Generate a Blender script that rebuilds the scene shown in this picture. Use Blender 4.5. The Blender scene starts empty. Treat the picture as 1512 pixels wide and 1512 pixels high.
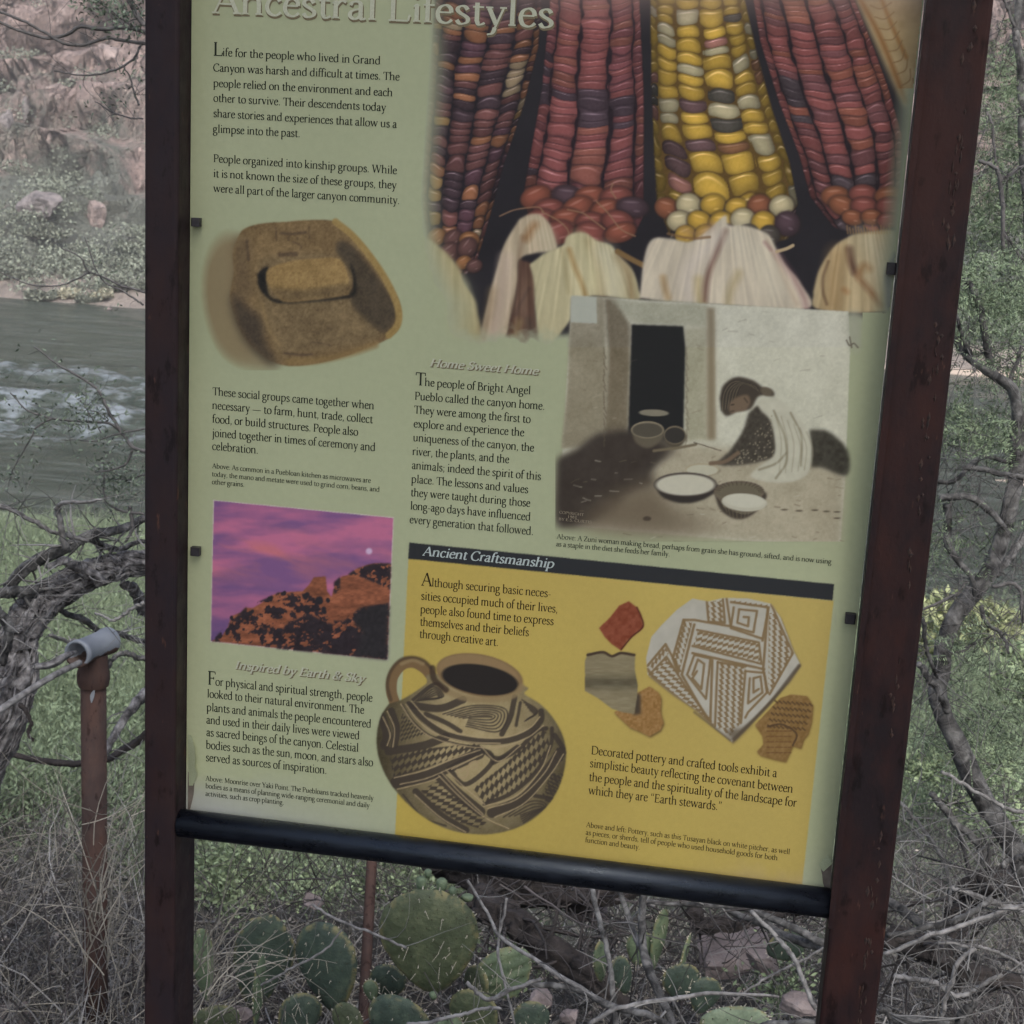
import bpy, bmesh, math, random
import numpy as np
from mathutils import Vector, Matrix
random.seed(7)
RNG = np.random.default_rng(11)
S = bpy.context.scene
COL = S.collection
rad = math.radians

# ------------------------------------------------------------------ camera, light, exposure
ZP = 0.95                                   # height of the panel's lower edge above the ground at the sign
CAM = np.array([0.5246, -1.29974, 0.61695 + ZP])
YAW, PIT, ROL, FPX = -0.169538, 0.218307, 0.054238, 2241.18
Fw = np.array([math.sin(YAW)*math.cos(PIT), math.cos(YAW)*math.cos(PIT), -math.sin(PIT)])
R0 = np.array([math.cos(YAW), -math.sin(YAW), 0.0])
U0 = np.cross(R0, Fw)
Rt = math.cos(ROL)*R0 + math.sin(ROL)*U0
Up = math.cos(ROL)*U0 - math.sin(ROL)*R0
cd = bpy.data.cameras.new('camera')
cam = bpy.data.objects.new('camera', cd)
COL.objects.link(cam)
cam.matrix_world = Matrix(((Rt[0], Up[0], -Fw[0], CAM[0]), (Rt[1], Up[1], -Fw[1], CAM[1]),
                           (Rt[2], Up[2], -Fw[2], CAM[2]), (0, 0, 0, 1)))
cd.sensor_width = 36
cd.lens = FPX/1512*36
cd.clip_start = 0.05
cd.clip_end = 2000
cd.dof.use_dof = True
cd.dof.focus_distance = 1.36
cd.dof.aperture_fstop = 32
S.camera = cam

SUN_EL, SUN_AZ = 52, 160                     # behind the viewer, veiled: soft light without hard shadows
world = bpy.data.worlds.new('World')
S.world = world
world.use_nodes = True
wn = world.node_tree
bg = wn.nodes['Background']
sky = wn.nodes.new('ShaderNodeTexSky')
sky.sky_type = 'NISHITA'
sky.sun_disc = False
sky.sun_elevation = rad(SUN_EL)
sky.sun_rotation = rad(SUN_AZ)
sky.air_density = 1.0
sky.dust_density = 4.0
wn.links.new(sky.outputs[0], bg.inputs[0])
bg.inputs[1].default_value = 0.10
sl = bpy.data.lights.new('sun', 'SUN')
sl.energy = 1.5
sl.angle = rad(28)
sl.color = (1.0, 0.96, 0.9)
sun = bpy.data.objects.new('sun', sl)
COL.objects.link(sun)
_d = Vector((math.sin(rad(SUN_AZ))*math.cos(rad(SUN_EL)), math.cos(rad(SUN_AZ))*math.cos(rad(SUN_EL)), math.sin(rad(SUN_EL))))
sun.rotation_euler = _d.to_track_quat('Z', 'Y').to_euler()
S.view_settings.view_transform = 'Standard'
S.view_settings.look = 'None'
S.view_settings.exposure = 1.2
S.view_settings.gamma = 1
S.view_settings.use_curve_mapping = False
S.cycles.max_bounces = 5
HAZE = 0.0015
S.cycles.transparent_max_bounces = 6

# ------------------------------------------------------------------ survey helpers
def ray(px, py):
    return Fw + (px-756)/FPX*Rt - (py-756)/FPX*Up
def at(px, py, y):
    """the point of the upright plane y=const that is seen at this place of the photograph"""
    d = ray(px, py)
    return CAM + d*(y-CAM[1])/d[1]
def at_many(px, py, y):
    px = np.asarray(px, float); py = np.asarray(py, float)
    d = Fw + ((px-756)/FPX)[..., None]*Rt - ((py-756)/FPX)[..., None]*Up
    return CAM + d*((y-CAM[1])/d[..., 1])[..., None]
def size_at(npx, y):
    """metres covered by npx pixels near that plane"""
    return npx*(y-CAM[1])/FPX/math.cos(PIT)

# ------------------------------------------------------------------ object helpers
def tag(o, label=None, cat=None, group=None, kind=None):
    if label: o['label'] = label
    if cat: o['category'] = cat
    if group: o['group'] = group
    if kind: o['kind'] = kind
    return o
def thing(name, label, cat, loc=(0, 0, 0), group=None):
    o = bpy.data.objects.new(name, None)
    COL.objects.link(o)
    o.location = loc
    o.empty_display_size = 0.1
    return tag(o, label, cat, group)
def link_mesh(name, me, mat=None, parent=None, smooth=False):
    o = bpy.data.objects.new(name, me)
    COL.objects.link(o)
    if mat is not None:
        me.materials.append(mat)
    if smooth:
        me.polygons.foreach_set('use_smooth', [True]*len(me.polygons))
    if parent is not None:
        o.parent = parent
        o.matrix_parent_inverse = Matrix.Translation(-root_loc(parent))
    return o
def root_loc(p):
    v = Vector((0, 0, 0))
    q = p
    # parts are written in world coordinates; their parents' placement is taken off again
    while q is not None:
        if q.type == 'EMPTY':
            v = v + q.location
        q = q.parent if q.type != 'EMPTY' else None
        if q is not None and q.type == 'EMPTY':
            return Vector((0, 0, 0))
    return v
class MB:
    def __init__(s):
        s.v = []; s.f = []; s.n = 0
    def add(s, v, f):
        v = np.asarray(v, float).reshape(-1, 3)
        s.v.append(v)
        for q in f:
            s.f.append(tuple(int(i)+s.n for i in q))
        s.n += len(v)
    def addarr(s, v, f):
        v = np.asarray(v, float).reshape(-1, 3)
        s.v.append(v)
        s.f.extend((np.asarray(f)+s.n).tolist())
        s.n += len(v)
    def box(s, x0, x1, y0, y1, z0, z1, bev=0.0):
        if bev <= 0:
            v = [(x, y, z) for z in (z0, z1) for y in (y0, y1) for x in (x0, x1)]
            s.add(v, [(0, 2, 3, 1), (4, 5, 7, 6), (0, 1, 5, 4), (2, 6, 7, 3), (0, 4, 6, 2), (1, 3, 7, 5)])
        else:
            b = bev
            # upright edges rounded
            prof = []
            for cx, cy, a0 in ((x1-b, y1-b, 0), (x0+b, y1-b, 90), (x0+b, y0+b, 180), (x1-b, y0+b, 270)):
                for k in range(4):
                    a = rad(a0+30*k)
                    prof.append((cx+b*math.cos(a), cy+b*math.sin(a)))
            n = len(prof)
            v = [(x, y, z0) for x, y in prof]+[(x, y, z1) for x, y in prof]
            f = [(i, (i+1) % n, n+(i+1) % n, n+i) for i in range(n)]
            f.append(tuple(range(n-1, -1, -1))); f.append(tuple(range(n, 2*n)))
            s.add(v, f)
    def tube(s, pts, r, sides=8, ridge=0, ridges=5, twist=0.0, cap=True, jit=0.0, seed=0):
        P = np.asarray(pts, float)
        n = len(P)
        rr = np.full(n, r, float) if np.isscalar(r) else np.interp(np.linspace(0, 1, n), np.linspace(0, 1, len(r)), r)
        T = np.gradient(P, axis=0)
        T /= np.linalg.norm(T, axis=1)[:, None]+1e-12
        a = np.array([0, 0, 1.0]) if abs(T[0][2]) < .9 else np.array([1.0, 0, 0])
        N = np.cross(T[0], a); N /= np.linalg.norm(N)
        V = np.zeros((n, sides, 3))
        rg = np.random.default_rng(seed+n)
        th = np.arange(sides)/sides*2*math.pi
        L = np.concatenate([[0], np.cumsum(np.linalg.norm(np.diff(P, axis=0), axis=1))])
        for i in range(n):
            N = N-T[i]*(N@T[i]); N /= np.linalg.norm(N)+1e-12
            B = np.cross(T[i], N)
            ri = rr[i]*np.ones(sides)
            if ridge:
                ri = ri*(1+ridge*np.sin(ridges*th+twist*L[i]+1.3*math.sin(L[i]*17+seed))+ridge*.6*np.sin((ridges*2+1)*th-twist*.7*L[i]+seed))
            if jit:
                ri = ri*(1+jit*rg.standard_normal(sides))
            V[i] = P[i]+ri[:, None]*(np.cos(th)[:, None]*N+np.sin(th)[:, None]*B)
        f = []
        base = s.n
        idx = np.arange(n*sides).reshape(n, sides)
        a0 = idx[:-1]; a1 = idx[1:]
        q = np.stack([a0, np.roll(a0, -1, 1), np.roll(a1, -1, 1), a1], -1).reshape(-1, 4)
        s.v.append(V.reshape(-1, 3))
        s.f.extend((q+base).tolist())
        if cap:
            s.f.append(tuple((base+idx[0][::-1]).tolist()))
            s.f.append(tuple((base+idx[-1]).tolist()))
        s.n += n*sides
    def mesh(s, name):
        me = bpy.data.meshes.new(name)
        v = np.concatenate(s.v) if s.v else np.zeros((0, 3))
        me.from_pydata(v.tolist(), [], s.f)
        me.update()
        return me
    def build(s, name, mat, parent=None, smooth=False):
        return link_mesh(name, s.mesh(name), mat, parent, smooth)
def quads_mesh(name, V, Q):
    """fast mesh from arrays of vertices and quads"""
    me = bpy.data.meshes.new(name)
    V = np.asarray(V, np.float32); Q = np.asarray(Q, np.int32)
    k = Q.shape[1]
    me.vertices.add(len(V)); me.vertices.foreach_set('co', V.ravel())
    me.loops.add(Q.size); me.loops.foreach_set('vertex_index', Q.ravel())
    me.polygons.add(len(Q))
    me.polygons.foreach_set('loop_start', np.arange(0, Q.size, k, dtype=np.int32))
    me.polygons.foreach_set('loop_total', np.full(len(Q), k, np.int32))
    me.update(calc_edges=True)
    return me
def spline(pts, n=40):
    """smooth curve through the points"""
    P = np.asarray(pts, float)
    if len(P) < 3:
        t = np.linspace(0, 1, n)[:, None]
        return P[0]*(1-t)+P[-1]*t
    P = np.vstack([2*P[0]-P[1], P, 2*P[-1]-P[-2]])
    m = len(P)-3
    out = []
    for k in range(n):
        u = k/(n-1)*m
        i = min(int(u), m-1); t = u-i
        p0, p1, p2, p3 = P[i:i+4]
        out.append(.5*((2*p1)+(-p0+p2)*t+(2*p0-5*p1+4*p2-p3)*t*t+(-p0+3*p1-3*p2+p3)*t**3))
    return np.array(out)

# ------------------------------------------------------------------ value noise in numpy
_perm = RNG.random((256, 256))
def vnoise(x, y):
    x = np.asarray(x, float); y = np.asarray(y, float)
    xi = np.floor(x).astype(int); yi = np.floor(y).astype(int)
    fx = x-xi; fy = y-yi
    fx = fx*fx*(3-2*fx); fy = fy*fy*(3-2*fy)
    g = lambda a, b: _perm[a & 255, b & 255]
    return (g(xi, yi)*(1-fx)+g(xi+1, yi)*fx)*(1-fy)+(g(xi, yi+1)*(1-fx)+g(xi+1, yi+1)*fx)*fy
def fbm(x, y, o=4):
    s = 0; a = .5; t = 0
    for k in range(o):
        s = s+a*vnoise(x*2**k+17*k, y*2**k+31*k); t += a; a *= .5
    return s/t
def hsh(a, b, c=0):
    """repeatable random number per whole-number pair"""
    return _perm[(np.asarray(a).astype(int)*7+c*13) & 255, (np.asarray(b).astype(int)*5+c*29) & 255]

# ------------------------------------------------------------------ materials
def lin(c):
    c = np.asarray(c, float)/255
    return np.where(c <= .04045, c/12.92, ((c+.055)/1.055)**2.4)
def nodes(m):
    m.use_nodes = True
    nt = m.node_tree
    return nt, nt.nodes['Principled BSDF']
def add_noise(nt, scale, detail=5, coords='Object', stretch=None, rough=.6, dist=0):
    tc = nt.nodes.new('ShaderNodeTexCoord')
    n = nt.nodes.new('ShaderNodeTexNoise')
    n.inputs['Scale'].default_value = scale
    n.inputs['Detail'].default_value = detail
    n.inputs['Roughness'].default_value = rough
    n.inputs['Distortion'].default_value = dist
    if stretch:
        mp = nt.nodes.new('ShaderNodeMapping')
        mp.inputs['Scale'].default_value = stretch
        nt.links.new(tc.outputs[coords], mp.inputs['Vector'])
        nt.links.new(mp.outputs[0], n.inputs['Vector'])
    else:
        nt.links.new(tc.outputs[coords], n.inputs['Vector'])
    return n
def ramp(nt, src, stops):
    r = nt.nodes.new('ShaderNodeValToRGB')
    e = r.color_ramp.elements
    while len(e) < len(stops):
        e.new(.5)
    for k, (p, c) in enumerate(stops):
        e[k].position = p
        e[k].color = (*c, 1)
    nt.links.new(src, r.inputs[0])
    return r
def mix(nt, fac, a, b, mode='MIX'):
    m = nt.nodes.new('ShaderNodeMix')
    m.data_type = 'RGBA'
    m.blend_type = mode
    for sock, val in ((m.inputs[0], fac), (m.inputs[6], a), (m.inputs[7], b)):
        if hasattr(val, 'default_value') or hasattr(val, 'is_linked'):
            nt.links.new(val, sock)
        else:
            sock.default_value = val if np.isscalar(val) else (*val, 1)
    return m.outputs[2]
def bump(nt, bs, src, strength=.3, dist=.01):
    b = nt.nodes.new('ShaderNodeBump')
    b.inputs['Strength'].default_value = strength
    b.inputs['Distance'].default_value = dist
    nt.links.new(src, b.inputs['Height'])
    if bs.inputs['Normal'].is_linked:
        nt.links.new(bs.inputs['Normal'].links[0].from_socket, b.inputs['Normal'])
    nt.links.new(b.outputs[0], bs.inputs['Normal'])
def mat_noise(name, stops, scale=8, rough=.8, bumps=.3, bdist=.004, stretch=None, detail=6, dist=0, per_object=0.0, bscale=None):
    m = bpy.data.materials.new(name)
    nt, bs = nodes(m)
    n = add_noise(nt, scale, detail, stretch=stretch, dist=dist)
    r = ramp(nt, n.outputs[0], stops)
    out = r.outputs[0]
    if per_object:
        oi = nt.nodes.new('ShaderNodeObjectInfo')
        rr = ramp(nt, oi.outputs['Random'], [(0, (1-per_object,)*3), (1, (1+per_object*.6,)*3)])
        out = mix(nt, 1.0, out, rr.outputs[0], 'MULTIPLY')
    nt.links.new(out, bs.inputs['Base Color'])
    bs.inputs['Roughness'].default_value = rough
    if bumps:
        n2 = add_noise(nt, bscale or scale*3, 6, stretch=stretch)
        bump(nt, bs, n2.outputs[0], bumps, bdist)
    return m
def island_vary(m, lo=.6, hi=1.3, hue=None):
    """each loose piece of the mesh a little lighter or darker"""
    nt, bs = m.node_tree, m.node_tree.nodes['Principled BSDF']
    g = nt.nodes.new('ShaderNodeNewGeometry')
    r = ramp(nt, g.outputs['Random Per Island'], [(0, (lo,)*3), (.5, (1, 1, 1) if hue is None else hue), (1, (hi,)*3)])
    src = bs.inputs['Base Color'].links[0].from_socket
    nt.links.new(mix(nt, 1.0, src, r.outputs[0], 'MULTIPLY'), bs.inputs['Base Color'])
    return m

# ------------------------------------------------------------------ what is printed on the panel
# colours below are those of the print; KP is the share of light that falls on an upright face here
KP = 0.67
CW = 1512
CY0 = -170                                 # the print goes on above the picture's upper edge
class Canvas:
    def __init__(s):
        yy, xx = np.mgrid[CY0:CW, 0:CW].astype(float)
        s.X, s.Y = xx, yy
        g = np.array([141., 147., 119.])
        a = np.zeros((CW-CY0, CW, 3))+g
        a += (np.clip((yy-200)/1000, 0, 1)*3)[..., None]*np.array([1, 1, .35])
        a += ((fbm(xx/230, yy/230, 3)-.5)*9)[..., None]
        # greyer strip along the lower edge, strongest at the left
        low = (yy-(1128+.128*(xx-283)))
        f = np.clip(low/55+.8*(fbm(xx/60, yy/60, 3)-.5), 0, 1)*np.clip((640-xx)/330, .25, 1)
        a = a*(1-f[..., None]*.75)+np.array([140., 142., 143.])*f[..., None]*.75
        s.a = a
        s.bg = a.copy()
    def box(s, x0, y0, x1, y1):
        x0 = max(int(x0), 0); y0 = max(int(y0), CY0); x1 = min(int(x1)+1, CW); y1 = min(int(y1)+1, CW)
        return slice(y0-CY0, y1-CY0), slice(x0, x1)
    def put(s, sl, m, col):
        col = np.asarray(col, float)
        s.a[sl] = s.a[sl]*(1-m[..., None])+col*m[..., None]
    def pmask(s, pts, soft=.6, pad=None):
        P = np.asarray(pts, float)
        pad = 3+int(soft*3) if pad is None else pad
        sl = s.box(P[:, 0].min()-pad, P[:, 1].min()-pad, P[:, 0].max()+pad, P[:, 1].max()+pad)
        m = np.zeros(s.X[sl].shape)
        for dx, dy in ((-.25, -.25), (.25, -.25), (-.25, .25), (.25, .25)):
            X = s.X[sl]+dx; Y = s.Y[sl]+dy
            ins = np.zeros(X.shape, bool)
            for (xa, ya), (xb, yb) in zip(P, np.roll(P, -1, 0)):
                if ya == yb: continue
                c = (ya > Y) != (yb > Y)
                ins ^= c & (X < (xb-xa)*(Y-ya)/(yb-ya)+xa)
            m += ins*.25
        return sl, blur(m, soft)
    def poly(s, pts, col, soft=.6, alpha=1.0, smooth=False, n=80, tex=None):
        if smooth:
            Q = np.vstack([pts, pts[:1]])
            pts = spline(Q, n)
        sl, m = s.pmask(pts, soft)
        if tex is not None:
            col = tex(s.X[sl], s.Y[sl], np.asarray(col, float))
        s.put(sl, m*alpha, col)
    def line(s, pts, w, col, soft=.7, alpha=1.0, smooth=True, n=None):
        P = np.asarray(pts, float)
        if smooth and len(P) > 2:
            P = spline(P, n or len(P)*6)
        sl = s.box(P[:, 0].min()-w-3, P[:, 1].min()-w-3, P[:, 0].max()+w+3, P[:, 1].max()+w+3)
        X, Y = s.X[sl], s.Y[sl]
        d = np.full(X.shape, 1e9)
        for (xa, ya), (xb, yb) in zip(P[:-1], P[1:]):
            dx, dy = xb-xa, yb-ya
            t = np.clip(((X-xa)*dx+(Y-ya)*dy)/(dx*dx+dy*dy+1e-9), 0, 1)
            d = np.minimum(d, (X-xa-t*dx)**2+(Y-ya-t*dy)**2)
        m = np.clip((w/2-np.sqrt(d))/soft+.5, 0, 1)
        s.put(sl, m*alpha, col)
    def ell(s, cx, cy, rx, ry, col, ang=0, soft=.1, alpha=1.0):
        r = max(rx, ry)*1.6+4
        sl = s.box(cx-r, cy-r, cx+r, cy+r)
        X = s.X[sl]-cx; Y = s.Y[sl]-cy
        c, q = math.cos(rad(ang)), math.sin(rad(ang))
        u = (X*c+Y*q)/rx; v = (-X*q+Y*c)/ry
        d = np.sqrt(u*u+v*v)
        s.put(sl, np.clip((1-d)/max(soft, 1.0/min(rx, ry))+.5, 0, 1)*alpha, col)
def blur(m, s):
    if s <= .05: return m
    k = max(1, int(math.ceil(s*2.5)))
    w = np.exp(-.5*(np.arange(-k, k+1)/s)**2); w /= w.sum()
    for ax in (0, 1):
        p = np.pad(m, [(k, k) if i == ax else (0, 0) for i in range(2)], mode='edge')
        o = 0
        for i, wi in enumerate(w):
            o = o+wi*(p[i:i+m.shape[0]] if ax == 0 else p[:, i:i+m.shape[1]])
        m = o
    return m
def ZM(ox, oy, sc, flat):
    """a list x y x y ... read off an enlargement, as print coordinates"""
    a = np.array(flat, float).reshape(-1, 2)
    return np.stack([ox+a[:, 0]*sc, oy+a[:, 1]*sc], 1)
def TEX(amp, sc, tint=(1, 1, 1)):
    return lambda X, Y, c: c+((fbm(X/sc, Y/sc, 4)-.5)*2*amp)[..., None]*np.array(tint, float)
cv = Canvas()

def zig(M, poly, p0, p1, across, tooth, col, amp=.55, alpha=.9, duty=.5, soft=.18):
    """interlocking saw-toothed stripes inside a patch, running from p0 to p1"""
    pts = M(*poly); a = M(*p0)[0]; b = M(*p1)[0]
    d = (b-a)/np.linalg.norm(b-a); n = np.array([-d[1], d[0]])
    sl, m = cv.pmask(pts, .5)
    X, Y = cv.X[sl]-a[0], cv.Y[sl]-a[1]
    al = (X*d[0]+Y*d[1])/tooth; ac = (X*n[0]+Y*n[1])/across
    saw = al-np.floor(al)
    f = ac+amp*saw; f = f-np.floor(f)
    w = np.clip((duty-np.abs(f-.5)*2)/soft+.5, 0, 1)
    cv.put(sl, m*w*alpha, col)
# --- corn
def cob(Lf, Rt_, yend, cols, lens, pal, seed, gap=(30, 26, 32), hl=45, runs=.55, flat=1.0):
    """Lf, Rt_: outline [(x,y)...] left and right; kernels in cols rows"""
    Lf = np.array(Lf, float); Rt_ = np.array(Rt_, float)
    y0, y1 = CY0, yend
    sl = cv.box(min(Lf[:, 0].min(), Rt_[:, 0].min())-6, y0, max(Lf[:, 0].max(), Rt_[:, 0].max())+6, y1)
    X, Y = cv.X[sl], cv.Y[sl]
    l = np.interp(Y, Lf[:, 1], Lf[:, 0]); r = np.interp(Y, Rt_[:, 1], Rt_[:, 0])
    t = (X-l)/(r-l)*2-1
    inside = (t > -1) & (t < 1)
    th = np.arcsin(np.clip(t, -1, 1))/math.pi+.5
    u = th*cols
    # rows bow downward as the cob is round, kernels grow towards the near end
    yb = Y-(14*(1-np.clip(t, -1, 1)**2))+14
    ysamp = np.arange(-240, 640)
    ln = np.interp(ysamp, [-40, yend*.45, yend*.75, yend], lens)
    acc = np.cumsum(1/ln)
    v = np.interp(yb, ysamp, acc)
    u = u+.34*(vnoise(v*.16, u*0+seed)-.5)+.10*(vnoise(v*.9, np.floor(u)*2.3+seed)-.5)
    ui = np.floor(u).astype(int)
    ui = np.clip(ui, 0, cols-1)
    uo = (u-ui-.5)*(1+.16*(vnoise(v*.9, ui*7.7+seed)-.5)*2)
    v2 = v+hsh(ui, ui*0+seed, 1)*3+1.3*(vnoise(v*.42, ui*3.1+seed)-.5)+.45*(vnoise(v*1.1, ui*5.3+seed)-.5)+.10*np.sin(u*5+v*.7)
    vi = np.floor(v2).astype(int)
    vo = v2-vi-.5
    # colour by runs down a row
    run = np.floor((vi+.5)*runs*.5+hsh(ui, ui*0, seed)*9).astype(int)
    k1 = hsh(ui*11+run*3, run*7+ui, seed)
    k2 = hsh(ui*5+vi*3, vi+ui*9, seed+3)
    pick = np.where(k2 < .55, k1, k2*1.7 % 1)
    pc = np.array([p[0] for p in pal], float); cc = np.array([p[1] for p in pal], float)*1.03
    cum = np.cumsum(pc)/pc.sum()
    idx = np.searchsorted(cum, np.clip(pick, 0, .9999))
    base = cc[idx]
    base = base*(0.9+.2*hsh(ui*3+vi, vi*5+ui, seed+7))[..., None]
    au = np.abs(uo)*2; av = np.abs(vo)*2
    d = au**4.0+av**3.2
    shade = np.clip(1.08-.42*au**2.4-.34*av**2.2, .1, 1.2)
    shade *= (1-.55*np.abs(np.clip(t, -1, 1))**3)
    edge = np.clip((1.02-d)/.28, 0, 1)
    # close-set kernels: only a fine line between neighbours of a row, a deep gap between rows
    low_ = np.clip((Y-yend*.55)/(yend*.3), 0, 1)
    fl_ = flat*(1-low_*.6)
    bow = vo+.5*uo**2
    ln_ = np.exp(-((np.abs(((bow+.5) % 1)-.5)-.5)/.085)**2)*(.35+.5*hsh(ui*3, vi+4, seed))
    e2 = np.clip((.90-au**2.2)/.22, 0, 1)*(1-.75*ln_)
    edge = edge*(1-fl_)+e2*fl_
    shade = shade*(1-fl_)+np.clip(1.04-.34*au**2.6, .1, 1.2)*(1-.25*np.abs(np.clip(t, -1, 1))**3)*fl_
    c = base*shade[..., None]
    c = c*edge[..., None]+np.array(gap)[None, None]*(1-edge[..., None])
    # soft shine near the upper rim of each kernel
    sh = np.exp(-((vo+.29-.9*uo**2)/.055)**2)*np.exp(-((uo+.05)/.30)**2)*hl*1.5*(.5+hsh(ui+vi, vi*3, 9))
    c = c+(sh*edge)[..., None]*np.array([1, .92, .95])
    c += ((fbm(X/3, Y/3, 2)-.5)*10)[..., None]
    m = blur(inside.astype(float), .8)
    endm = np.clip((y1-10-Y+10*np.sqrt(np.clip(1-t*t, 0, 1)))/5, 0, 1)
    cv.put(sl, m*endm, c)
# dark depth between the cobs
bgsave = cv.a.copy()
cv.poly([(650, -165), (1240, -165), (1300, -5), (1345, 120), (1335, 420), (1320, 470), (1240, 462), (700, 505), (690, 420), (625, 340)], (33, 31, 35), soft=5, tex=TEX(5, 60))
orange = (122, 78, 52); dk = (58, 44, 49); br = (86, 54, 52); pk = (112, 74, 70)
# pale cob at the right edge
cv.poly([(1262, -5), (1372, -5), (1360, 150), (1337, 160), (1325, 138), (1290, 60)], (150, 128, 88), soft=4, tex=TEX(12, 18))
cv.line([(1268, -5), (1300, 55), (1330, 130), (1338, 150)], 7, (125, 88, 48), soft=6)
cv.line([(1300, -5), (1318, 40), (1338, 85)], 6, (133, 96, 52), soft=5)
for k in range(9):
    cv.line([(1285+k*6.5, 8+k*17), (1300+k*6.2, 13+k*15), (1316+k*4, 4+k*14)], 1.6, (118, 92, 58), soft=2)
cob([(643, 0), (634, 120), (628, 200), (622, 300), (640, 390)], [(800, 0), (795, 70), (775, 150), (742, 250), (718, 340), (700, 400)], 408, 6,
    (9, 13, 18, 25), [(2.6, dk), (2.6, br), (.45, (130, 98, 56)), (1.1, orange), (1.5, (72, 48, 55)), (1.4, (100, 62, 58)), (.3, (135, 116, 88))], 3, hl=40, flat=.35)
cob([(812, 0), (800, 130), (786, 210), (772, 290), (790, 350)], [(944, 0), (950, 120), (951, 220), (950, 320), (930, 362)], 362, 5,
    (9, 12, 16, 26), [(5, (118, 64, 62)), (2.4, (104, 58, 60)), (1, (64, 50, 57)), (3, (114, 66, 56))], 8, gap=(34, 24, 30), hl=36, runs=.35)
cob([(960, 0), (962, 130), (966, 230), (970, 300), (988, 345)], [(1100, 0), (1118, 80), (1140, 160), (1166, 240), (1178, 300), (1165, 352)], 362, 6,
    (15, 20, 25, 33), [(7, (168, 134, 46)), (1.8, (158, 148, 112)), (1.9, (70, 66, 58)), (1.2, (124, 84, 54)), (.8, (84, 62, 62)), (.5, (136, 90, 78))], 5, gap=(84, 62, 26), hl=42, runs=1.6, flat=.1)
cob([(1112, 0), (1122, 60), (1150, 150), (1180, 230), (1196, 290), (1238, 345)], [(1262, 0), (1290, 70), (1312, 130), (1332, 200), (1330, 270), (1318, 325)], 345, 6,
    (9, 12, 17, 26), [(5, (112, 60, 57)), (2.4, (94, 56, 57)), (1.6, (62, 52, 56)), (1.5, (118, 66, 52))], 12, gap=(30, 22, 27), hl=34, runs=.35)
# plump kernels round the roots of the cobs
def bead(x, y, rx, ry, c, a=0):
    c = np.array(c, float)
    cv.ell(x, y+1, rx*1.1, ry*1.12, (36, 28, 28), ang=a, soft=.3, alpha=.75)
    cv.ell(x, y, rx, ry, c*.72, ang=a, soft=.2)
    cv.ell(x-rx*.06, y-ry*.1, rx*.82, ry*.8, c*.92, ang=a, soft=.5)
    cv.ell(x-rx*.1, y-ry*.2, rx*.5, ry*.45, c*1.08, ang=a, soft=.9)
    cv.ell(x-rx*.1, y-ry*.5, rx*.42, ry*.1, c+44, ang=a-4, soft=.9, alpha=.6)
    cv.ell(x+rx*.25, y+ry*.4, rx*.2, ry*.1, c+40, ang=a, soft=.9, alpha=.5)
YE = (170, 134, 46); CR = (164, 152, 114); PU = (70, 52, 58); BK = (66, 60, 54); RD = (116, 62, 54); OR = (122, 72, 48)
rb = np.random.default_rng(12)
for row, (y, xs_, xe_, n_, r_b) in enumerate(((306, 972, 1176, 6, 18), (328, 982, 1172, 6, 18), (346, 1000, 1155, 5, 15))):
    for k in range(n_):
        x = xs_+(k+.5+.25*(row % 2)-.12)*(xe_-xs_)/n_+rb.normal()*1.5
        q = rb.random()
        bead(x, y+rb.normal()*2, r_b*1.02, r_b*(.82+.2*rb.random()), YE if q < .6 else (CR if q < .68 else (BK if q < .76 else (PU if q < .93 else OR))), rb.normal()*12)
for row, (y, xs_, xe_, n_, r_b) in enumerate(((290, 784, 944, 4, 21), (308, 784, 944, 4, 21), (327, 788, 940, 4, 21), (344, 800, 928, 3, 21))):
    for k in range(n_):
        x = xs_+(k+.5+.4*(row % 2)-.2)*(xe_-xs_)/n_+rb.normal()*2.5
        q = rb.random()
        bead(x, y+rb.normal()*2.5, r_b*1.12, r_b*(.66+.2*rb.random()), RD if q < .55 else ((122, 66, 50) if q < .86 else PU), rb.normal()*14)
for row, (y, xs_, xe_, n_, r_b) in enumerate(((352, 632, 706, 3, 15), (370, 648, 704, 2, 16), (392, 672, 706, 2, 12))):
    for k in range(n_):
        x = xs_+(k+.5)*(xe_-xs_)/n_+rb.normal()*2
        q = rb.random()
        bead(x, y+rb.normal()*2, r_b, r_b*.8, (86, 58, 54) if q < .45 else ((128, 84, 50) if q < .75 else (64, 50, 52)), rb.normal()*20-15)
for row, (y, xs_, xe_, n_, r_b) in enumerate(((288, 1214, 1332, 3, 21), (306, 1228, 1330, 3, 20), (322, 1246, 1324, 3, 16))):
    for k in range(n_):
        x = xs_+(k+.5)*(xe_-xs_)/n_+rb.normal()*2
        q = rb.random()
        bead(x, y+rb.normal()*2, r_b, r_b*.72, OR if q < .55 else ((66, 50, 52) if q < .8 else RD), rb.normal()*14)
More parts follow.
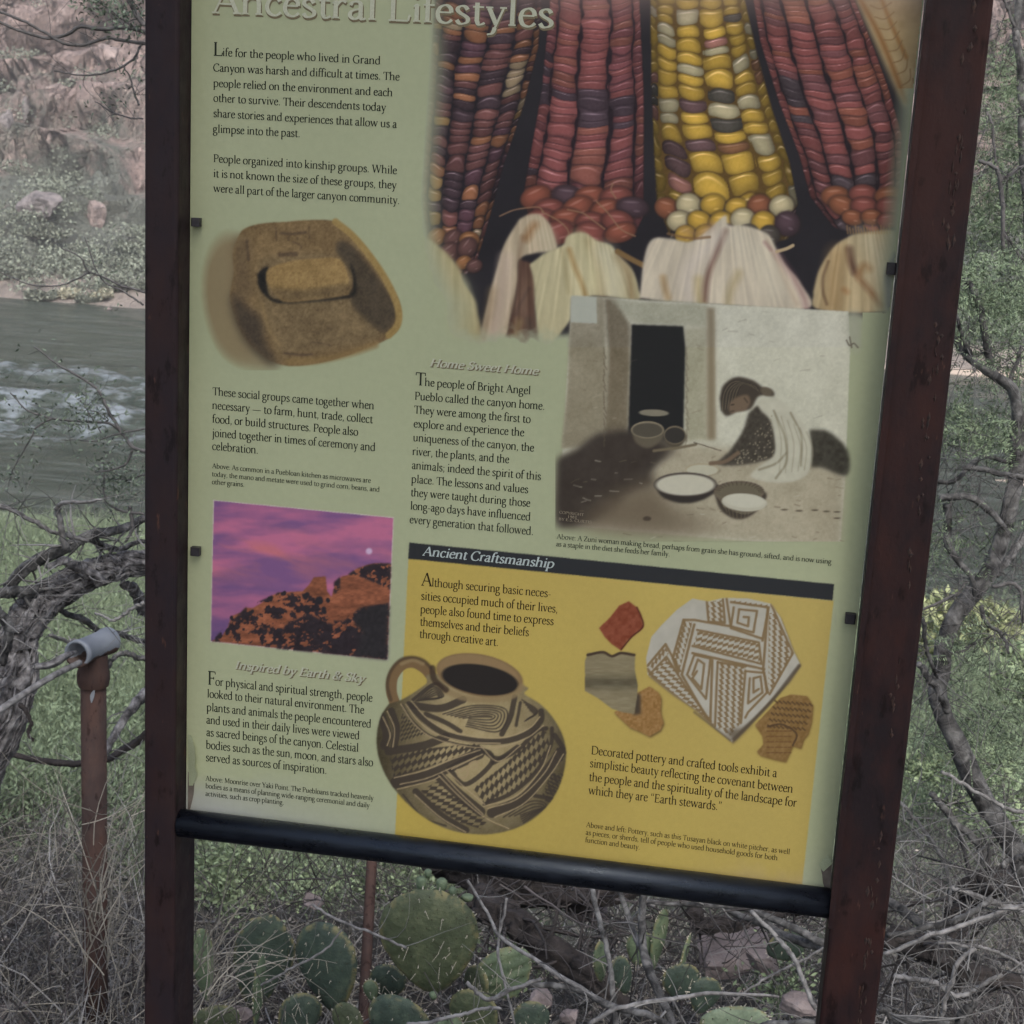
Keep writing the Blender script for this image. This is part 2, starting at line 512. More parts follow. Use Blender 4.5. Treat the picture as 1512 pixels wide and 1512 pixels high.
# husks
def husk(pts, col, folds=(), soft=1.6, amp=9):
    cv.poly(pts, col, soft=soft, smooth=True, n=90, tex=lambda X, Y, c: c+((fbm(X/8, Y/46, 4)-.5)*2*amp)[..., None]*np.array([1, 1, .8]))
    for f in folds:
        cv.line(f[0], f[1]*.8, f[2], soft=f[3]*1.7+2, alpha=f[4]*.85)
    P_ = np.asarray(pts, float); sl_, m_ = cv.pmask(spline(np.vstack([P_, P_[:1]]), 90), 1.2)
    X_, Y_ = cv.X[sl_], cv.Y[sl_]
    cx_ = P_[:, 0].mean(); top_ = P_[:, 1].min()
    fan = (X_-cx_)/(1+(Y_-top_)/160)
    g_ = (vnoise(fan/2.6, Y_/90)-.5)*16+(vnoise(fan/7, Y_/70+9)-.5)*20
    cv.a[sl_] = cv.a[sl_]+(g_*m_)[..., None]*np.array([1, .97, .85])
cr = (170, 160, 125)
Z6 = lambda *a: ZM(600, 250, .2381, a)
husk(Z6(80, 430, 150, 440, 250, 520, 330, 620, 350, 700, 420, 800, 440, 880, 470, 1040, 440, 1110, 200, 1100, 60, 900, 60, 600), (152, 140, 98),
     [(Z6(250, 560, 340, 700, 400, 860), 12, (160, 150, 108), 10, .7), (Z6(262, 925, 285, 880, 300, 840), 6, (118, 74, 38), 5, .8), (Z6(170, 620, 240, 720, 300, 900), 26, (146, 126, 84), 16, .5)], soft=2)
husk(Z6(700, 310, 760, 280, 830, 280, 890, 340, 925, 440, 925, 500, 800, 520, 700, 560, 690, 700, 640, 950, 620, 1120, 480, 1090, 465, 1010, 510, 800, 560, 620, 610, 460), (165, 150, 122),
     [(Z6(720, 420, 700, 560, 690, 700, 630, 980), 6, (110, 88, 66), 4, .8), (Z6(745, 425, 775, 375, 795, 350), 11, (130, 88, 48), 7, .9), (Z6(540, 760, 520, 900, 480, 1040), 14, (118, 96, 62), 10, .8),
      (Z6(620, 560, 590, 760, 560, 920, 520, 1060), 20, (172, 152, 136), 12, .8), (Z6(860, 400, 890, 450, 890, 500), 16, (178, 170, 140), 14, .8)])
husk(Z6(700, 560, 780, 590, 800, 700, 800, 900, 830, 1090, 620, 1100, 640, 960, 680, 800), (82, 58, 46), [(Z6(770, 700, 700, 860), 16, (98, 74, 56), 10, .9), (Z6(760, 740, 700, 850, 680, 900), 4, (60, 44, 40), 3, .7), (Z6(700, 950, 660, 1090), 10, (128, 108, 66), 8, .8), (Z6(765, 940, 775, 1000, 810, 1080), 12, (60, 50, 42), 6, .8)])
husk(Z6(765, 590, 860, 520, 970, 470, 1000, 410, 1100, 390, 1180, 440, 1270, 470, 1320, 540, 1400, 620, 1440, 740, 1430, 810, 1130, 790, 1000, 960, 900, 1080, 830, 1080, 800, 880, 790, 700), (168, 160, 122),
     [(Z6(1010, 500, 1050, 620, 1085, 700, 1110, 780), 6, (138, 102, 50), 4, .9), (Z6(1120, 450, 1180, 600, 1215, 780), 9, (140, 118, 76), 8, .7), (Z6(965, 500, 990, 640, 1010, 760), 5, (142, 128, 86), 5, .7),
      (Z6(1060, 420, 1140, 560, 1160, 700), 18, (176, 170, 128), 10, .7), (Z6(1310, 540, 1370, 650, 1400, 800), 12, (122, 98, 62), 7, .9), (Z6(1230, 520, 1280, 640, 1290, 760), 26, (178, 174, 150), 18, .7)])
cv.line(Z6(1310, 510, 1400, 560, 1480, 600), 8, (112, 86, 50), soft=3)
Z7 = lambda *a: ZM(900, 300, .2976, a)
husk(Z7(150, 470, 170, 280, 210, 180, 300, 175, 400, 190, 490, 130, 575, 60, 590, 110, 660, 110, 780, 150, 830, 230, 870, 300, 950, 400, 980, 525, 560, 505, 300, 490), (172, 162, 140),
     [(Z7(575, 140, 540, 220, 500, 320, 480, 400, 470, 490), 10, (98, 66, 56), 4, .9), (Z7(540, 160, 400, 330, 400, 480), 22, (180, 170, 160), 16, .7), (Z7(265, 370, 275, 420, 290, 470), 7, (140, 102, 50), 6, .8),
      (Z7(440, 380, 440, 440, 450, 500), 10, (158, 138, 80), 8, .8), (Z7(640, 350, 605, 420, 590, 490), 9, (138, 120, 74), 9, .8), (Z7(780, 190, 830, 280, 870, 380, 930, 500), 5, (150, 128, 104), 4, .8),
      (Z7(830, 250, 900, 350, 960, 460, 975, 520), 9, (120, 72, 80), 6, .6), (Z7(770, 195, 800, 230), 4, (110, 56, 66), 3, .7), (Z7(370, 135, 440, 150, 500, 110), 10, (128, 96, 80), 8, .7), (Z7(620, 150, 740, 260, 820, 420), 30, (182, 176, 154), 26, .6)])
cv.line(Z7(830, 240, 880, 225, 910, 210), 5, (160, 140, 104), soft=2)
husk(Z7(1010, 440, 1040, 330, 1110, 220, 1180, 170, 1240, 150, 1420, 140, 1420, 260, 1400, 380, 1380, 530, 1040, 528), (160, 142, 104),
     [(Z7(1085, 290, 1060, 370, 1060, 440, 1078, 500), 4, (60, 42, 34), 2, .9), (Z7(1190, 230, 1200, 290, 1218, 340), 14, (72, 46, 36), 4, .95), (Z7(1240, 345, 1265, 310, 1290, 325), 12, (130, 90, 48), 5, .9),
      (Z7(1235, 370, 1290, 430, 1350, 510), 9, (116, 76, 44), 5, .9), (Z7(1130, 260, 1110, 380, 1110, 500), 26, (138, 106, 62), 18, .7), (Z7(1290, 190, 1330, 260, 1350, 330), 36, (166, 162, 136), 30, .8), (Z7(1165, 430, 1178, 440), 6, (138, 90, 48), 5, .8)])
for k in range(16):
    x = 1178+k*14
    cv.line(Z7(x, 112+k % 3*8, x+4, 150), 2, (146, 108, 60), soft=2, alpha=.6)
for pl in ((Z6(580, 290, 660, 255, 740, 240, 820, 235, 850, 265)), Z6(840, 265, 930, 310, 990, 360, 1010, 400), Z6(1000, 250, 1090, 270, 1150, 310, 1230, 370), Z6(1180, 200, 1250, 270, 1330, 370, 1420, 415), Z6(1300, 180, 1270, 130, 1280, 90)):
    cv.line(pl, 2.2, (128, 96, 70), soft=1.6, alpha=.8)
cv.line([(986, 345), (1020, 352), (1048, 350)], 4, (110, 80, 50), soft=2, alpha=.7)
# the picture melts into the ground colour at its left, top and lower rim
X, Y = cv.X, cv.Y
fl = np.clip((X-(622+6*np.sin(Y/60)))/46, 0, 1)
fl2 = np.clip((506-Y)/22+(fbm(X/14, Y/14, 3)-.5)*1.2, 0, 1)
low = np.clip((Y-370)/80, 0, 1)
fl = fl*(1-low)+np.clip((X-(640+10*low))/70, 0, 1)*low
er = (1365-.108*Y)
fr = np.clip((er-2-X)/22, 0, 1)*np.clip(1-(Y-0)/30*0, 0, 1)
fr = np.where(Y > 130, np.clip((er-4-X)/26, 0, 1), np.clip((er+30-X)/30, 0, 1))
keep = (fl*fl*(3-2*fl))*fl2*fr
keep = np.where(Y > 512, 0, keep)*np.clip((Y+150)/90, 0, 1)
cv.a = bgsave*(1-keep[..., None])+cv.a*keep[..., None]
tp = np.clip(1-Y/60, 0, 1)**1.5*.42*(keep > .01)*np.clip((X-640)/60, 0, 1)
cv.a = cv.a*(1-tp[..., None])+np.array([150., 128., 118.])*tp[..., None]

# --- grinding stone
M8 = lambda *a: ZM(280, 300, .2381, a)
cv.ell(347, 440, 45, 92, (116, 104, 78), soft=.28, ang=-6, alpha=.95)
cv.ell(372, 500, 55, 42, (118, 107, 80), soft=.4, ang=30, alpha=.8)
out = M8(300, 210, 330, 165, 400, 135, 500, 120, 600, 115, 700, 106, 860, 105, 950, 140, 1060, 230, 1160, 360, 1260, 520, 1310, 640, 1305, 760, 1240, 835, 1100, 900, 900, 970, 700, 1008, 560, 1000, 450, 940, 340, 830, 280, 700, 250, 570, 272, 440, 268, 300)
stone = lambda X, Y, c: c+((fbm(X/22, Y/22, 4)-.5)*30+(fbm(X/3.2, Y/3.2, 3)-.5)*26+(vnoise(X*.9, Y*.9)-.5)*12)[..., None]*np.array([1, .9, .65])
cv.poly(out, (106, 88, 60), soft=.8, smooth=True, n=160, tex=stone)
cv.poly(M8(250, 560, 300, 560, 360, 640, 450, 720, 470, 860, 540, 980, 520, 1010, 430, 950, 340, 850, 270, 700), (62, 54, 44), soft=6, smooth=True)
cv.poly(M8(270, 230, 340, 200, 380, 300, 370, 400, 400, 560, 330, 600, 262, 520, 275, 420), (88, 74, 54), soft=6, smooth=True, alpha=.8)
cv.poly(M8(420, 420, 480, 330, 900, 330, 1020, 560, 1190, 790, 1100, 860, 700, 930, 560, 930, 490, 760, 430, 600), (102, 87, 62), soft=5, smooth=True, tex=stone)
cv.poly(M8(905, 300, 925, 235, 1000, 255, 1080, 345, 1190, 490, 1270, 630, 1272, 730, 1200, 800, 1090, 720, 1000, 610, 1020, 480, 960, 370), (64, 56, 44), soft=3, smooth=True, tex=TEX(6, 12))
cv.line(M8(905, 115, 1010, 200, 1120, 330, 1220, 480, 1290, 640, 1292, 750, 1235, 820), 10, (134, 113, 68), soft=3, alpha=.9)
cv.line(M8(450, 620, 490, 780, 560, 880), 5, (120, 102, 70), soft=3, alpha=.7)
cv.line(M8(620, 985, 800, 975, 1000, 930, 1150, 880), 10, (118, 98, 62), soft=6, alpha=.7)
cv.poly(M8(420, 440, 450, 410, 490, 400, 480, 520, 560, 600, 980, 560, 1000, 380, 1030, 460, 1025, 570, 900, 600, 600, 622, 500, 600, 430, 520), (28, 27, 25), soft=1.6, smooth=True)
cv.poly(M8(475, 430, 500, 400, 620, 360, 760, 345, 900, 338, 950, 370, 985, 460, 988, 560, 960, 570, 760, 600, 600, 612, 540, 570, 480, 490), (126, 104, 66), soft=1.2, smooth=True, tex=stone)
cv.poly(M8(500, 520, 700, 535, 980, 500, 986, 562, 760, 598, 600, 608, 540, 570), (88, 74, 52), soft=3, smooth=True, alpha=.85, tex=stone)
for a, w in ((M8(535, 155, 540, 230), 3), (M8(570, 185, 640, 190, 720, 180), 8), (M8(740, 150, 742, 215), 2.5), (M8(612, 215, 614, 228), 4), (M8(670, 215, 672, 225), 4), (M8(640, 240, 690, 265, 685, 290), 3), (M8(355, 235, 365, 350), 7), (M8(590, 930, 700, 940, 760, 938), 7), (M8(755, 860, 830, 872, 880, 885), 2.5), (M8(560, 320, 660, 315), 12)):
    cv.line(a, w*.55, (62, 50, 40), soft=3.5, alpha=.6)

sl, m_ = cv.pmask(spline(np.vstack([out, out[:1]]), 160), .8)
cv.a[sl] = cv.a[sl]+(((fbm(cv.X[sl]/2.4, cv.Y[sl]/2.4, 3)-.5)*20+(fbm(cv.X[sl]/9, cv.Y[sl]/9, 3)-.5)*14)*m_)[..., None]*np.array([1, .92, .7])
# --- dusk picture
Z2 = lambda *a: ZM(290, 720, .21825, a)
q = Z2(113, 82, 1337, 200, 1296, 1168, 94, 1044)
cv.poly(q, (168, 158, 150), soft=.3)
q = Z2(119, 88, 1331, 206, 1290, 1162, 99, 1038)
def dusk(X, Y, c):
    u = (X-312)/270; v = (Y-745-.1*(X-312))/205
    f = fbm(u*2.2+.5*v+3, v*7+.8*u, 4); g = fbm(u*3+9, v*9-2*u+4, 4)
    pur = np.array([108., 74., 116.]); pin = np.array([164., 92., 122.]); org = np.array([178., 100., 96.]); blu = np.array([80., 64., 104.])
    f = f+.25*(fbm(u*9, v*26+u*3, 3)-.5); w = np.clip((f-.38)*3.2, 0, 1)[..., None]
    o = pur*(1-w)+pin*w
    w2 = (np.clip((g-.42)*3.4, 0, 1)*np.clip(1-np.abs(v-.33)/.25, 0, 1)*np.clip(1.2-u, 0, 1))[..., None]
    o = o*(1-w2)+org*w2
    w3 = (np.clip((v-.55)*2.5+(g-.5), 0, 1)*np.clip(1-u*1.3, 0, 1))[..., None]
    return o*(1-w3*.8)+blu*w3*.8
cv.poly(q, (0, 0, 0), soft=.3, tex=dusk)
clf = Z2(99, 1038, 170, 1010, 215, 940, 235, 870, 310, 840, 330, 810, 380, 815, 440, 780, 500, 735, 560, 708, 720, 700, 760, 660, 795, 605, 875, 600, 885, 700, 915, 740, 940, 640, 985, 600, 1030, 590, 1080, 550, 1160, 520, 1215, 510, 1318, 515, 1290, 1162)
cv.poly(clf, (132, 78, 54), soft=.7, tex=lambda X, Y, c: c*(0.60+.5*fbm(X/26, Y/7, 4)+.35*(fbm(X/5, Y/2.2, 3)-.3))[..., None])
def bushes(X, Y, c):
    return c+((fbm(X/5, Y/5, 3)-.5)*16)[..., None]
def dusk_bush(clip, thr, sc, seed):
    sl, m = cv.pmask(clip, 1.2)
    X, Y = cv.X[sl], cv.Y[sl]
    n = fbm(X/sc+seed, Y/sc*1.1+seed, 4)+.35*(fbm(X/2.6, Y/2.6, 2)-.5)
    cv.put(sl, m*np.clip((n-thr)*14, 0, 1), bushes(X, Y, np.array([40., 34., 38.])))
dusk_bush(Z2(99, 1038, 215, 930, 330, 815, 560, 708, 760, 720, 820, 730, 900, 900, 1000, 900, 1100, 820, 1310, 780, 1290, 1160), .5, 9, 3)
dusk_bush(Z2(540, 1090, 600, 930, 760, 850, 850, 900, 1000, 950, 1050, 860, 1130, 810, 1300, 780, 1290, 1160), .36, 11, 8)
cv.poly(Z2(1110, 815, 1300, 790, 1290, 1162, 1080, 1140, 1120, 980, 1060, 900), (38, 36, 38), soft=2.5, tex=bushes)
dusk_bush(Z2(1020, 590, 1080, 550, 1215, 510, 1318, 515, 1310, 690, 1200, 640, 1100, 600), .4, 8, 5)
dusk_bush(Z2(930, 640, 975, 600, 970, 700, 930, 720), .3, 6, 9)
for x, y, r in ((380, 840, 14), (245, 885, 17), (205, 975, 20), (755, 830, 26), (835, 770, 30), (890, 760, 18), (740, 735, 26), (590, 715, 20), (605, 835, 11), (500, 750, 18), (870, 830, 24)):
    p = Z2(x, y)[0]
    for k in range(4):
        cv.ell(p[0]+random.uniform(-1, 1)*r*.1, p[1]+random.uniform(-1, 1)*r*.13, r*.13, r*.14, (36, 33, 37), soft=.5)
p = Z2(1168, 430)[0]
cv.ell(p[0], p[1], 4.6, 4.6, (176, 152, 178), soft=.7)

# --- sepia picture: a plain courtyard scene
Z4 = lambda *a: ZM(810, 420, .31085, a)
q = Z4(112, 52, 500, 78, 1425, 128, 1432, 300, 1410, 905, 1385, 1255, 780, 1205, 46, 1142, 68, 760)
sep = lambda X, Y, c: c+((fbm(X/30, Y/30, 4)-.5)*20+(fbm(X/4, Y/4, 3)-.5)*14+(vnoise(X*.9, Y*.9)-.5)*8)[..., None]
fade = cv.a.copy()
cv.poly(q, (171, 171, 153), soft=.7, tex=sep)
cv.poly(Z4(1425, 128, 1480, 132, 1478, 330, 1425, 300), (140, 142, 122), soft=4, alpha=.8)
cv.poly(Z4(106, 60, 262, 62, 275, 400, 262, 760, 60, 780, 88, 500), (124, 118, 98), soft=2, tex=sep)
cv.poly(Z4(106, 56, 228, 60, 230, 186, 104, 180), (150, 154, 140), soft=1)
cv.poly(Z4(262, 62, 330, 72, 392, 195, 378, 760, 262, 740, 282, 330), (100, 92, 74), soft=3, tex=sep)
cv.poly(Z4(300, 70, 760, 95, 752, 205, 395, 185), (142, 142, 122), soft=3, tex=sep)
cv.poly(Z4(640, 205, 752, 205, 752, 740, 650, 740), (140, 138, 116), soft=3, tex=sep)
cv.poly(Z4(752, 110, 790, 110, 795, 740, 752, 740), (118, 108, 86), soft=2.5)
cv.poly(Z4(395, 190, 640, 198, 650, 300, 640, 720, 560, 860, 380, 860, 378, 700), (28, 29, 29), soft=1.2)
cv.poly(Z4(60, 820, 210, 730, 420, 720, 640, 760, 900, 780, 1200, 830, 1410, 890, 1385, 1255, 780, 1205, 46, 1142), (146, 140, 119), soft=6, tex=sep)
cv.poly(Z4(46, 830, 140, 790, 230, 720, 420, 700, 560, 800, 470, 900, 430, 960, 330, 1010, 240, 1100, 46, 1150), (44, 40, 36), soft=5, tex=TEX(8, 9))
cv.poly(Z4(55, 830, 130, 800, 230, 720, 420, 700, 600, 780, 480, 860, 500, 950, 380, 1000, 300, 1090, 50, 1140), (52, 46, 40), soft=7, smooth=True, tex=TEX(7, 14))
cv.poly(Z4(300, 1000, 500, 940, 620, 1080, 800, 1140, 560, 1185, 160, 1150), (92, 82, 66), soft=14, smooth=True, alpha=.9)
# cracks, pits and straw on the plaster and the ground
rq = np.random.default_rng(2)
for k in range(90):
    x = rq.uniform(90, 1400); y = rq.uniform(820, 1230) if k < 55 else rq.uniform(100, 700)
    if k >= 55 and 380 < x < 660: continue
    a_ = rq.uniform(-.5, .5); L_ = rq.uniform(8, 45)
    cv.line(Z4(x, y, x+L_*.5, y+L_*a_*.6, x+L_, y+L_*a_), rq.uniform(.8, 1.8), (92, 84, 68) if rq.random() < .7 else (166, 164, 148), soft=1.2, alpha=.5 if k < 55 else .25)
for y in range(300, 760, 26):
    cv.line(Z4(262, y, 268+rq.normal()*5, y+26), 1.5, (80, 72, 58), soft=2, alpha=.6)
    cv.line(Z4(655, y, 660+rq.normal()*6, y+26), 1.8, (96, 90, 74), soft=2.5, alpha=.6)
def bowl(x, y, rx, ry, deep, inner, outer):
    p = Z4(x, y)[0]; k = .31085
    cv.poly([(p[0]-rx*k, p[1]), (p[0]-rx*k*.7, p[1]+deep*k), (p[0], p[1]+deep*k*1.45), (p[0]+rx*k*.7, p[1]+deep*k), (p[0]+rx*k, p[1])], outer, soft=1.4, smooth=True)
    cv.ell(p[0], p[1], rx*k, ry*k, np.array(outer)*1.5, soft=.08)
    cv.ell(p[0], p[1]+.6, rx*k*.93, ry*k*.86, inner, soft=.15)
bowl(470, 690, 78, 40, 60, (70, 66, 56), (84, 78, 64))
bowl(600, 715, 52, 44, 44, (46, 44, 40), (70, 64, 52))
cv.ell(*Z4(500, 610)[0], 22, 5, (112, 108, 92), soft=.2, ang=2)
cv.line(Z4(500, 790, 620, 775, 700, 760), 4, (96, 88, 70), soft=2)
bowl(730, 880, 80, 30, 20, (160, 158, 138), (96, 90, 74))
bowl(650, 950, 150, 58, 62, (166, 164, 146), (44, 40, 36))
bowl(905, 985, 120, 52, 90, (90, 84, 68), (58, 52, 44))
cv.ell(*Z4(930, 1035)[0], 33, 13, (160, 158, 140), ang=4, soft=.1)
for k in range(16):
    t_ = k/15*math.pi
    cv.line(Z4(905+120*math.cos(t_)*.97, 985+52*math.sin(t_), 905+86*math.cos(t_), 985+130*math.sin(t_)), 1.2, (104, 96, 78), soft=1, alpha=.6)
    cv.line(Z4(905-118*math.cos(t_), 985-50*math.sin(t_), 905-92*math.cos(t_), 985-34*math.sin(t_)), 1.2, (60, 54, 44), soft=1, alpha=.7)
for k in range(5):
    cv.line(Z4(830, 1038+k*4, 930, 1078+k*3, 1034, 1040+k*4), 1, (110, 104, 86), soft=1, alpha=.6)
cv.ell(*Z4(930, 1035)[0], 33, 13, (160, 158, 140), ang=4, soft=.1)
cv.ell(*Z4(932, 1028)[0], 30, 10, (168, 167, 150), ang=4, soft=.2)
# a seated figure in a plain shawl, bent over the bowls
skirt = Z4(985, 560, 1060, 525, 1150, 590, 1220, 680, 1250, 760, 1240, 880, 1180, 930, 1060, 940, 960, 910, 1010, 860, 1075, 800, 1060, 660, 1010, 600)
cv.poly(Z4(1240, 690, 1330, 700, 1420, 790, 1415, 905, 1300, 870, 1235, 850), (54, 52, 44), soft=2.5, smooth=True, tex=TEX(14, 6))
cv.poly(Z4(950, 610, 1010, 570, 1060, 640, 1080, 800, 1010, 840, 880, 860, 800, 850, 860, 790, 920, 700), (60, 56, 48), soft=1.8, smooth=True, tex=TEX(14, 4))
cv.poly(skirt, (162, 161, 143), soft=1.6, smooth=True, tex=TEX(8, 12))
for f in (Z4(1070, 600, 1120, 720, 1130, 840, 1080, 920), Z4(1150, 610, 1200, 720, 1200, 860), Z4(1000, 880, 1080, 850, 1130, 800)):
    cv.line(f, 3, (112, 106, 86), soft=3, alpha=.8)
for k in range(12):
    x = 1060+k*15
    cv.line(Z4(x, 600+k*9, x+30, 740+k*4, x+20, 900-k*2), 1.4, (122, 116, 96) if k % 2 else (164, 164, 146), soft=1.8, alpha=.55)
for k in range(70):
    x = rq.uniform(880, 1070); y = 860-(x-860)*rq.uniform(.1, 1.25)
    if y > 600: cv.ell(*Z4(x, y)[0], 1.2, 1.2, (128, 122, 102), soft=.8, alpha=.7)
cv.poly(Z4(812, 540, 830, 480, 890, 440, 970, 455, 1020, 490, 1060, 500, 1070, 530, 1000, 530, 960, 590, 900, 600, 850, 625, 822, 600), (58, 52, 44), soft=1.6, smooth=True)
for k in range(11):
    cv.line(Z4(820+k*6, 600-k*2, 826+k*9, 520-k*4, 870+k*11, 460+k*2, 960+k*5, 470+k*5), 1.1, (104, 96, 78) if k % 2 else (40, 36, 32), soft=1, alpha=.6)
cv.ell(*Z4(1035, 508)[0], 9, 6, (84, 76, 62), ang=20, soft=.5)
cv.poly(Z4(862, 560, 895, 535, 945, 525, 958, 560, 935, 598, 890, 606, 868, 612, 856, 590), (96, 82, 66), soft=1.3, smooth=True)
cv.line(Z4(868, 572, 880, 570), 1.4, (44, 38, 32), soft=1)
cv.line(Z4(866, 602, 880, 600), 1.2, (60, 50, 42), soft=1)
cv.line(Z4(930, 540, 945, 560), 2.4, (60, 52, 42), soft=1.4, alpha=.7)
cv.line(Z4(900, 800, 840, 840, 770, 850), 6, (96, 82, 66), soft=2.5)
cv.line(Z4(690, 750, 820, 790), 1.2, (70, 62, 50), soft=1)
for x, y in ((1120, 1070), (1190, 1075), (1265, 1072), (1320, 1078), (1370, 1080), (1370, 1110), (1270, 1240), (1340, 1250)):
    p = Z4(x, y)[0]
    cv.ell(p[0], p[1], 5, 1.3, (84, 78, 64), soft=.8)
cv.ell(*Z4(468, 1112)[0], 6, 3.4, (64, 56, 46), soft=.5)
cv.line(Z4(1415, 265, 1430, 290, 1450, 280, 1470, 300), 2, (92, 86, 72), soft=1.5)
cv.line(Z4(1430, 250, 1440, 300), 2, (92, 86, 72), soft=1.5)
m = np.clip((1270-cv.X-.0*cv.Y)/14, 0, 1)

# --- yellow field and its things
YL = np.array([(603, 824), (1231, 887), (1183, 1316), (584, 1242)], float)
def yel(X, Y, c):
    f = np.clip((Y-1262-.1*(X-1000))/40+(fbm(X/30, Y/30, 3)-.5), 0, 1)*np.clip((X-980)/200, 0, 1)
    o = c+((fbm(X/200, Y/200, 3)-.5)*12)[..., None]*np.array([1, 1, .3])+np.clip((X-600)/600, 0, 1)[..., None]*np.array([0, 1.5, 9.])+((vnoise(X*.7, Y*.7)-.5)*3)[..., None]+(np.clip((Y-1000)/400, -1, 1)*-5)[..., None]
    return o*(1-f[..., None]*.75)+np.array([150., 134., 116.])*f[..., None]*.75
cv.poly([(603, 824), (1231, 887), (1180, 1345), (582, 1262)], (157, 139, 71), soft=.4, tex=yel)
cv.poly([(604.5, 801), (1231.5, 862.5), (1229.5, 886.5), (602.5, 825)], (38, 40, 42), soft=.4)
# pitcher
P5 = lambda *a: ZM(540, 940, .2116, a)
body = P5(160, 470, 270, 430, 420, 330, 480, 260, 1090, 340, 1110, 400, 1230, 480, 1330, 600, 1390, 740, 1392, 900, 1330, 1090, 1210, 1240, 1040, 1340, 820, 1380, 560, 1340, 330, 1200, 170, 1020, 90, 840, 78, 680, 110, 550)
cv.line(P5(200, 455, 180, 380, 190, 280, 250, 200, 330, 180, 410, 220, 455, 270), 16, (104, 84, 58), soft=1.2)
cv.line(P5(175, 440, 150, 340, 175, 240, 240, 165, 320, 145, 400, 165, 455, 215), 5, (66, 54, 40), soft=3, alpha=.8)
cv.line(P5(250, 190, 330, 165, 400, 190), 5, (128, 112, 80), soft=3, alpha=.7)
def pot(X, Y, c):
    t = np.clip((X-556)/278, 0, 1)
    f = np.where(t < .35, .62+.38*t/.35, 1.02)-.12*np.clip((t-.8)*5, 0, 1)
    f = f*(1-.12*np.clip((Y-1180)/50, 0, 1))
    r2_ = np.clip(1-((X-690)/150)**2*.45-((Y-1090)/150)**2*.3, .5, 1)
    return c*(f*r2_*1.12)[..., None]+((fbm(X/10, Y/10, 3)-.5)*16+(vnoise(X*.8, Y*.8)-.5)*10)[..., None]
cv.poly(body, (128, 116, 85), soft=.8, smooth=True, n=140, tex=pot)
sl, pm = cv.pmask(spline(np.vstack([body, body[:1]]), 140), .8)
before = cv.a[sl].copy()
DK = (54, 48, 42)
def dl(w, *a): cv.line(P5(*a), max(1.4, w*.5), DK, soft=1.2, alpha=.86)
_late = []
def ll(w, *a): _late.append((w, a))
dl(17, 300, 470, 420, 590, 560, 680, 760, 725, 960, 730, 1120, 680, 1220, 590, 1225, 520)
dl(7, 255, 480, 330, 590, 450, 690, 640, 750, 800, 770)
ll(3, 245, 470, 340, 610, 470, 705, 700, 765, 930, 770, 1120, 710, 1240, 620)
ll(3, 320, 450, 440, 580, 600, 660, 800, 700, 980, 700, 1140, 640, 1215, 560)
dl(26, 110, 560, 150, 680, 130, 760)
dl(22, 180, 520, 215, 640, 200, 760)
dl(10, 330, 440, 480, 330, 560, 380)
for k in range(5):
    dl(4, 350+k*16, 450-k*4, 470+k*6, 350+k*14, 540-k*10, 420+k*2, 350+k*16, 450-k*4)
dl(22, 330, 480, 520, 500, 680, 440)
dl(14, 420, 540, 560, 600, 660, 660)
for k in range(6):
    dl(4, 540+k*28, 540+k*6, 760+k*12, 480+k*14, 980-k*20, 510+k*10, 930-k*16, 660-k*20, 700+k*5, 625-k*13)
dl(16, 1040, 420, 1010, 560, 950, 680)
dl(9, 1080, 460, 1050, 620)
for k in range(5):
    dl(4, 1090+k*14, 440+k*18, 1200-k*6, 520+k*6, 1110+k*8, 590-k*6)
dl(24, 160, 800, 400, 760, 560, 700)
dl(34, 210, 1020, 420, 975, 600, 900, 790, 815)
ll(3, 200, 985, 420, 930, 620, 850, 800, 790)
ll(3, 220, 1065, 440, 1010, 520, 975)
dl(30, 520, 980, 640, 1090, 800, 1220)
ll(3, 510, 970, 660, 1120, 830, 1260, 1000, 1340)
ll(3, 560, 930, 700, 1060, 830, 1170)
dl(20, 350, 1080, 520, 1240, 700, 1350)
dl(14, 580, 920, 820, 800, 880, 880, 700, 1030, 590, 930)
ll(3, 600, 925, 815, 820)
cv.line(P5(640, 930, 650, 975, 690, 985, 712, 950, 690, 920, 668, 945), 3, (142, 126, 94), soft=1.2)
cv.line(P5(712, 950, 725, 890, 770, 870, 775, 905, 745, 915), 3, (142, 126, 94), soft=1.2)
dl(14, 790, 770, 920, 850, 1060, 770)
ll(3, 800, 760, 925, 870, 1080, 760)
dl(13, 890, 880, 1060, 790, 1190, 660, 1260, 640)
dl(12, 830, 1170, 1020, 1090, 1190, 940, 1290, 760, 1300, 640)
ll(3, 820, 1185, 1050, 1110, 1220, 930, 1290, 760)
dl(30, 880, 1230, 1100, 1130, 1270, 930, 1370, 800)
dl(16, 1320, 690, 1380, 780)
dl(12, 1180, 1110, 1300, 1130)
for k in range(4):
    dl(4, 960+k*40, 1260-k*5, 1150+k*10, 1150+k*20, 1260-k*16, 1180+k*8, 1100-k*6, 1300-k*14)
dl(5, 1340, 780, 1370, 860, 1310, 840, 1340, 780)
for k in range(8):
    dl(6, 1300-k*6, 960+k*26, 1350-k*8, 985+k*24)
dl(5, 260, 1100, 400, 1260, 560, 1320)
zig(P5, (165, 830, 430, 780, 770, 745, 800, 790, 600, 850, 400, 925, 195, 985), (190, 905), (780, 745), 12, 9, DK, amp=.42, duty=.56)
zig(P5, (750, 1060, 960, 900, 1130, 740, 1250, 630, 1285, 760, 1200, 930, 1020, 1080, 830, 1170), (750, 1060), (1260, 640), 12.5, 9, DK, amp=.42, duty=.52)
zig(P5, (385, 1075, 500, 1010, 650, 1130, 860, 1275, 800, 1340, 640, 1290, 480, 1180), (400, 1060), (850, 1300), 11, 9, DK, amp=.42, duty=.54)
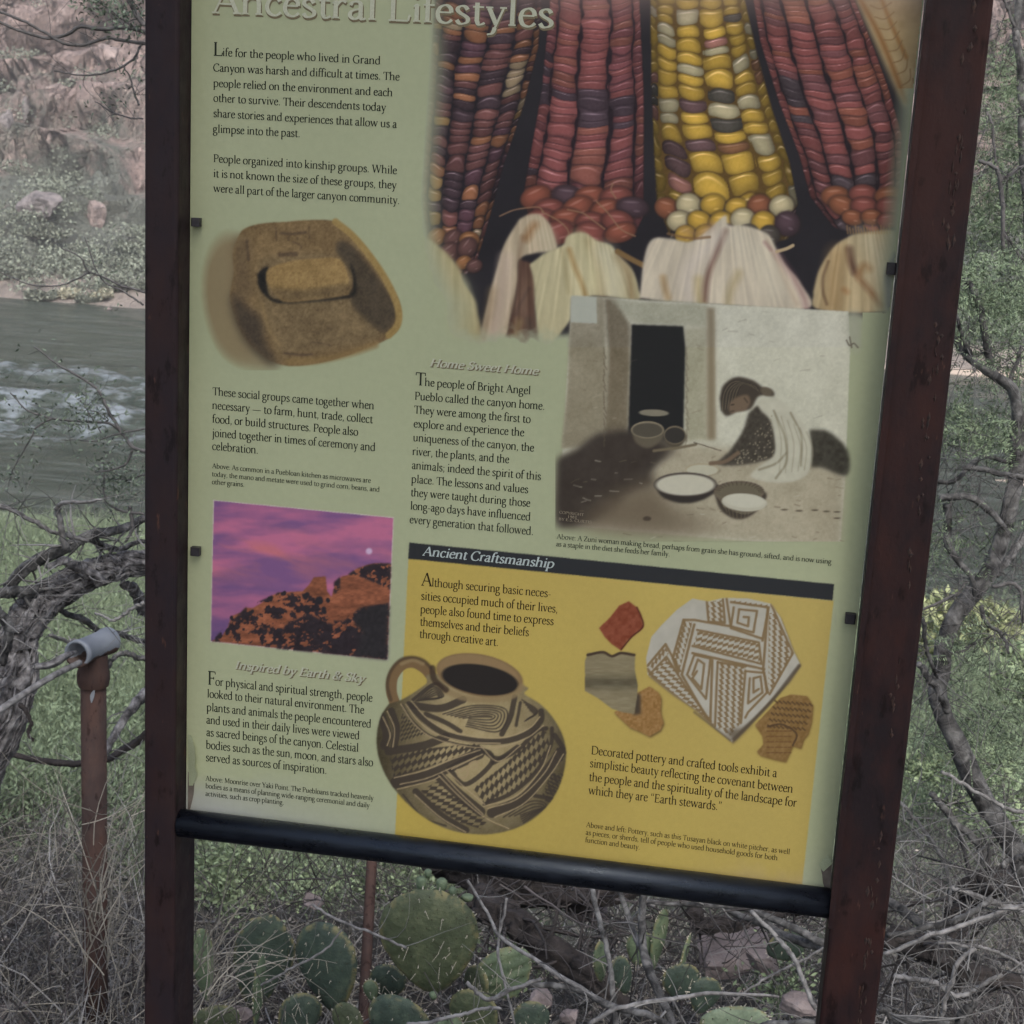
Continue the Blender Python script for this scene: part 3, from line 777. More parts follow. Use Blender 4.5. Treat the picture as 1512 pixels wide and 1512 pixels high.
zig(P5, (250, 530, 420, 680, 240, 740), (250, 740), (420, 690), 6, 6, DK, duty=.5)
zig(P5, (1290, 950, 1390, 960, 1330, 1090, 1230, 1110), (1290, 950), (1330, 1090), 6, 6, DK, duty=.5)
ll(3, 120, 560, 170, 680, 150, 760); ll(3, 150, 520, 200, 640, 190, 770); ll(3, 850, 1200, 1060, 1130, 1240, 960, 1330, 800); ll(3, 900, 1260, 1110, 1160, 1290, 960, 1380, 820)
ll(3, 280, 470, 370, 590, 500, 680, 720, 735, 940, 745); ll(3, 530, 950, 660, 1090, 820, 1240); ll(3, 340, 1100, 520, 1260, 700, 1365); ll(3, 240, 1030, 420, 990, 600, 915, 780, 835)
for w, a in _late: cv.line(P5(*a), w*.52, (150, 134, 102), soft=1.0, alpha=.9)
cv.a[sl] = before*(1-pm[..., None])+cv.a[sl]*pm[..., None]
cv.ell(*P5(795, 270)[0], 65, 31, (112, 92, 64), ang=11, soft=.06)
cv.ell(*P5(790, 255)[0], 60, 26, (122, 102, 72), ang=11, soft=.1)
cv.ell(*P5(798, 300)[0], 57, 22, (36, 33, 31), ang=9, soft=.1)
cv.line(P5(560, 380, 700, 430, 880, 440, 1030, 410, 1090, 350), 9, (122, 106, 76), soft=4, alpha=.8)
cv.line(P5(465, 220, 480, 300, 560, 370), 9, (52, 42, 34), soft=3, alpha=.8)
# potsherds
Z8 = lambda *a: ZM(840, 840, .26455, a)
BW = (108, 90, 62)
big = Z8(690, 165, 780, 182, 860, 162, 1000, 165, 1130, 195, 1180, 270, 1220, 370, 1250, 450, 1290, 530, 1230, 620, 1100, 760, 1000, 870, 910, 965, 820, 890, 700, 780, 580, 700, 440, 590, 430, 500, 460, 380, 520, 310, 600, 230)
cv.poly(big+np.array([2, 3]), (104, 92, 66), soft=1.2)
cv.poly(big, (152, 150, 138), soft=.5, tex=TEX(7, 16))
sl, pm = cv.pmask(big, .5)
before = cv.a[sl].copy()
def bl(w, *a): cv.line(Z8(*a), w*1.15, BW, soft=1.0, alpha=.92, smooth=False)
bl(3.2, 880, 165, 905, 330, 1080, 390)
bl(3.2, 860, 170, 870, 300, 780, 295, 770, 180)
bl(3.2, 640, 285, 700, 285, 900, 320)
bl(3.2, 905, 185, 1115, 215, 1080, 400)
bl(3, 920, 215, 905, 320, 1030, 355, 1050, 235, 950, 225, 940, 300, 1000, 320, 1005, 270, 975, 268)
bl(3.4, 1110, 215, 1085, 560, 1110, 690)
bl(3.4, 640, 285, 580, 500, 610, 580)
bl(3.4, 700, 310, 630, 590, 780, 850)
bl(3, 715, 340, 1060, 410, 1075, 530, 690, 430)
bl(3.4, 690, 470, 1090, 560)
bl(3, 660, 590, 700, 480, 790, 500, 765, 725, 660, 590)
bl(3, 690, 590, 720, 505, 755, 530, 740, 670, 690, 610, 715, 570)
bl(3.4, 800, 510, 790, 850)
bl(3, 830, 520, 815, 880)
bl(3.2, 830, 520, 985, 545)
bl(3.2, 985, 570, 960, 860)
bl(3, 985, 570, 1090, 580, 1105, 690, 1000, 800, 985, 830)
bl(3, 1010, 610, 1000, 750, 1080, 690, 1070, 600, 1030, 610, 1030, 690, 1060, 670)
bl(3.2, 440, 540, 540, 420, 620, 570)
bl(3, 450, 590, 545, 490, 640, 640, 790, 850)
bl(4, 440, 560, 480, 620, 800, 870)
bl(3, 1130, 200, 1250, 470, 1120, 700)
for pg, p0, p1 in (((720, 345, 1060, 415, 1072, 525, 695, 425), (720, 345), (1060, 415)), ((640, 290, 690, 300, 615, 575, 582, 500), (660, 295), (600, 540)), ((455, 590, 545, 495, 800, 850, 790, 868), (500, 560), (790, 840)),
                   ((830, 522, 985, 548, 960, 860, 900, 930, 820, 880), (830, 522), (815, 880)), ((1115, 250, 1150, 240, 1250, 470, 1180, 600, 1115, 690), (1125, 250), (1110, 690)), ((450, 540, 535, 430, 560, 470, 470, 560), (450, 540), (535, 440)),
                   ((775, 185, 860, 175, 865, 295, 785, 292), (780, 185), (785, 292)), ((900, 172, 1125, 200, 1120, 216, 905, 186), (900, 178), (1120, 206))):
    zig(Z8, pg, p0, p1, 9.5, 8, BW, amp=.45, duty=.5, alpha=.95)
cv.a[sl] = before*(1-pm[..., None])+cv.a[sl]*pm[..., None]
cv.line(Z8(1285, 540, 1120, 750, 920, 950), 5, (70, 62, 52), soft=3, alpha=.8)
cv.line(Z8(900, 955, 700, 800), 3, (84, 74, 58), soft=3, alpha=.7)
cv.poly(Z8(870, 900, 960, 890, 1040, 850, 920, 965), (74, 64, 50), soft=3, alpha=.7)
gr = lambda a, s, sy=None: (lambda X, Y, c: c+((fbm(X/s, Y/(sy or s), 4)-.5)*2*a)[..., None])
cv.poly(Z8(335, 180, 380, 215, 400, 260, 415, 325, 350, 380, 325, 400, 290, 455, 240, 420, 200, 380, 168, 330, 230, 270, 280, 205), (112, 60, 42), soft=.6, tex=gr(16, 5))
cv.line(Z8(380, 215, 405, 270, 412, 325, 350, 380, 292, 450), 2.5, (74, 38, 28), soft=1.5)
tan = Z8(385, 690, 450, 655, 500, 690, 515, 720, 512, 800, 528, 860, 510, 900, 450, 935, 390, 905, 340, 885, 250, 800, 300, 780)
cv.poly(tan+np.array([1.5, 2]), (86, 70, 42), soft=1.5)
cv.poly(tan, (128, 98, 58), soft=.6, tex=gr(20, 3))
cv.poly(Z8(360, 690, 400, 700, 400, 810, 360, 815), (62, 54, 44), soft=2)
grey = Z8(105, 470, 190, 458, 240, 485, 280, 465, 340, 465, 370, 490, 368, 560, 385, 650, 380, 720, 365, 810, 300, 800, 240, 780, 160, 720, 88, 680, 90, 590, 88, 520)
def greyt(X, Y, c):
    v = (Y-963)/90
    b = np.exp(-((v-.5)/.11)**2)
    return c*(1-.3*b)[..., None]+((fbm(X/14, Y/2.6, 3)-.5)*22)[..., None]
cv.poly(grey, (116, 108, 84), soft=.6, tex=greyt)
cv.line(Z8(105, 480, 190, 465, 240, 487, 290, 470, 365, 480), 4, (60, 48, 38), soft=1.5)
rt = Z8(1180, 720, 1240, 700, 1330, 710, 1362, 760, 1355, 850, 1335, 920, 1310, 950, 1295, 1000, 1250, 985, 1210, 1075, 1140, 1060, 1070, 1040, 1048, 1020, 1085, 980, 1080, 930, 1038, 870)
cv.poly(rt+np.array([1, 2]), (92, 72, 40), soft=1.4)
cv.poly(rt, (114, 90, 54), soft=.6, tex=gr(15, 3.5))
for r_ in range(5):
    for k in range(9):
        cv.line(Z8(1150+k*24-r_*10, 735+r_*34+k*2, 1166+k*24-r_*10, 748+r_*34+k*2), 2.2, (72, 56, 36), soft=1.4)
cv.line(Z8(1110, 880, 1190, 868, 1270, 920, 1250, 985), 2.6, (68, 52, 36), soft=1.6)
for r_ in range(5):
    for k in range(6):
        cv.line(Z8(1105+k*24, 905+r_*30, 1120+k*24, 905+r_*30), 1.6, (88, 64, 38), soft=1.2)
# worn patches
cv.ell(1262, 395, 20, 26, (0, 0, 0), alpha=0)
cv.line([(1263, 868), (1257, 900), (1262, 925)], 8, (116, 116, 104), soft=7, alpha=.7)
cv.line([(1323, 378), (1312, 404), (1313, 452)], 10, (112, 116, 108), soft=8, alpha=.7)
cv.ell(1252, 912, 16, 18, (120, 118, 110), soft=.8, alpha=.5)

for reg, k in ((cv.box(612, -165, 1372, 512), .86), (cv.box(306, 734, 584, 978), .92)):
    g_ = cv.a[reg].mean(-1, keepdims=True); dd_ = np.abs(cv.a[reg]-cv.bg[reg]).max(-1, keepdims=True) > 1.5
    cv.a[reg] = np.where(dd_, g_+(cv.a[reg]-g_)*k, cv.a[reg])

# ------------------------------------------------------------------ lettering: an upright book face drawn with a broad pen
# unit: height of the small x.  v stem, h hairline, k thick slant, n thin slant, c curve, d dot
GL = {
'a': (1.0, 'c .17 .78 .28 .95 .48 1.0 .66 .93 .7 .72;v .7 .1 .8;c .7 .12 .78 0 .96 .06;c .7 .6 .42 .53 .2 .4 .16 .17 .34 .01 .54 .05 .7 .22'),
'b': (1.2, 'v .22 .02 1.6 l;c .22 .75 .42 .97 .68 .98 .98 .76 1.0 .45 .85 .12 .58 0 .35 .02 .22 .12'),
'c': (.95, 'c .82 .82 .7 .97 .5 1.0 .26 .86 .14 .5 .26 .14 .52 0 .72 .06 .87 .2'),
'd': (1.22, 'v .92 .03 1.6 lr;c .92 .82 .72 1.0 .5 1.0 .24 .84 .14 .48 .26 .12 .52 0 .75 .05 .92 .2'),
'e': (.98, 'h .18 .82 .6;c .82 .6 .8 .82 .66 .97 .48 1.0 .24 .85 .14 .48 .26 .12 .52 0 .72 .06 .87 .2'),
'f': (.66, 'c .74 1.5 .62 1.62 .46 1.6 .32 1.4 .28 1.1;v .28 0 1.2 b;h .06 .62 .98'),
'g': (1.06, 'c .44 1.0 .22 .92 .14 .67 .22 .43 .44 .35 .66 .43 .74 .67 .66 .92 .44 1.0;n .64 .9 .98 .98;c .24 .42 .13 .24 .3 .08 .62 .04 .88 -.08 .88 -.34 .7 -.54 .4 -.58 .13 -.45 .13 -.2 .3 0'),
'h': (1.24, 'v .22 0 1.6 lb;c .22 .74 .42 .95 .66 1.0 .88 .9 .94 .62;v .94 0 .66 b'),
'i': (.58, 'v .3 0 1 lb;d .29 1.42'),
'j': (.55, 'v .3 -.3 1 l;c .3 -.3 .24 -.52 .04 -.6;d .29 1.42'),
'k': (1.15, 'v .22 0 1.6 lb;n .26 .42 .82 .95;h .6 1.0 .98;k .42 .56 .92 .03;h .76 1.12 .03'),
'l': (.58, 'v .3 0 1.6 lb'),
'm': (1.85, 'v .22 0 1 lb;c .22 .74 .4 .95 .6 1.0 .8 .9 .86 .62;v .86 0 .66 b;c .86 .74 1.06 .95 1.26 1.0 1.46 .9 1.52 .62;v 1.52 0 .66 b'),
'n': (1.24, 'v .22 0 1 lb;c .22 .74 .42 .95 .66 1.0 .88 .9 .94 .62;v .94 0 .66 b'),
'o': (1.14, 'c .57 1.0 .28 .9 .14 .5 .28 .1 .57 0 .86 .1 1.0 .5 .86 .9 .57 1.0'),
'p': (1.22, 'v .22 -.6 1 lb;c .22 .78 .44 .98 .7 .98 .98 .78 1.02 .48 .88 .14 .6 0 .38 .02 .22 .14'),
'q': (1.2, 'v .92 -.6 1 b;c .92 .84 .72 1.0 .5 1.0 .24 .84 .14 .48 .26 .12 .52 0 .75 .05 .92 .2'),
'r': (.84, 'v .24 0 1 lb;c .24 .68 .4 .9 .58 1.02 .78 .94'),
's': (.86, 'c .68 .8 .56 .96 .38 1.0 .2 .9 .18 .74 .34 .58 .54 .46 .7 .3 .66 .1 .46 0 .28 .02 .14 .2'),
't': (.73, 'v .3 .18 1.22;c .3 .22 .38 .02 .52 0 .7 .1;h .08 .64 .98'),
'u': (1.24, 'v .24 .32 1 l;c .24 .36 .3 .08 .5 0 .72 .06 .92 .24;v .92 .03 1 lr'),
'v': (1.06, 'k .18 .95 .54 .02;n .88 .95 .54 .02;h .02 .38 .98;h .7 1.04 .98'),
'w': (1.68, 'k .18 .95 .5 .02;n .84 .95 .5 .02;k .84 .95 1.16 .02;n 1.5 .95 1.16 .02;h .02 .38 .98;h .66 1.0 .98;h 1.32 1.66 .98'),
'x': (1.08, 'k .2 .95 .86 .03;n .86 .95 .22 .03;h .04 .42 .98;h .7 1.02 .98;h .04 .4 .03;h .68 1.06 .03'),
'y': (1.06, 'k .18 .95 .56 .04;n .9 .95 .5 -.15;c .5 -.15 .38 -.46 .12 -.55;h .02 .38 .98;h .72 1.06 .98'),
'z': (.98, 'h .16 .8 .96;k .8 .95 .18 .04;h .16 .86 .04'),
'A': (1.55, 'n .14 .03 .74 1.48;k .74 1.5 1.34 .03;h .36 1.04 .55;h 0 .38 .03;h 1.12 1.54 .03'),
'B': (1.32, 'v .3 0 1.5;h .08 .3 1.47;h .08 .3 .03;c .3 1.47 .7 1.46 .96 1.3 .92 .96 .7 .82 .3 .8;c .3 .8 .78 .8 1.12 .6 1.1 .22 .8 .04 .3 .03'),
'C': (1.48, 'c 1.3 1.2 1.2 1.4 .9 1.5 .45 1.35 .16 .75 .4 .15 .9 0 1.2 .1 1.36 .32;n 1.3 1.15 1.3 1.48'),
'D': (1.65, 'v .3 0 1.5;h .08 .3 1.47;h .08 .3 .03;c .3 1.47 .8 1.47 1.3 1.25 1.48 .75 1.3 .25 .8 .03 .3 .03'),
'E': (1.28, 'v .3 0 1.5;h .08 1.05 1.47;h .08 1.1 .03;h .3 .85 .78;n 1.05 1.47 1.07 1.2;n 1.1 .03 1.18 .35;n .85 .65 .85 .92'),
'F': (1.18, 'v .3 0 1.5 b;h .08 1.05 1.47;h .3 .85 .75;n 1.05 1.47 1.07 1.2;n .85 .62 .85 .9'),
'G': (1.6, 'c 1.3 1.2 1.2 1.4 .9 1.5 .45 1.35 .16 .75 .4 .15 .9 0 1.15 .05 1.3 .15;n 1.3 1.15 1.3 1.48;v 1.3 .13 .62;h 1.06 1.5 .65'),
'H': (1.68, 'v .3 0 1.5 bt;v 1.36 0 1.5 bt;h .3 1.36 .78'),
'I': (.75, 'v .37 0 1.5 bt'),
'L': (1.22, 'v .3 0 1.5 t;h .08 1.08 .03;n 1.08 .03 1.16 .38'),
'M': (1.95, 'n .3 .03 .36 1.47;k .38 1.47 .95 .1;n .95 .1 1.56 1.47;v 1.62 0 1.5 b;h .1 .5 .03;h .16 .42 1.47;h 1.54 1.85 1.47'),
'O': (1.65, 'c .82 1.5 .38 1.32 .16 .75 .38 .18 .82 0 1.26 .18 1.48 .75 1.26 1.32 .82 1.5'),
'P': (1.22, 'v .3 0 1.5 b;h .08 .3 1.47;c .3 1.47 .75 1.47 1.05 1.3 1.05 .95 .8 .73 .3 .72'),
'S': (1.12, 'c .92 1.2 .82 1.42 .55 1.5 .28 1.38 .2 1.12 .4 .88 .75 .68 .95 .42 .85 .12 .55 0 .28 .06 .16 .35'),
'T': (1.36, 'v .7 0 1.5 b;h .08 1.32 1.47;n .1 1.47 .08 1.15;n 1.3 1.47 1.32 1.15'),
'W': (2.1, 'k .2 1.47 .62 .03;n 1.06 1.47 .62 .03;k 1.06 1.47 1.48 .03;n 1.9 1.47 1.48 .03;h .02 .44 1.47;h .84 1.26 1.47;h 1.7 2.08 1.47'),
'Y': (1.36, 'k .16 1.47 .7 .7;n 1.22 1.47 .7 .7;v .7 0 .72 b;h 0 .4 1.47;h 1.02 1.38 1.47'),
'Z': (1.28, 'h .17 1.1 1.47;k 1.08 1.45 .18 .05;h .16 1.14 .03;n 1.14 .03 1.2 .35;n .17 1.47 .12 1.2'),
'K': (1.4, 'v .3 0 1.5 bt;n .34 .7 1.1 1.47;k .55 .9 1.2 .03;h .95 1.4 .03'),
'U': (1.6, 'v .3 .5 1.5 t;c .3 .5 .4 .12 .8 0 1.2 .15 1.3 .5;n 1.3 .5 1.3 1.47'),
'R': (1.4, 'v .3 0 1.5 b;h .08 .3 1.47;c .3 1.47 .75 1.47 1.0 1.3 1.0 .95 .8 .77 .3 .75;k .7 .74 1.25 .03;h 1.15 1.4 .03'),
'N': (1.6, 'n .3 .03 .3 1.47;k .3 1.47 1.3 .05;n 1.3 .05 1.3 1.47'),
'&': (1.55, 'c 1.3 .9 1.1 .35 .7 .02 .3 .1 .18 .42 .5 .8 .85 1.1 .8 1.42 .55 1.5 .36 1.25 .5 .9 .9 .35 1.3 .02;h 1.1 1.5 .92'),
'.': (.5, 'd .25 .08'), ',': (.5, 'd .25 .08;n .3 .06 .16 -.25'), ':': (.52, 'd .26 .08;d .26 .8'), ';': (.52, 'd .26 .8;d .26 .08;n .31 .06 .17 -.25'),
'-': (.72, 'z .1 .6 .45'), '\u2014': (2.1, 'z .1 2.0 .45'),
'\u201c': (.95, 'd .28 1.2;n .22 1.22 .36 1.55;d .66 1.2;n .6 1.22 .74 1.55'), '\u201d': (.95, 'd .28 1.5;n .34 1.5 .2 1.15;d .66 1.5;n .72 1.5 .58 1.15'),
'1': (1.0, 'v .5 0 1.45 lb'), '9': (1.0, 'c .8 1.0 .5 .7 .2 1.0 .5 1.45 .8 1.0 .7 .3 .3 0'), '0': (1.0, 'c .5 1.45 .18 .75 .5 0 .82 .75 .5 1.45'), '3': (1.0, 'c .2 1.3 .5 1.45 .75 1.15 .4 .8 .8 .4 .5 0 .18 .2'),
}
SER = .085
def glyph_strokes(ch, bold=1.0):
    """strips of left/right outline points"""
    adv, src = GL[ch]
    TH, TN = .235*bold, .10*bold
    out = []
    def strip(P, W):
        P = np.asarray(P, float)
        T = np.gradient(P, axis=0); T /= np.linalg.norm(T, axis=1)[:, None]+1e-9
        N = np.stack([-T[:, 1], T[:, 0]], 1)
        out.append((P+N*W[:, None]/2, P-N*W[:, None]/2))
    for tok in src.split(';'):
        p = tok.split()
        c = p[0]; fl = p[-1] if p[-1].isalpha() else ''
        a = [float(q) for q in p[1:] if not q.isalpha()]
        if c == 'v':
            strip([(a[0], a[1]), (a[0], a[2])], np.array([TH, TH]))
            s = .19*bold
            if 'b' in fl: strip([(a[0]-s, a[1]+SER/2), (a[0]+s, a[1]+SER/2)], np.array([SER]*2))
            if 't' in fl: strip([(a[0]-s, a[2]-SER/2), (a[0]+s, a[2]-SER/2)], np.array([SER]*2))
            if 'r' in fl: strip([(a[0], a[1]+SER/2), (a[0]+s, a[1]+SER)], np.array([SER]*2))
            if 'l' in fl: strip([(a[0]-s, a[2]-.13), (a[0]+TH*.3, a[2]-.02)], np.array([SER*.7, SER*1.6]))
        elif c == 'h':
            strip([(a[0], a[2]), (a[1], a[2])], np.array([TN]*2))
        elif c == 'z':
            strip([(a[0], a[2]), (a[1], a[2])], np.array([.1]*2))
        elif c in 'kn':
            w = TH if c == 'k' else TN*1.15
            strip([(a[0], a[1]), (a[2], a[3])], np.array([w, w]))
        elif c == 'd':
            r = .11*bold
            t = np.linspace(0, math.pi, 5)
            out.append((np.stack([a[0]+r*np.cos(t), a[1]+r*np.sin(t)], 1), np.stack([a[0]+r*np.cos(t), a[1]-r*np.sin(t)], 1)))
        else:
            P = spline(np.array(a).reshape(-1, 2), len(a)//2*3)
            T = np.gradient(P, axis=0); T /= np.linalg.norm(T, axis=1)[:, None]+1e-9
            ang = np.arctan2(T[:, 1], T[:, 0])-rad(12)
            strip(P, TN+(TH-TN)*np.abs(np.sin(ang))**1.3)
    return adv, out
_gc = {}
def text_line(mb, txt, x0, y0, x1, y1, xh, yoff, slant=0.0, bold=1.0, drop=1.0, shift=(0, 0), word=.5):
    """one line of print between two baseline points of the photograph; yoff: how far it stands proud of the panel"""
    A = at(x0+shift[0], y0+shift[1], 0.0); B = at(x1+shift[0], y1+shift[1], 0.0)
    hm = at(x0, y0-xh, 0.0)[2]-at(x0, y0, 0.0)[2]
    items = []; x = 0.0
    for i, ch in enumerate(txt):
        if ch == ' ':
            x += word; continue
        k = drop if (i == 0) else 1.0
        if (ch, bold) not in _gc: _gc[(ch, bold)] = glyph_strokes(ch, bold)
        adv, st = _gc[(ch, bold)]
        items.append((x, k, st)); x += (adv-.01)*k*(.93 if k > 1 else 1)
    tot = x-.04
    ex = (B-A)/tot
    e = 0
    for gx, k, st in items:
        for q, (l, r) in enumerate(st):
            V = []
            for P in (l, r):
                gx2 = gx+(P[:, 0]+slant*P[:, 1])*k-.1
                V.append(A+gx2[:, None]*ex+(P[:, 1]*k*hm)[:, None]*np.array([0, 0, 1.0])+np.array([0, -yoff-(q % 7)*4e-6-(e % 2)*2e-6, 0]))
            n = len(l); 
            f = [(i, i+1, n+i+1, n+i) for i in range(n-1)]
            mb.add(np.vstack(V), f)
        e += 1
def flat_mat(name, c, rough=.55):
    m = bpy.data.materials.new(name)
    nt, bs = nodes(m)
    a = lin(c)/KP
    n = add_noise(nt, 900, 2)
    r = ramp(nt, n.outputs[0], [(.3, tuple(a*.9)), (.7, tuple(a*1.1))])
    nt.links.new(r.outputs[0], bs.inputs['Base Color'])
    bs.inputs['Roughness'].default_value = rough
    bs.inputs['Specular IOR Level'].default_value = .2
    return m

# ------------------------------------------------------------------ the panel and its print
def project(P):
    d = P-CAM
    w = d@Fw
    return 756+FPX*(d@Rt)/w, 756-FPX*(d@Up)/w
def sample(A, px, py):
    px = np.clip(px, 0, CW-1.001); py = np.clip(py-CY0, 0, A.shape[0]-1.001)
    xi = px.astype(int); yi = py.astype(int); fx = (px-xi)[..., None]; fy = (py-yi)[..., None]
    return (A[yi, xi]*(1-fx)+A[yi, xi+1]*fx)*(1-fy)+(A[yi+1, xi]*(1-fx)+A[yi+1, xi+1]*fx)*fy
def print_material():
    m = bpy.data.materials.new('printed_sheet')
    nt, bs = nodes(m)
    at_ = nt.nodes.new('ShaderNodeAttribute'); at_.attribute_name = 'print'
    n = add_noise(nt, 160, 4)
    r = ramp(nt, n.outputs[0], [(.3, (.97,)*3), (.7, (1.03,)*3)])
    nt.links.new(mix(nt, 1.0, at_.outputs['Color'], r.outputs[0], 'MULTIPLY'), bs.inputs['Base Color'])
    n2 = add_noise(nt, 5, 3)
    r2 = ramp(nt, n2.outputs[0], [(.3, (.42,)*3), (.7, (.6,)*3)])
    nt.links.new(r2.outputs[0], bs.inputs['Roughness'])
    bs.inputs['Specular IOR Level'].default_value = .2
    n3 = add_noise(nt, 14, 3)
    bump(nt, bs, n3.outputs[0], .05, .004)
    return m
M_PRINT = print_material()
def colour_verts(me, cols):
    a = me.color_attributes.new('print', 'FLOAT_COLOR', 'POINT')
    c = np.ones((len(me.vertices), 4), np.float32)
    c[:, :3] = lin(np.clip(cols, 4, 250))/KP
    a.data.foreach_set('color', c.ravel())
sign = thing('information_sign', 'tall green and yellow park information panel about ancestral lifestyles, held between two rusty posts', 'sign', (0.305, 0, 0))
PW, PH = 0.6105, 0.912
# board
nx, nz = 70, 100
gx, gz_ = np.meshgrid(np.linspace(-.002, PW, nx), np.linspace(ZP-.004, ZP+PH, nz))
V = np.stack([gx, gx*0, gz_], -1).reshape(-1, 3)
I = np.arange(nx*nz).reshape(nz, nx)
Q = np.stack([I[:-1, :-1], I[:-1, 1:], I[1:, 1:], I[1:, :-1]], -1).reshape(-1, 4)
me = quads_mesh('panel', V, Q)
px, py = project(V)
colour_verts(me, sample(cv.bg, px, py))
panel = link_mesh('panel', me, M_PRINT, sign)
panel['label'] = 'pale green printed panel with texts and pictures'
mb = MB()
mb.box(-.002, PW, .0003, .0045, ZP-.004, ZP+PH)
m = mat_noise('panel_edge', [(.3, (.52, .53, .48)), (.7, (.62, .62, .57))], 40, .5, .1)
mb.build('backing_board', m, panel)
def picture(name, x0, y0, x1, y1, off, step=1.3, label=None, need=None):
    xs = np.arange(x0, x1, step); ys = np.arange(y0, y1, step)
    gx, gy = np.meshgrid(xs, ys)
    V = at_many(gx, gy, 0.0).reshape(-1, 3)
    V[:, 1] -= off
    dif = np.abs(sample(cv.a, gx, gy)-sample(cv.bg, gx, gy)).max(-1) > .35
    er = 1364.5-.108*gy-3.5*np.exp(-((gy-20)/200)**2)*0
    ok = (V[:, 0].reshape(gx.shape) < PW-.0006) & (V[:, 0].reshape(gx.shape) > 0) & (V[:, 2].reshape(gx.shape) > ZP-.003)
    cell = (dif[:-1, :-1] | dif[1:, :-1] | dif[:-1, 1:] | dif[1:, 1:]) & ok[:-1, :-1] & ok[1:, 1:] & ok[:-1, 1:] & ok[1:, :-1]
    if need is not None:
        cell &= need((gx+step/2)[:-1, :-1], (gy+step/2)[:-1, :-1])
    I = np.arange(gx.size).reshape(gx.shape)
    Q = np.stack([I[1:, :-1], I[1:, 1:], I[:-1, 1:], I[:-1, :-1]], -1)[cell]
    used = np.unique(Q)
    rem = np.full(gx.size, -1); rem[used] = np.arange(len(used))
    me = quads_mesh(name, V[used], rem[Q])
    colour_verts(me, sample(cv.a, gx.ravel()[used], gy.ravel()[used]))
    o = link_mesh(name, me, M_PRINT, panel)
    if label: o['label'] = label
    return o
yline = lambda x: 801+(x-604.5)*.0981
picture('corn_picture', 615, -160, 1372, 516, .0001, label='printed picture of dark red and yellow corn cobs', need=lambda x, y: (y < 436+(x-838)*.056) | (x < 842) | (x > 1200) & (y < 462))
picture('grinding_stone_picture', 285, 318, 600, 548, .0001, label='printed picture of a hollowed grinding stone')
picture('sunset_picture', 306, 734, 586, 979, .0001, label='printed picture of a purple sunset over an orange cliff')
picture('courtyard_picture', 820, 433, 1275, 800, .00018, label='printed brown and white picture of a person seated beside bowls', need=lambda x, y: ~((y < 436+(x-838)*.056) | (x < 842) & (y < 440)))
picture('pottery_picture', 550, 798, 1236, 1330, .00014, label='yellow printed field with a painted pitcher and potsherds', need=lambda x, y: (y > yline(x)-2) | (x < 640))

M_INK = flat_mat('dark_ink', (27, 32, 25))
M_INKB = flat_mat('brown_ink', (38, 31, 14))
M_PALE = flat_mat('pale_ink', (153, 156, 138))
M_PALE2 = flat_mat('white_ink', (150, 160, 158))
M_SHAD = flat_mat('shadow_ink', (98, 90, 70))
D = .0003
def para(name, lines, xh, mat=None, drop=1.0, **k):
    mb = MB()
    for i, (t, x0, y0, x1, y1) in enumerate(lines):
        text_line(mb, t, x0, y0, x1, y1, xh, D, drop=drop if i == 0 else 1.0, **k)
    return mb.build(name, mat or M_INK, panel)
def heading(txt, x0, y0, x1, y1, xh, sh, slant, bold, name='heading', m1=None, m2=None):
    mb = MB(); text_line(mb, txt, x0, y0, x1, y1, xh, D, slant=slant, bold=bold*1.12, shift=sh)
    a = mb.build(name+'_shadow', m2 or M_SHAD, panel)
    mb = MB(); text_line(mb, txt, x0, y0, x1, y1, xh, D+.00012, slant=slant, bold=bold)
    return mb.build(name, m1 or M_PALE, panel)
heading('Ancestral Lifestyles', 316, 19, 820, 41, 25.5, (1.0, 3.2), 0, .95, 'title')
para('paragraph', [('Life for the people who lived in Grand', 315.5, 82, 562.6, 95.2), ('Canyon was harsh and difficult at times. The', 315.2, 105.2, 590.7, 119), ('people relied on the environment and each', 315.7, 128, 580.5, 142.4),
     ('other to survive. Their descendents today', 315.7, 150, 570.5, 164.3), ('share stories and experiences that allow us a', 315.7, 172.6, 586.7, 188.8), ('glimpse into the past.', 315.2, 195.6, 443.8, 202.6),
     ], 7.6, drop=1.75)
para('paragraph', [('People organized into kinship groups. While', 315.7, 239.3, 586.7, 257.1), ('it is not known the size of these groups, they', 315.7, 261.4, 586, 279), ('were all part of the larger canyon community.', 315.7, 283.3, 590.7, 301.5)], 7.6)
para('paragraph', [('These social groups came together when', 314.5, 583.3, 553.1, 604.5), ('necessary \u2014 to farm, hunt, trade, collect', 314, 603.6, 551, 624.8), ('food, or build structures. People also', 314, 623.8, 529.5, 643.3),
     ('joined together in times of ceremony and', 314, 644.4, 555, 666), ('celebration.', 313.8, 664, 381.9, 670)], 7.7)
para('caption', [('Above: As common in a Puebloan kitchen as microwaves are', 313.8, 691, 547.9, 712.9), ('today, the mano and metate were used to grind corn, beans, and', 313.3, 703, 561, 726.2), ('other grains.', 313.3, 714.6, 361.4, 718.8)], 4.7)
heading('Home Sweet Home', 634.6, 540.5, 794.5, 553.2, 7.6, (1.5, 1.6), .3, 1.25)
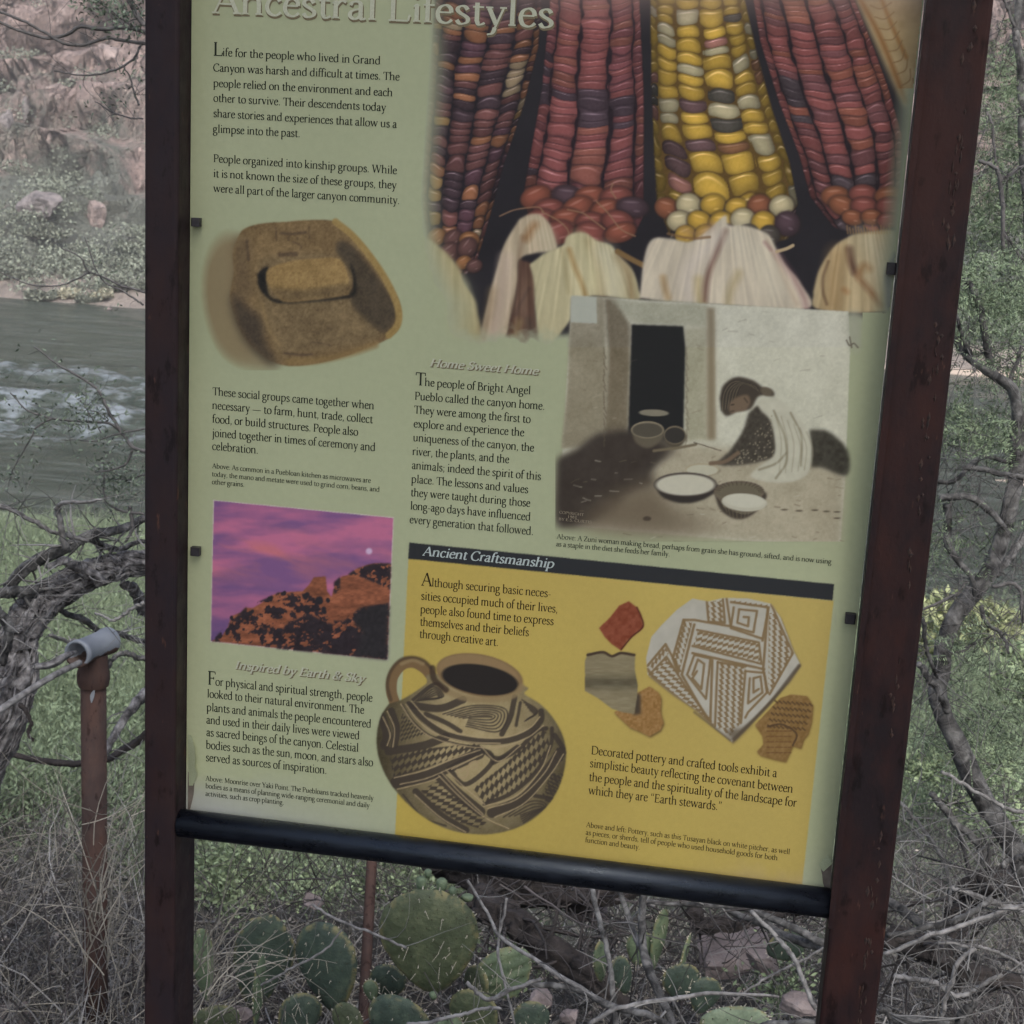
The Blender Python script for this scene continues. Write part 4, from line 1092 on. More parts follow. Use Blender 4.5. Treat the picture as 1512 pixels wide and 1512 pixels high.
para('paragraph', [('The people of Bright Angel', 613.8, 568.6, 784, 582.3), ('Pueblo called the canyon home.', 612.8, 590, 804.9, 605.2), ('They were among the first to', 611.8, 610.3, 784, 624.6), ('explore and experience the', 611.2, 630.7, 774.5, 644.2),
     ('uniqueness of the canyon, the', 610.4, 651.1, 789, 666.7), ('river, the plants, and the', 609.4, 671.6, 752.3, 683.9), ('animals; indeed the spirit of this', 608.5, 692, 799.3, 708.9), ('place. The lessons and values', 607.9, 712.4, 780.5, 728.2),
     ('they were taught during those', 607, 732.3, 783.4, 748.4), ('long-ago days have influenced', 606.3, 752, 784, 768.8), ('every generation that followed.', 605.3, 772.2, 788, 790.1)], 7.7, drop=1.65)
para('caption', [('Above: A Zuni woman making bread, perhaps from grain she has ground, sifted, and is now using', 822.4, 795.3, 1228, 832.7), ('as a staple in the diet she feeds her family.', 821.5, 806.3, 989.3, 821.6)], 4.8)
mb = MB(); text_line(mb, 'Ancient Craftsmanship', 624.5, 819.9, 818, 839, 8.9, D, slant=.22, bold=1.15)
mb.build('heading', M_PALE2, panel)
para('paragraph', [('Although securing basic neces-', 622.7, 864.3, 814.1, 882.1), ('sities occupied much of their lives,', 622.3, 885.2, 824, 904.8), ('people also found time to express', 621.2, 904.8, 818, 923), ('themselves and their beliefs', 620.6, 923.4, 781.4, 939.3), ('through creative art.', 619.9, 941.5, 736.2, 953.9)], 8.0, M_INKB, drop=1.6)
heading('Inspired by Earth & Sky', 346.5, 987, 538, 1007.4, 7.9, (1.5, 1.6), .3, 1.25)
para('paragraph', [('For physical and spiritual strength, people', 307.2, 1010.6, 550.6, 1036.2), ('looked to their natural environment. The', 306.4, 1029.5, 538.2, 1053.9), ('plants and animals the people encountered', 305.8, 1049.4, 548.7, 1074.6), ('and used in their daily lives were viewed', 305.3, 1068, 531.5, 1091.8),
     ('as sacred beings of the canyon. Celestial', 305.3, 1086.4, 530, 1110), ('bodies such as the sun, moon, and stars also', 304.8, 1105, 551.4, 1131.5), ('served as sources of inspiration.', 304.5, 1123.5, 483.1, 1142.8)], 7.8, drop=1.7)
para('caption', [('Above: Moonrise over Yaki Point. The Puebloans tracked heavenly', 304, 1152.4, 551.9, 1181.7), ('bodies as a means of planning wide-ranging ceremonial and daily', 304, 1163.4, 546, 1192.6), ('activities, such as crop planting.', 303.7, 1174.8, 419.6, 1188.3)], 4.8)
para('paragraph', [('Decorated pottery and crafted tools exhibit a', 873.3, 1113.3, 1147.5, 1147.5), ('simplistic beauty reflecting the covenant between', 871.4, 1132.3, 1171.1, 1170.6), ('the people and the spirituality of the landscape for', 870, 1152.6, 1176.7, 1191.3), ('which they are \u201cEarth stewards.\u201d', 869.2, 1172.3, 1066.4, 1196.8)], 8.2, M_INKB)
para('caption', [('Above and left: Pottery, such as this Tusayan black on white pitcher, as well', 865.8, 1221, 1166.4, 1261.3), ('as pieces, or sherds, tell of people who used household goods for both', 865, 1232.2, 1148.4, 1270.3), ('function and beauty.', 864.4, 1243.3, 945, 1254.5)], 5.0, M_INKB)
para('photo_credit', [('COPYRIGHT', 826, 758, 862, 762), ('1903', 838, 764.5, 852, 766), ('BY E.S. CURTIS', 825, 768, 874, 773)], 2.6, flat_mat('credit_ink', (120, 112, 96)))
del cv

# ------------------------------------------------------------------ the sign's steel frame
def rust_mat(name, base, warm, speck=True, rough=.55, lvl=1.0):
    m = bpy.data.materials.new(name)
    nt, bs = nodes(m)
    n = add_noise(nt, 14, 8, stretch=(1, 1, .4), rough=.7)
    r = ramp(nt, n.outputs[0], [(.42, tuple(np.array(base)*lvl)), (.62, tuple(np.array(warm)*lvl))])
    n2 = add_noise(nt, 70, 5, stretch=(1, 1, .4))
    r2 = ramp(nt, n2.outputs[0], [(.58, (1, 1, 1)), (.66, (.45, .4, .4))])
    c = mix(nt, 1.0, r.outputs[0], r2.outputs[0], 'MULTIPLY')
    n3 = add_noise(nt, 120, 4, stretch=(1, 1, .3))
    r3 = ramp(nt, n3.outputs[0], [(.66, (0, 0, 0)), (.72, (1, 1, 1))])
    c = mix(nt, r3.outputs[0], c, tuple(np.array((.075, .036, .026))*lvl))
    nt.links.new(c, bs.inputs['Base Color'])
    n4 = add_noise(nt, 30, 4)
    r4 = ramp(nt, n4.outputs[0], [(.3, (rough-.12,)*3), (.7, (rough+.18,)*3)])
    nt.links.new(r4.outputs[0], bs.inputs['Roughness'])
    bs.inputs['Specular IOR Level'].default_value = .22
    bump(nt, bs, n2.outputs[0], .35, .0015)
    n5 = add_noise(nt, 300, 3)
    bump(nt, bs, n5.outputs[0], .2, .0006)
    return m
M_POSTL = rust_mat('post_steel_left', (.020, .014, .018), (.030, .016, .016))
M_POST = rust_mat('post_steel_right', (.015, .010, .012), (.038, .015, .013))
def post(x0, x1, zt, mat, lab, spk=None):
    mb = MB(); mb.box(x0, x1, -.0255, .028, -.12, zt, .0035)
    o = mb.build('post', mat, sign); o['label'] = lab
    return o
ptl = post(-.0345, -.003, ZP+PH+.06, M_POSTL, 'left steel post, dark violet brown')
ptr = post(.6128, .6615, ZP+PH+.06, M_POST, 'right steel post, dark red brown with rust flakes')
# a lip along the right post that grips the panel, and the blistered seam near its outer edge
mb = MB(); mb.box(.6112, .6165, -.0285, -.0256, ZP-.02, ZP+PH+.02)
mb.build('gripping_lip', M_POST, ptr)
mb = MB()
rg = np.random.default_rng(4)
for k in range(190):
    z = ZP-.4+rg.random()*1.3
    if vnoise(z*14, 3.3) < .42: continue
    x = .6475+rg.normal()*.0022; w = rg.uniform(.0006, .0022); h = rg.uniform(.0015, .006)
    y = -.0256
    v = [(x-w, y, z), (x, y-.0006, z-h), (x+w, y, z), (x, y-.0006, z+h), (x, y-.0012, z)]
    mb.add(v, [(0, 1, 4), (1, 2, 4), (2, 3, 4), (3, 0, 4)])
o = mb.build('rust_flakes', mat_noise('rust_flake', [(.4, (.055, .028, .021)), (.6, (.022, .013, .012))], 300, .8, .2), ptr); o['kind'] = 'stuff'
mb = MB()
for k in range(3):
    x = -.0125+k*.003
    mb.box(x, x+.0012, -.0262, -.0256, -.1, ZP+PH+.04)
# bar under the panel
M_BAR = bpy.data.materials.new('bar_paint')
nt, bs = nodes(M_BAR)
n = add_noise(nt, 90, 8, stretch=(.35, 1, 1), rough=.75)
r = ramp(nt, n.outputs[0], [(.4, (.004, .005, .008)), (.62, (.008, .010, .016)), (.78, (.02, .024, .034))])
nt.links.new(r.outputs[0], bs.inputs['Base Color'])
rrr = ramp(nt, n.outputs[0], [(.35, (.2,)*3), (.65, (.5,)*3)]); nt.links.new(rrr.outputs[0], bs.inputs['Roughness'])
bs.inputs['Specular Tint'].default_value = (.72, .85, 1.0, 1)
bump(nt, bs, n.outputs[0], .5, .0012)
mb = MB()
mb.tube([(-.0025, -.0125, ZP-.0077), (.30, -.0125, ZP-.0056), (.6115, -.0125, ZP-.0036)], .0134, 28)
mb.build('lower_bar', M_BAR, sign, True)
mb = MB(); mb.box(-.003, .6128, -.014, .014, ZP+PH, ZP+PH+.03, .003)
mb.build('upper_bar', M_BAR, sign)
# small retaining clips
M_CLIP = mat_noise('clip_steel', [(.3, (.012, .011, .015)), (.7, (.03, .026, .032))], 60, .5, .2)
for (px0, py0, px1, py1) in ((284, 322, 297, 334), (283, 808, 296, 819), (1308, 388, 1324, 405), (1247, 906, 1264, 919)):
    a = at(px0, py1, -.004); b = at(px1, py0, -.004)
    mb = MB(); mb.box(min(a[0], b[0]), max(a[0], b[0]), -.0085, -.0012, a[2], b[2], .0015)
    mb.build('clip', M_CLIP, sign)
# the printed film has come loose at two corners
def film(name, P, mat, lab=None):
    mb = MB(); n = len(P)//2
    mb.add(P, [(i, i+1, n+i+1, n+i) for i in range(n-1)])
    o = mb.build(name, mat, panel, True)
    if lab: o['label'] = lab
M_FILM = flat_mat('film_edge', (138, 146, 120))
M_FILMB = mat_noise('film_back', [(.3, (.10, .085, .07)), (.7, (.2, .17, .14))], 60, .8, .2)
ys = np.linspace(1085, 1160, 9)
L = [at(277.5+1.5*i/8, y, -.0012) for i, y in enumerate(ys)]
Rr = [at(279+9*math.sin(math.pi*min(1, i/8+.06))**.7+(6 if i > 5 else 0), y, -.0012-.004*math.sin(math.pi*i/8)) for i, y in enumerate(ys)]
film('peeling_film', L+Rr, M_FILM, 'loose curl of the printed film')
L = [at(277.5, y, -.0008) for y in np.linspace(1140, 1198, 5)]
Rr = [at(x, y, -.0008) for x, y in ((282, 1140), (287, 1157), (286, 1172), (284, 1182), (280, 1198))]
film('bare_backing', L+Rr, M_FILMB)
L = [at(x, y, -.0008) for x, y in ((1212, 1283), (1214, 1292), (1215, 1303), (1218, 1313), (1219, 1318))]
Rr = [at(x, y, -.0008) for x, y in ((1229, 1270), (1228, 1283), (1227, 1296), (1226, 1308), (1225, 1318))]
film('bare_backing', L+Rr, M_FILMB)
L = [at(x, y, -.0016) for x, y in ((1209, 1276), (1211, 1280), (1213, 1284), (1216, 1287))]
Rr = [at(x, y, -.004) for x, y in ((1222, 1262), (1225, 1266), (1228, 1270), (1228, 1276))]
film('peeling_film', L+Rr, M_FILM, 'torn flap of film at the lower right corner')

# ------------------------------------------------------------------ ground, river, canyon side
GY = np.array([-8, -1, 0, 1.0, 2.0, 4.0, 8.0, 14, 21.5, 24, 30, 50, 55, 58, 62, 70, 84, 100, 122, 150, 200])
GZ = np.array([.1, .03, 0, -.16, -.36, -.85, -1.75, -3.05, -4.50, -4.85, -5.6, -5.4, -4.75, -4.05, -3.3, -.6, 7.5, 19, 44, 70, 90])
WATER = -4.43
def gh(x, y):
    x = np.asarray(x, float); y = np.asarray(y, float)
    yy = y+(vnoise(x/9+4, y*0+2.2)-.5)*3.0*np.clip(y/15, 0, 1)*np.clip((50-y)/10, 0, 1)-.045*x*np.clip((y-40)/15, 0, 1)*0
    yy = yy+np.clip((y-45)/10, 0, 1)*((x+28)*.10)*np.clip(1-(y-60)/40, 0, 1)
    z = np.interp(yy, GY, GZ)
    z = z+(fbm(x*1.4, y*1.4, 4)-.5)*.14*np.clip(y-.2, 0, 1)*np.clip((50-y)/20, 0, 1)
    # sand spit in front of the right bank
    z = z+1.15*np.exp(-(((x-7.2)/4.2)**2+((y-33)/2.6)**2)**2)
    f = np.clip((y-57)/10, 0, 1)
    rock = np.abs(fbm(x/13+3, y/16, 4)-.5)*2
    ledge = fbm(x/5+9, y/5, 4)
    z = z+f*((fbm(x/22, y/22, 4)-.5)*11+(ledge-.5)*4.0-rock*3)
    return z
def terrace(x, y, z):
    """harder beds stand out as broken steps"""
    f = np.clip((y-63)/8, 0, 1)
    st = 3.1
    ph = z/st+fbm(x/12, y/12, 3)*2.4
    fr = ph-np.floor(ph)
    s = np.floor(ph)+np.clip((fr-.45)/.28, 0, 1)
    return z*(1-f*.8)+(s-fbm(x/12, y/12, 3)*2.4)*st*f*.8
xs = np.concatenate([np.linspace(-260, -70, 40), np.linspace(-68, -56, 14), np.linspace(-55.6, -20, 190), np.linspace(-19, 3, 60), np.linspace(3.2, 22, 120), np.linspace(23, 50, 25), np.linspace(55, 230, 35)])
ys = np.concatenate([np.linspace(-60, -8, 8), np.linspace(-7, 6, 130), np.linspace(6.2, 30, 90), np.linspace(30.5, 54, 30), np.linspace(54.3, 112, 210), np.linspace(113, 200, 60)])
gx, gy = np.meshgrid(xs, ys)
gz = gh(gx, gy)
gz = np.where(gy > 60, terrace(gx, gy, gz), gz)
# pull the rock faces sideways a little so they are broken and overhung
jx = (fbm(gx/4+5, gz/3, 3)-.5)*2.2*np.clip((gy-60)/8, 0, 1)
jy = (fbm(gx/3.1+7, gz/2.3+3, 4)-.5)*2.6*np.clip((gy-60)/8, 0, 1)
def cells(x, y, k=0):
    """value of the nearest of a set of scattered points: blocky, cracked ground"""
    xi = np.floor(x).astype(int); yi = np.floor(y).astype(int)
    best = np.full(x.shape, 9.0); val = np.zeros(x.shape); tilt = np.zeros(x.shape)
    for a in (-1, 0, 1):
        for b in (-1, 0, 1):
            cx = xi+a+hsh(xi+a, yi+b, k+1)*.9; cy = yi+b+hsh(xi+a, yi+b, k+2)*.9
            d = (x-cx)**2+(y-cy)**2
            m_ = d < best
            best = np.where(m_, d, best); val = np.where(m_, hsh(xi+a, yi+b, k+3)-.5, val)
            tilt = np.where(m_, (x-cx)*(hsh(xi+a, yi+b, k+4)-.5)+(y-cy)*(hsh(xi+a, yi+b, k+5)-.5), tilt)
    return val+tilt*1.2
fr_ = np.clip((gy-62)/6, 0, 1)*np.clip(fbm(gx/14+3, gz/7, 3)*3-.9, 0, 1)
jy = jy+fr_*(cells(gx/3.4+fbm(gx/2, gz/2, 2), gz/2.6)*4.2+cells(gx/1.3+5, gz/1.1+fbm(gx, gz, 2), 3)*1.7)
jx = jx+fr_*cells(gx/2+9, gz/1.9, 6)*1.0
V = np.stack([gx+jx, gy+jy, gz], -1)
I = np.arange(gx.size).reshape(gx.shape)
def sheet(name, rows, mat, smooth=False):
    v = V[rows].reshape(-1, 3); n, k = V[rows].shape[:2]
    i = np.arange(n*k).reshape(n, k)
    q = np.stack([i[:-1, :-1], i[:-1, 1:], i[1:, 1:], i[1:, :-1]], -1).reshape(-1, 4)
    o = link_mesh(name, quads_mesh(name, v, q), mat, None, smooth)
    o['kind'] = 'structure'
    return o
# near ground: leaf litter, dust and moss-green grass colour further down
M_G = bpy.data.materials.new('bank_soil')
nt, bs = nodes(M_G)
n = add_noise(nt, 16, 8, rough=.7)
r = ramp(nt, n.outputs[0], [(.40, (.008, .0075, .007)), (.56, (.03, .028, .024)), (.72, (.15, .135, .12))])  # near soil made very dark to stand in for shade in the gaps
n2 = add_noise(nt, .9, 6, rough=.65)
r2 = ramp(nt, n2.outputs[0], [(.4, (.09, .12, .075)), (.6, (.17, .21, .13))])
sep_ = nt.nodes.new('ShaderNodeSeparateXYZ'); tc = nt.nodes.new('ShaderNodeTexCoord')
nt.links.new(tc.outputs['Object'], sep_.inputs[0])
mr = nt.nodes.new('ShaderNodeMapRange'); mr.inputs[1].default_value = 2.4; mr.inputs[2].default_value = 4.5
nt.links.new(sep_.outputs[1], mr.inputs[0])
c = mix(nt, mr.outputs[0], r.outputs[0], r2.outputs[0])
mr2 = nt.nodes.new('ShaderNodeMapRange'); mr2.inputs[1].default_value = 21.5; mr2.inputs[2].default_value = 27
nt.links.new(sep_.outputs[1], mr2.inputs[0])
c = mix(nt, mr2.outputs[0], c, (.45, .37, .30))
nt.links.new(c, bs.inputs['Base Color']); bs.inputs['Roughness'].default_value = .95
n3 = add_noise(nt, 40, 8, rough=.7); bump(nt, bs, n3.outputs[0], .8, .02)
k0 = int(np.searchsorted(ys, 53.5))
sheet('ground', slice(0, k0+1), M_G, True)
# far side
M_C = bpy.data.materials.new('canyon_rock')
nt, bs = nodes(M_C)
n = add_noise(nt, .5, 12, rough=.74, stretch=(1, 1, 1.5), dist=.7)
r = ramp(nt, n.outputs[0], [(.3, (.33, .26, .25)), (.45, (.51, .39, .36)), (.56, (.62, .48, .44)), (.7, (.70, .58, .54))])
n2 = add_noise(nt, 2.6, 10, rough=.8, stretch=(1.6, 1, .6))
r2 = ramp(nt, n2.outputs[0], [(.36, (.36, .35, .37)), (.46, (.95, .95, .95)), (.75, (1.2, 1.16, 1.14))])
c = mix(nt, .9, r.outputs[0], r2.outputs[0], 'MULTIPLY')
vc_ = nt.nodes.new('ShaderNodeTexVoronoi'); vc_.feature = 'DISTANCE_TO_EDGE'; vc_.inputs['Scale'].default_value = .75; vc_.inputs['Detail'].default_value = 2; vc_.inputs['Roughness'].default_value = .6
tcv = nt.nodes.new('ShaderNodeTexCoord'); mpv = nt.nodes.new('ShaderNodeMapping'); mpv.inputs['Scale'].default_value = (1.5, .8, .7); nt.links.new(tcv.outputs['Object'], mpv.inputs[0])
nw = add_noise(nt, .9, 4); mw = nt.nodes.new('ShaderNodeMix'); mw.data_type = 'VECTOR'; mw.inputs[0].default_value = .55
nt.links.new(mpv.outputs[0], mw.inputs[4]); nt.links.new(nw.outputs['Color'], mw.inputs[5]); nt.links.new(mw.outputs[1], vc_.inputs['Vector'])
rv = ramp(nt, vc_.outputs['Distance'], [(.0, (.30, .28, .29)), (.035, (.72, .71, .71)), (.10, (1, 1, 1))])
c = mix(nt, .6, c, rv.outputs[0], 'MULTIPLY')
# scrub colour gathers on the gentler ledges and low on the slope
sep_ = nt.nodes.new('ShaderNodeSeparateXYZ'); geo = nt.nodes.new('ShaderNodeNewGeometry'); nt.links.new(geo.outputs['Position'], sep_.inputs[0])
n3 = add_noise(nt, .22, 7, rough=.7)
mr = nt.nodes.new('ShaderNodeMapRange'); mr.inputs[1].default_value = 9; mr.inputs[2].default_value = -2.5
nt.links.new(sep_.outputs[2], mr.inputs[0])
ad = nt.nodes.new('ShaderNodeMath'); ad.operation = 'ADD'; nt.links.new(n3.outputs[0], ad.inputs[0])
ml = nt.nodes.new('ShaderNodeMath'); ml.operation = 'MULTIPLY'; ml.inputs[1].default_value = .42; nt.links.new(mr.outputs[0], ml.inputs[0]); nt.links.new(ml.outputs[0], ad.inputs[1])
rr = ramp(nt, ad.outputs[0], [(.66, (0, 0, 0)), (.80, (1, 1, 1))])
n4 = add_noise(nt, 1.3, 7, rough=.8)
r4 = ramp(nt, n4.outputs[0], [(.35, (.13, .15, .13)), (.6, (.24, .26, .22)), (.75, (.34, .34, .30))])
c = mix(nt, rr.outputs[0], c, r4.outputs[0])
# sandy shore
mr3 = nt.nodes.new('ShaderNodeMapRange'); mr3.inputs[1].default_value = -3.5; mr3.inputs[2].default_value = -3.75
nt.links.new(sep_.outputs[2], mr3.inputs[0])
c = mix(nt, mr3.outputs[0], c, (.50, .43, .38))
nt.links.new(c, bs.inputs['Base Color']); bs.inputs['Roughness'].default_value = .95
n5 = add_noise(nt, 1.6, 12, rough=.8); bump(nt, bs, n5.outputs[0], 1.0, 1.3); bump(nt, bs, rv.outputs[0], .7, .5)
sheet('canyon_cliff', slice(k0, len(ys)), M_C, False)
# river: real ripples, a broad band of broken water in the middle
xs = np.concatenate([np.linspace(-260, -60, 30), np.linspace(-58, -32, 30), np.linspace(-31.8, 22, 470), np.linspace(23, 230, 30)])
ys = np.concatenate([np.linspace(19, 24, 16), np.geomspace(24.1, 66, 330)])
gx, gy = np.meshgrid(xs, ys)
wx = gx+(fbm(gx/7, gy/3, 3)-.5)*5
rif = np.exp(-((gy-33.5-(gx+14)*.05)/6.2)**4)*(.55+.6*fbm(gx/6, gy/1.6, 3))*np.clip((6-gx)/10, .12, 1)
a1 = (fbm(wx/1.1, gy/.42, 4)-.5)*.10+(fbm(wx/3.4+9, gy/1.1, 3)-.5)*.12
a2 = (fbm(wx/.62+3, gy/.34, 3)-.5)*.5+(fbm(wx/2.4, gy/.8+5, 2)-.5)*.6
gz = WATER+a1*.75+a2*rif*.85
i = np.arange(gx.size).reshape(gx.shape)
q = np.stack([i[:-1, :-1], i[:-1, 1:], i[1:, 1:], i[1:, :-1]], -1).reshape(-1, 4)
M_W = bpy.data.materials.new('river_water')
nt, bs = nodes(M_W)
me = quads_mesh('river', np.stack([gx, gy, gz], -1).reshape(-1, 3), q)
at_ = me.color_attributes.new('broken', 'FLOAT_COLOR', 'POINT')
fo = np.clip(rif*1.5, 0, 1)*np.clip(.62+a2*1.6+(fbm(gx/.6, gy/1.3, 3)-.5)*1.5, 0, 1.2)
cc = np.ones((gx.size, 4), np.float32); cc[:, :3] = fo.reshape(-1, 1)
at_.data.foreach_set('color', cc.ravel())
an = nt.nodes.new('ShaderNodeAttribute'); an.attribute_name = 'broken'
n = add_noise(nt, .35, 5, stretch=(1, 2.5, 1))
r = ramp(nt, n.outputs[0], [(.3, (.026, .038, .028)), (.7, (.05, .064, .048))])
n2 = add_noise(nt, 5.5, 8, stretch=(.4, 1.1, 1), rough=.7)
adw = nt.nodes.new('ShaderNodeMath'); adw.operation = 'ADD'; aml = nt.nodes.new('ShaderNodeMath'); aml.operation = 'MULTIPLY'; aml.inputs[1].default_value = .42; nt.links.new(an.outputs['Fac'], aml.inputs[0]); nt.links.new(aml.outputs[0], adw.inputs[0]); nt.links.new(n2.outputs[0], adw.inputs[1])
r2 = ramp(nt, adw.outputs[0], [(.0, (0, 0, 0)), (.5, (0, 0, 0))]); r2.color_ramp.elements[0].position = .86
r2.color_ramp.elements[1].position = 1.0
sc_ = nt.nodes.new('ShaderNodeMapRange'); sc_.inputs[1].default_value = .74; sc_.inputs[2].default_value = 1.0; nt.links.new(adw.outputs[0], sc_.inputs[0])
ns_ = add_noise(nt, 2.2, 6, stretch=(.16, 1.5, 1), rough=.65); rs_ = ramp(nt, ns_.outputs[0], [(.5, (0, 0, 0)), (.66, (.7, .7, .7))])
wb = mix(nt, rs_.outputs[0], r.outputs[0], (.12, .14, .13))  # streak highlights of the calm water painted into the base colour
c = mix(nt, sc_.outputs[0], wb, (.22, .255, .28))  # pale foam and sky sheen on the broken water are painted into the colour
nt.links.new(c, bs.inputs['Base Color'])
bs.inputs['Roughness'].default_value = .12
bs.inputs['Specular IOR Level'].default_value = .32
bs.inputs['IOR'].default_value = 1.33
n3 = add_noise(nt, 3.2, 8, stretch=(.8, 1.6, 1), rough=.7); bump(nt, bs, n3.outputs[0], .9, .12)
o = link_mesh('river', me, M_W, None, True); o['kind'] = 'structure'

# ------------------------------------------------------------------ leaves, grass, twigs
def rot_quads(C, W, H, rg, up=.5, tri=False):
    """small leaf faces at random attitudes round the centres"""
    n = len(C)
    a = rg.random(n)*2*math.pi; t = np.arccos(np.clip(rg.uniform(-1, 1, n), -1, 1))*(1-up)
    d = np.stack([np.sin(t)*np.cos(a), np.sin(t)*np.sin(a), np.cos(t)], 1)
    b = rg.standard_normal((n, 3)); s = np.cross(d, b); s /= np.linalg.norm(s, axis=1)[:, None]+1e-9
    W = np.broadcast_to(W, (n,))[:, None]; H = np.broadcast_to(H, (n,))[:, None]
    nn = np.cross(d, s)
    V = np.stack([C, C+d*H*.5+s*W*.5+nn*W*.12, C+d*H, C+d*H*.5-s*W*.5+nn*W*.12], 1)
    return V.reshape(-1, 3), np.arange(n*4).reshape(n, 4)
def strands(name, roots, dirs, length, width, mat, rg, seg=4, droop=.4, curl=.3, kind='stuff', parent=None):
    """thin bent flat-sided stalks (three-sided) as one mesh"""
    n = len(roots)
    L = np.broadcast_to(length, (n,)); W = np.broadcast_to(width, (n,))
    P = np.zeros((n, seg+1, 3)); P[:, 0] = roots
    d = dirs/np.linalg.norm(dirs, axis=1)[:, None]
    cu = rg.standard_normal((n, 3))*curl
    for k in range(seg):
        d = d+cu/seg+rg.standard_normal((n, 3))*curl*.5/seg
        d[:, 2] -= droop/seg
        d /= np.linalg.norm(d, axis=1)[:, None]
        P[:, k+1] = P[:, k]+d*(L/seg)[:, None]
    side = np.cross(P[:, -1]-P[:, 0]+1e-6, rg.standard_normal((n, 3))); side /= np.linalg.norm(side, axis=1)[:, None]+1e-9
    s2 = np.cross(side, P[:, -1]-P[:, 0]); s2 /= np.linalg.norm(s2, axis=1)[:, None]+1e-9
    tp = np.linspace(1, .25, seg+1)
    V = np.zeros((n, seg+1, 3, 3))
    for j, a in enumerate((0, 2.09, 4.19)):
        V[:, :, j] = P+(side[:, None]*math.cos(a)+s2[:, None]*math.sin(a))*(W[:, None]*tp[None]/2)[..., None]
    idx = np.arange(n*(seg+1)*3).reshape(n, seg+1, 3)
    a0 = idx[:, :-1]; a1 = idx[:, 1:]
    q = np.stack([a0, np.roll(a0, -1, 2), np.roll(a1, -1, 2), a1], -1).reshape(-1, 4)
    o = link_mesh(name, quads_mesh(name, V.reshape(-1, 3), q), mat, parent)
    if kind: o['kind'] = kind
    return o, P
def leafmat(name, a, b, vary=(.55, 1.5), rough=.75, trans=.0):
    m = mat_noise(name, [(.3, a), (.7, b)], 6, rough, 0)
    return island_vary(m, *vary)
M_GRASS = leafmat('green_grass', (.12, .165, .10), (.21, .265, .16), (.65, 1.3))
M_DRY = leafmat('dry_grass', (.15, .14, .115), (.38, .355, .30), (.2, 1.5))
M_TWIG = leafmat('dead_twig', (.10, .098, .095), (.29, .285, .275), (.2, 1.6))
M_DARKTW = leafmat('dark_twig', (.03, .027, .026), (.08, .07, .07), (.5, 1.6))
rg = np.random.default_rng(5)
def scatter(px0, px1, py0, py1, n, rg):
    """ground points that are seen between these limits"""
    px = rg.uniform(px0, px1, n*2); py = rg.uniform(py0, py1, n*2)
    d = Fw+((px-756)/FPX)[:, None]*Rt-((py-756)/FPX)[:, None]*Up
    t = np.full(len(px), 1.0)
    for k in range(60):
        P = CAM+d*t[:, None]
        h = P[:, 2]-gh(P[:, 0], P[:, 1])
        t = t+np.clip(h/np.maximum(.25, -d[:, 2]*1.3), -.3, 2)*.8
    P = CAM+d*t[:, None]
    ok = (P[:, 1] > .6) & (P[:, 1] < 24) & (np.abs(P[:, 2]-gh(P[:, 0], P[:, 1])) < .15)
    return P[ok][:n]
# green bank, seen to the left and right of the sign
G = []
for (a, b, c_, d_, n) in ((-120, 260, 790, 1200, 15000), (1290, 1640, 800, 1200, 7000), (200, 700, 1230, 1330, 2200), (-700, -120, 760, 1300, 7000), (260, 1290, 770, 1230, 8000)):
    G.append(scatter(a, b, c_, d_, n*2, rg))
G = np.vstack(G); dist = np.linalg.norm(G-CAM, axis=1)
dr = rg.standard_normal((len(G), 3))*.45+np.array([0, 0, 1])
strands('grass', G, dr, rg.uniform(.12, .34, len(G))*np.clip(dist/7, .6, 1.6), .0034*dist/4, M_GRASS, rg, 2, .5, .3)
# rounded green herbs between them
H = scatter(-120, 260, 830, 1250, 2600, rg); H2 = scatter(1290, 1640, 850, 1250, 1500, rg); H3 = scatter(260, 1290, 820, 1230, 1400, rg); H4 = scatter(-700, -120, 820, 1300, 1200, rg); H = np.vstack([H, H2, H3, H4])
H = np.repeat(H, 22, 0)+rg.standard_normal((len(H)*22, 3))*np.array([.15, .15, .09])+np.array([0, 0, .12])
dist = np.linalg.norm(H-CAM, axis=1)
v, f = rot_quads(H, .0013*dist, .0048*dist, rg, .5)
o = link_mesh('low_herbs', quads_mesh('low_herbs', v, f), leafmat('herb_leaf', (.12, .165, .10), (.19, .25, .15), (.7, 1.2)), None); o['kind'] = 'stuff'
# grey-tan dead grass and twig litter close by
D1 = scatter(-420, 330, 1190, 1900, 3400, rg); D2 = scatter(260, 1330, 1300, 1900, 2500, rg); D3 = scatter(1300, 1680, 1230, 1900, 1300, rg)
D = np.vstack([D1, D2, D3])
D = D[(D[:, 1] > 1.42) | (D[:, 0] < -.22) | (D[:, 0] > .66)]
dr = rg.standard_normal((len(D), 3))*np.array([1, 1, .35])+np.array([.1, 0, .55])
strands('dry_grass', D, dr, rg.uniform(.08, .36, len(D)), rg.uniform(.0012, .0038, len(D)), M_DRY, rg, 5, .6, .9)
D = np.vstack([scatter(-150, 260, 1150, 1900, 1500, rg), scatter(260, 1330, 1290, 1900, 1500, rg), scatter(1290, 1680, 1150, 1900, 1500, rg)])
D = D[(D[:, 1] > 1.35) | (D[:, 0] < -.22) | (D[:, 0] > .66)]
dr = rg.standard_normal((len(D), 3))*np.array([1, 1, .5])+np.array([0, 0, .35])
strands('twig_litter', D+np.array([0, 0, .02]), dr, rg.uniform(.10, .45, len(D)), rg.uniform(.002, .006, len(D)), M_TWIG, rg, 4, .3, .7)
D = np.vstack([scatter(-150, 260, 1180, 1900, 800, rg), scatter(260, 1330, 1290, 1900, 800, rg), scatter(1290, 1680, 1150, 1900, 2600, rg)])
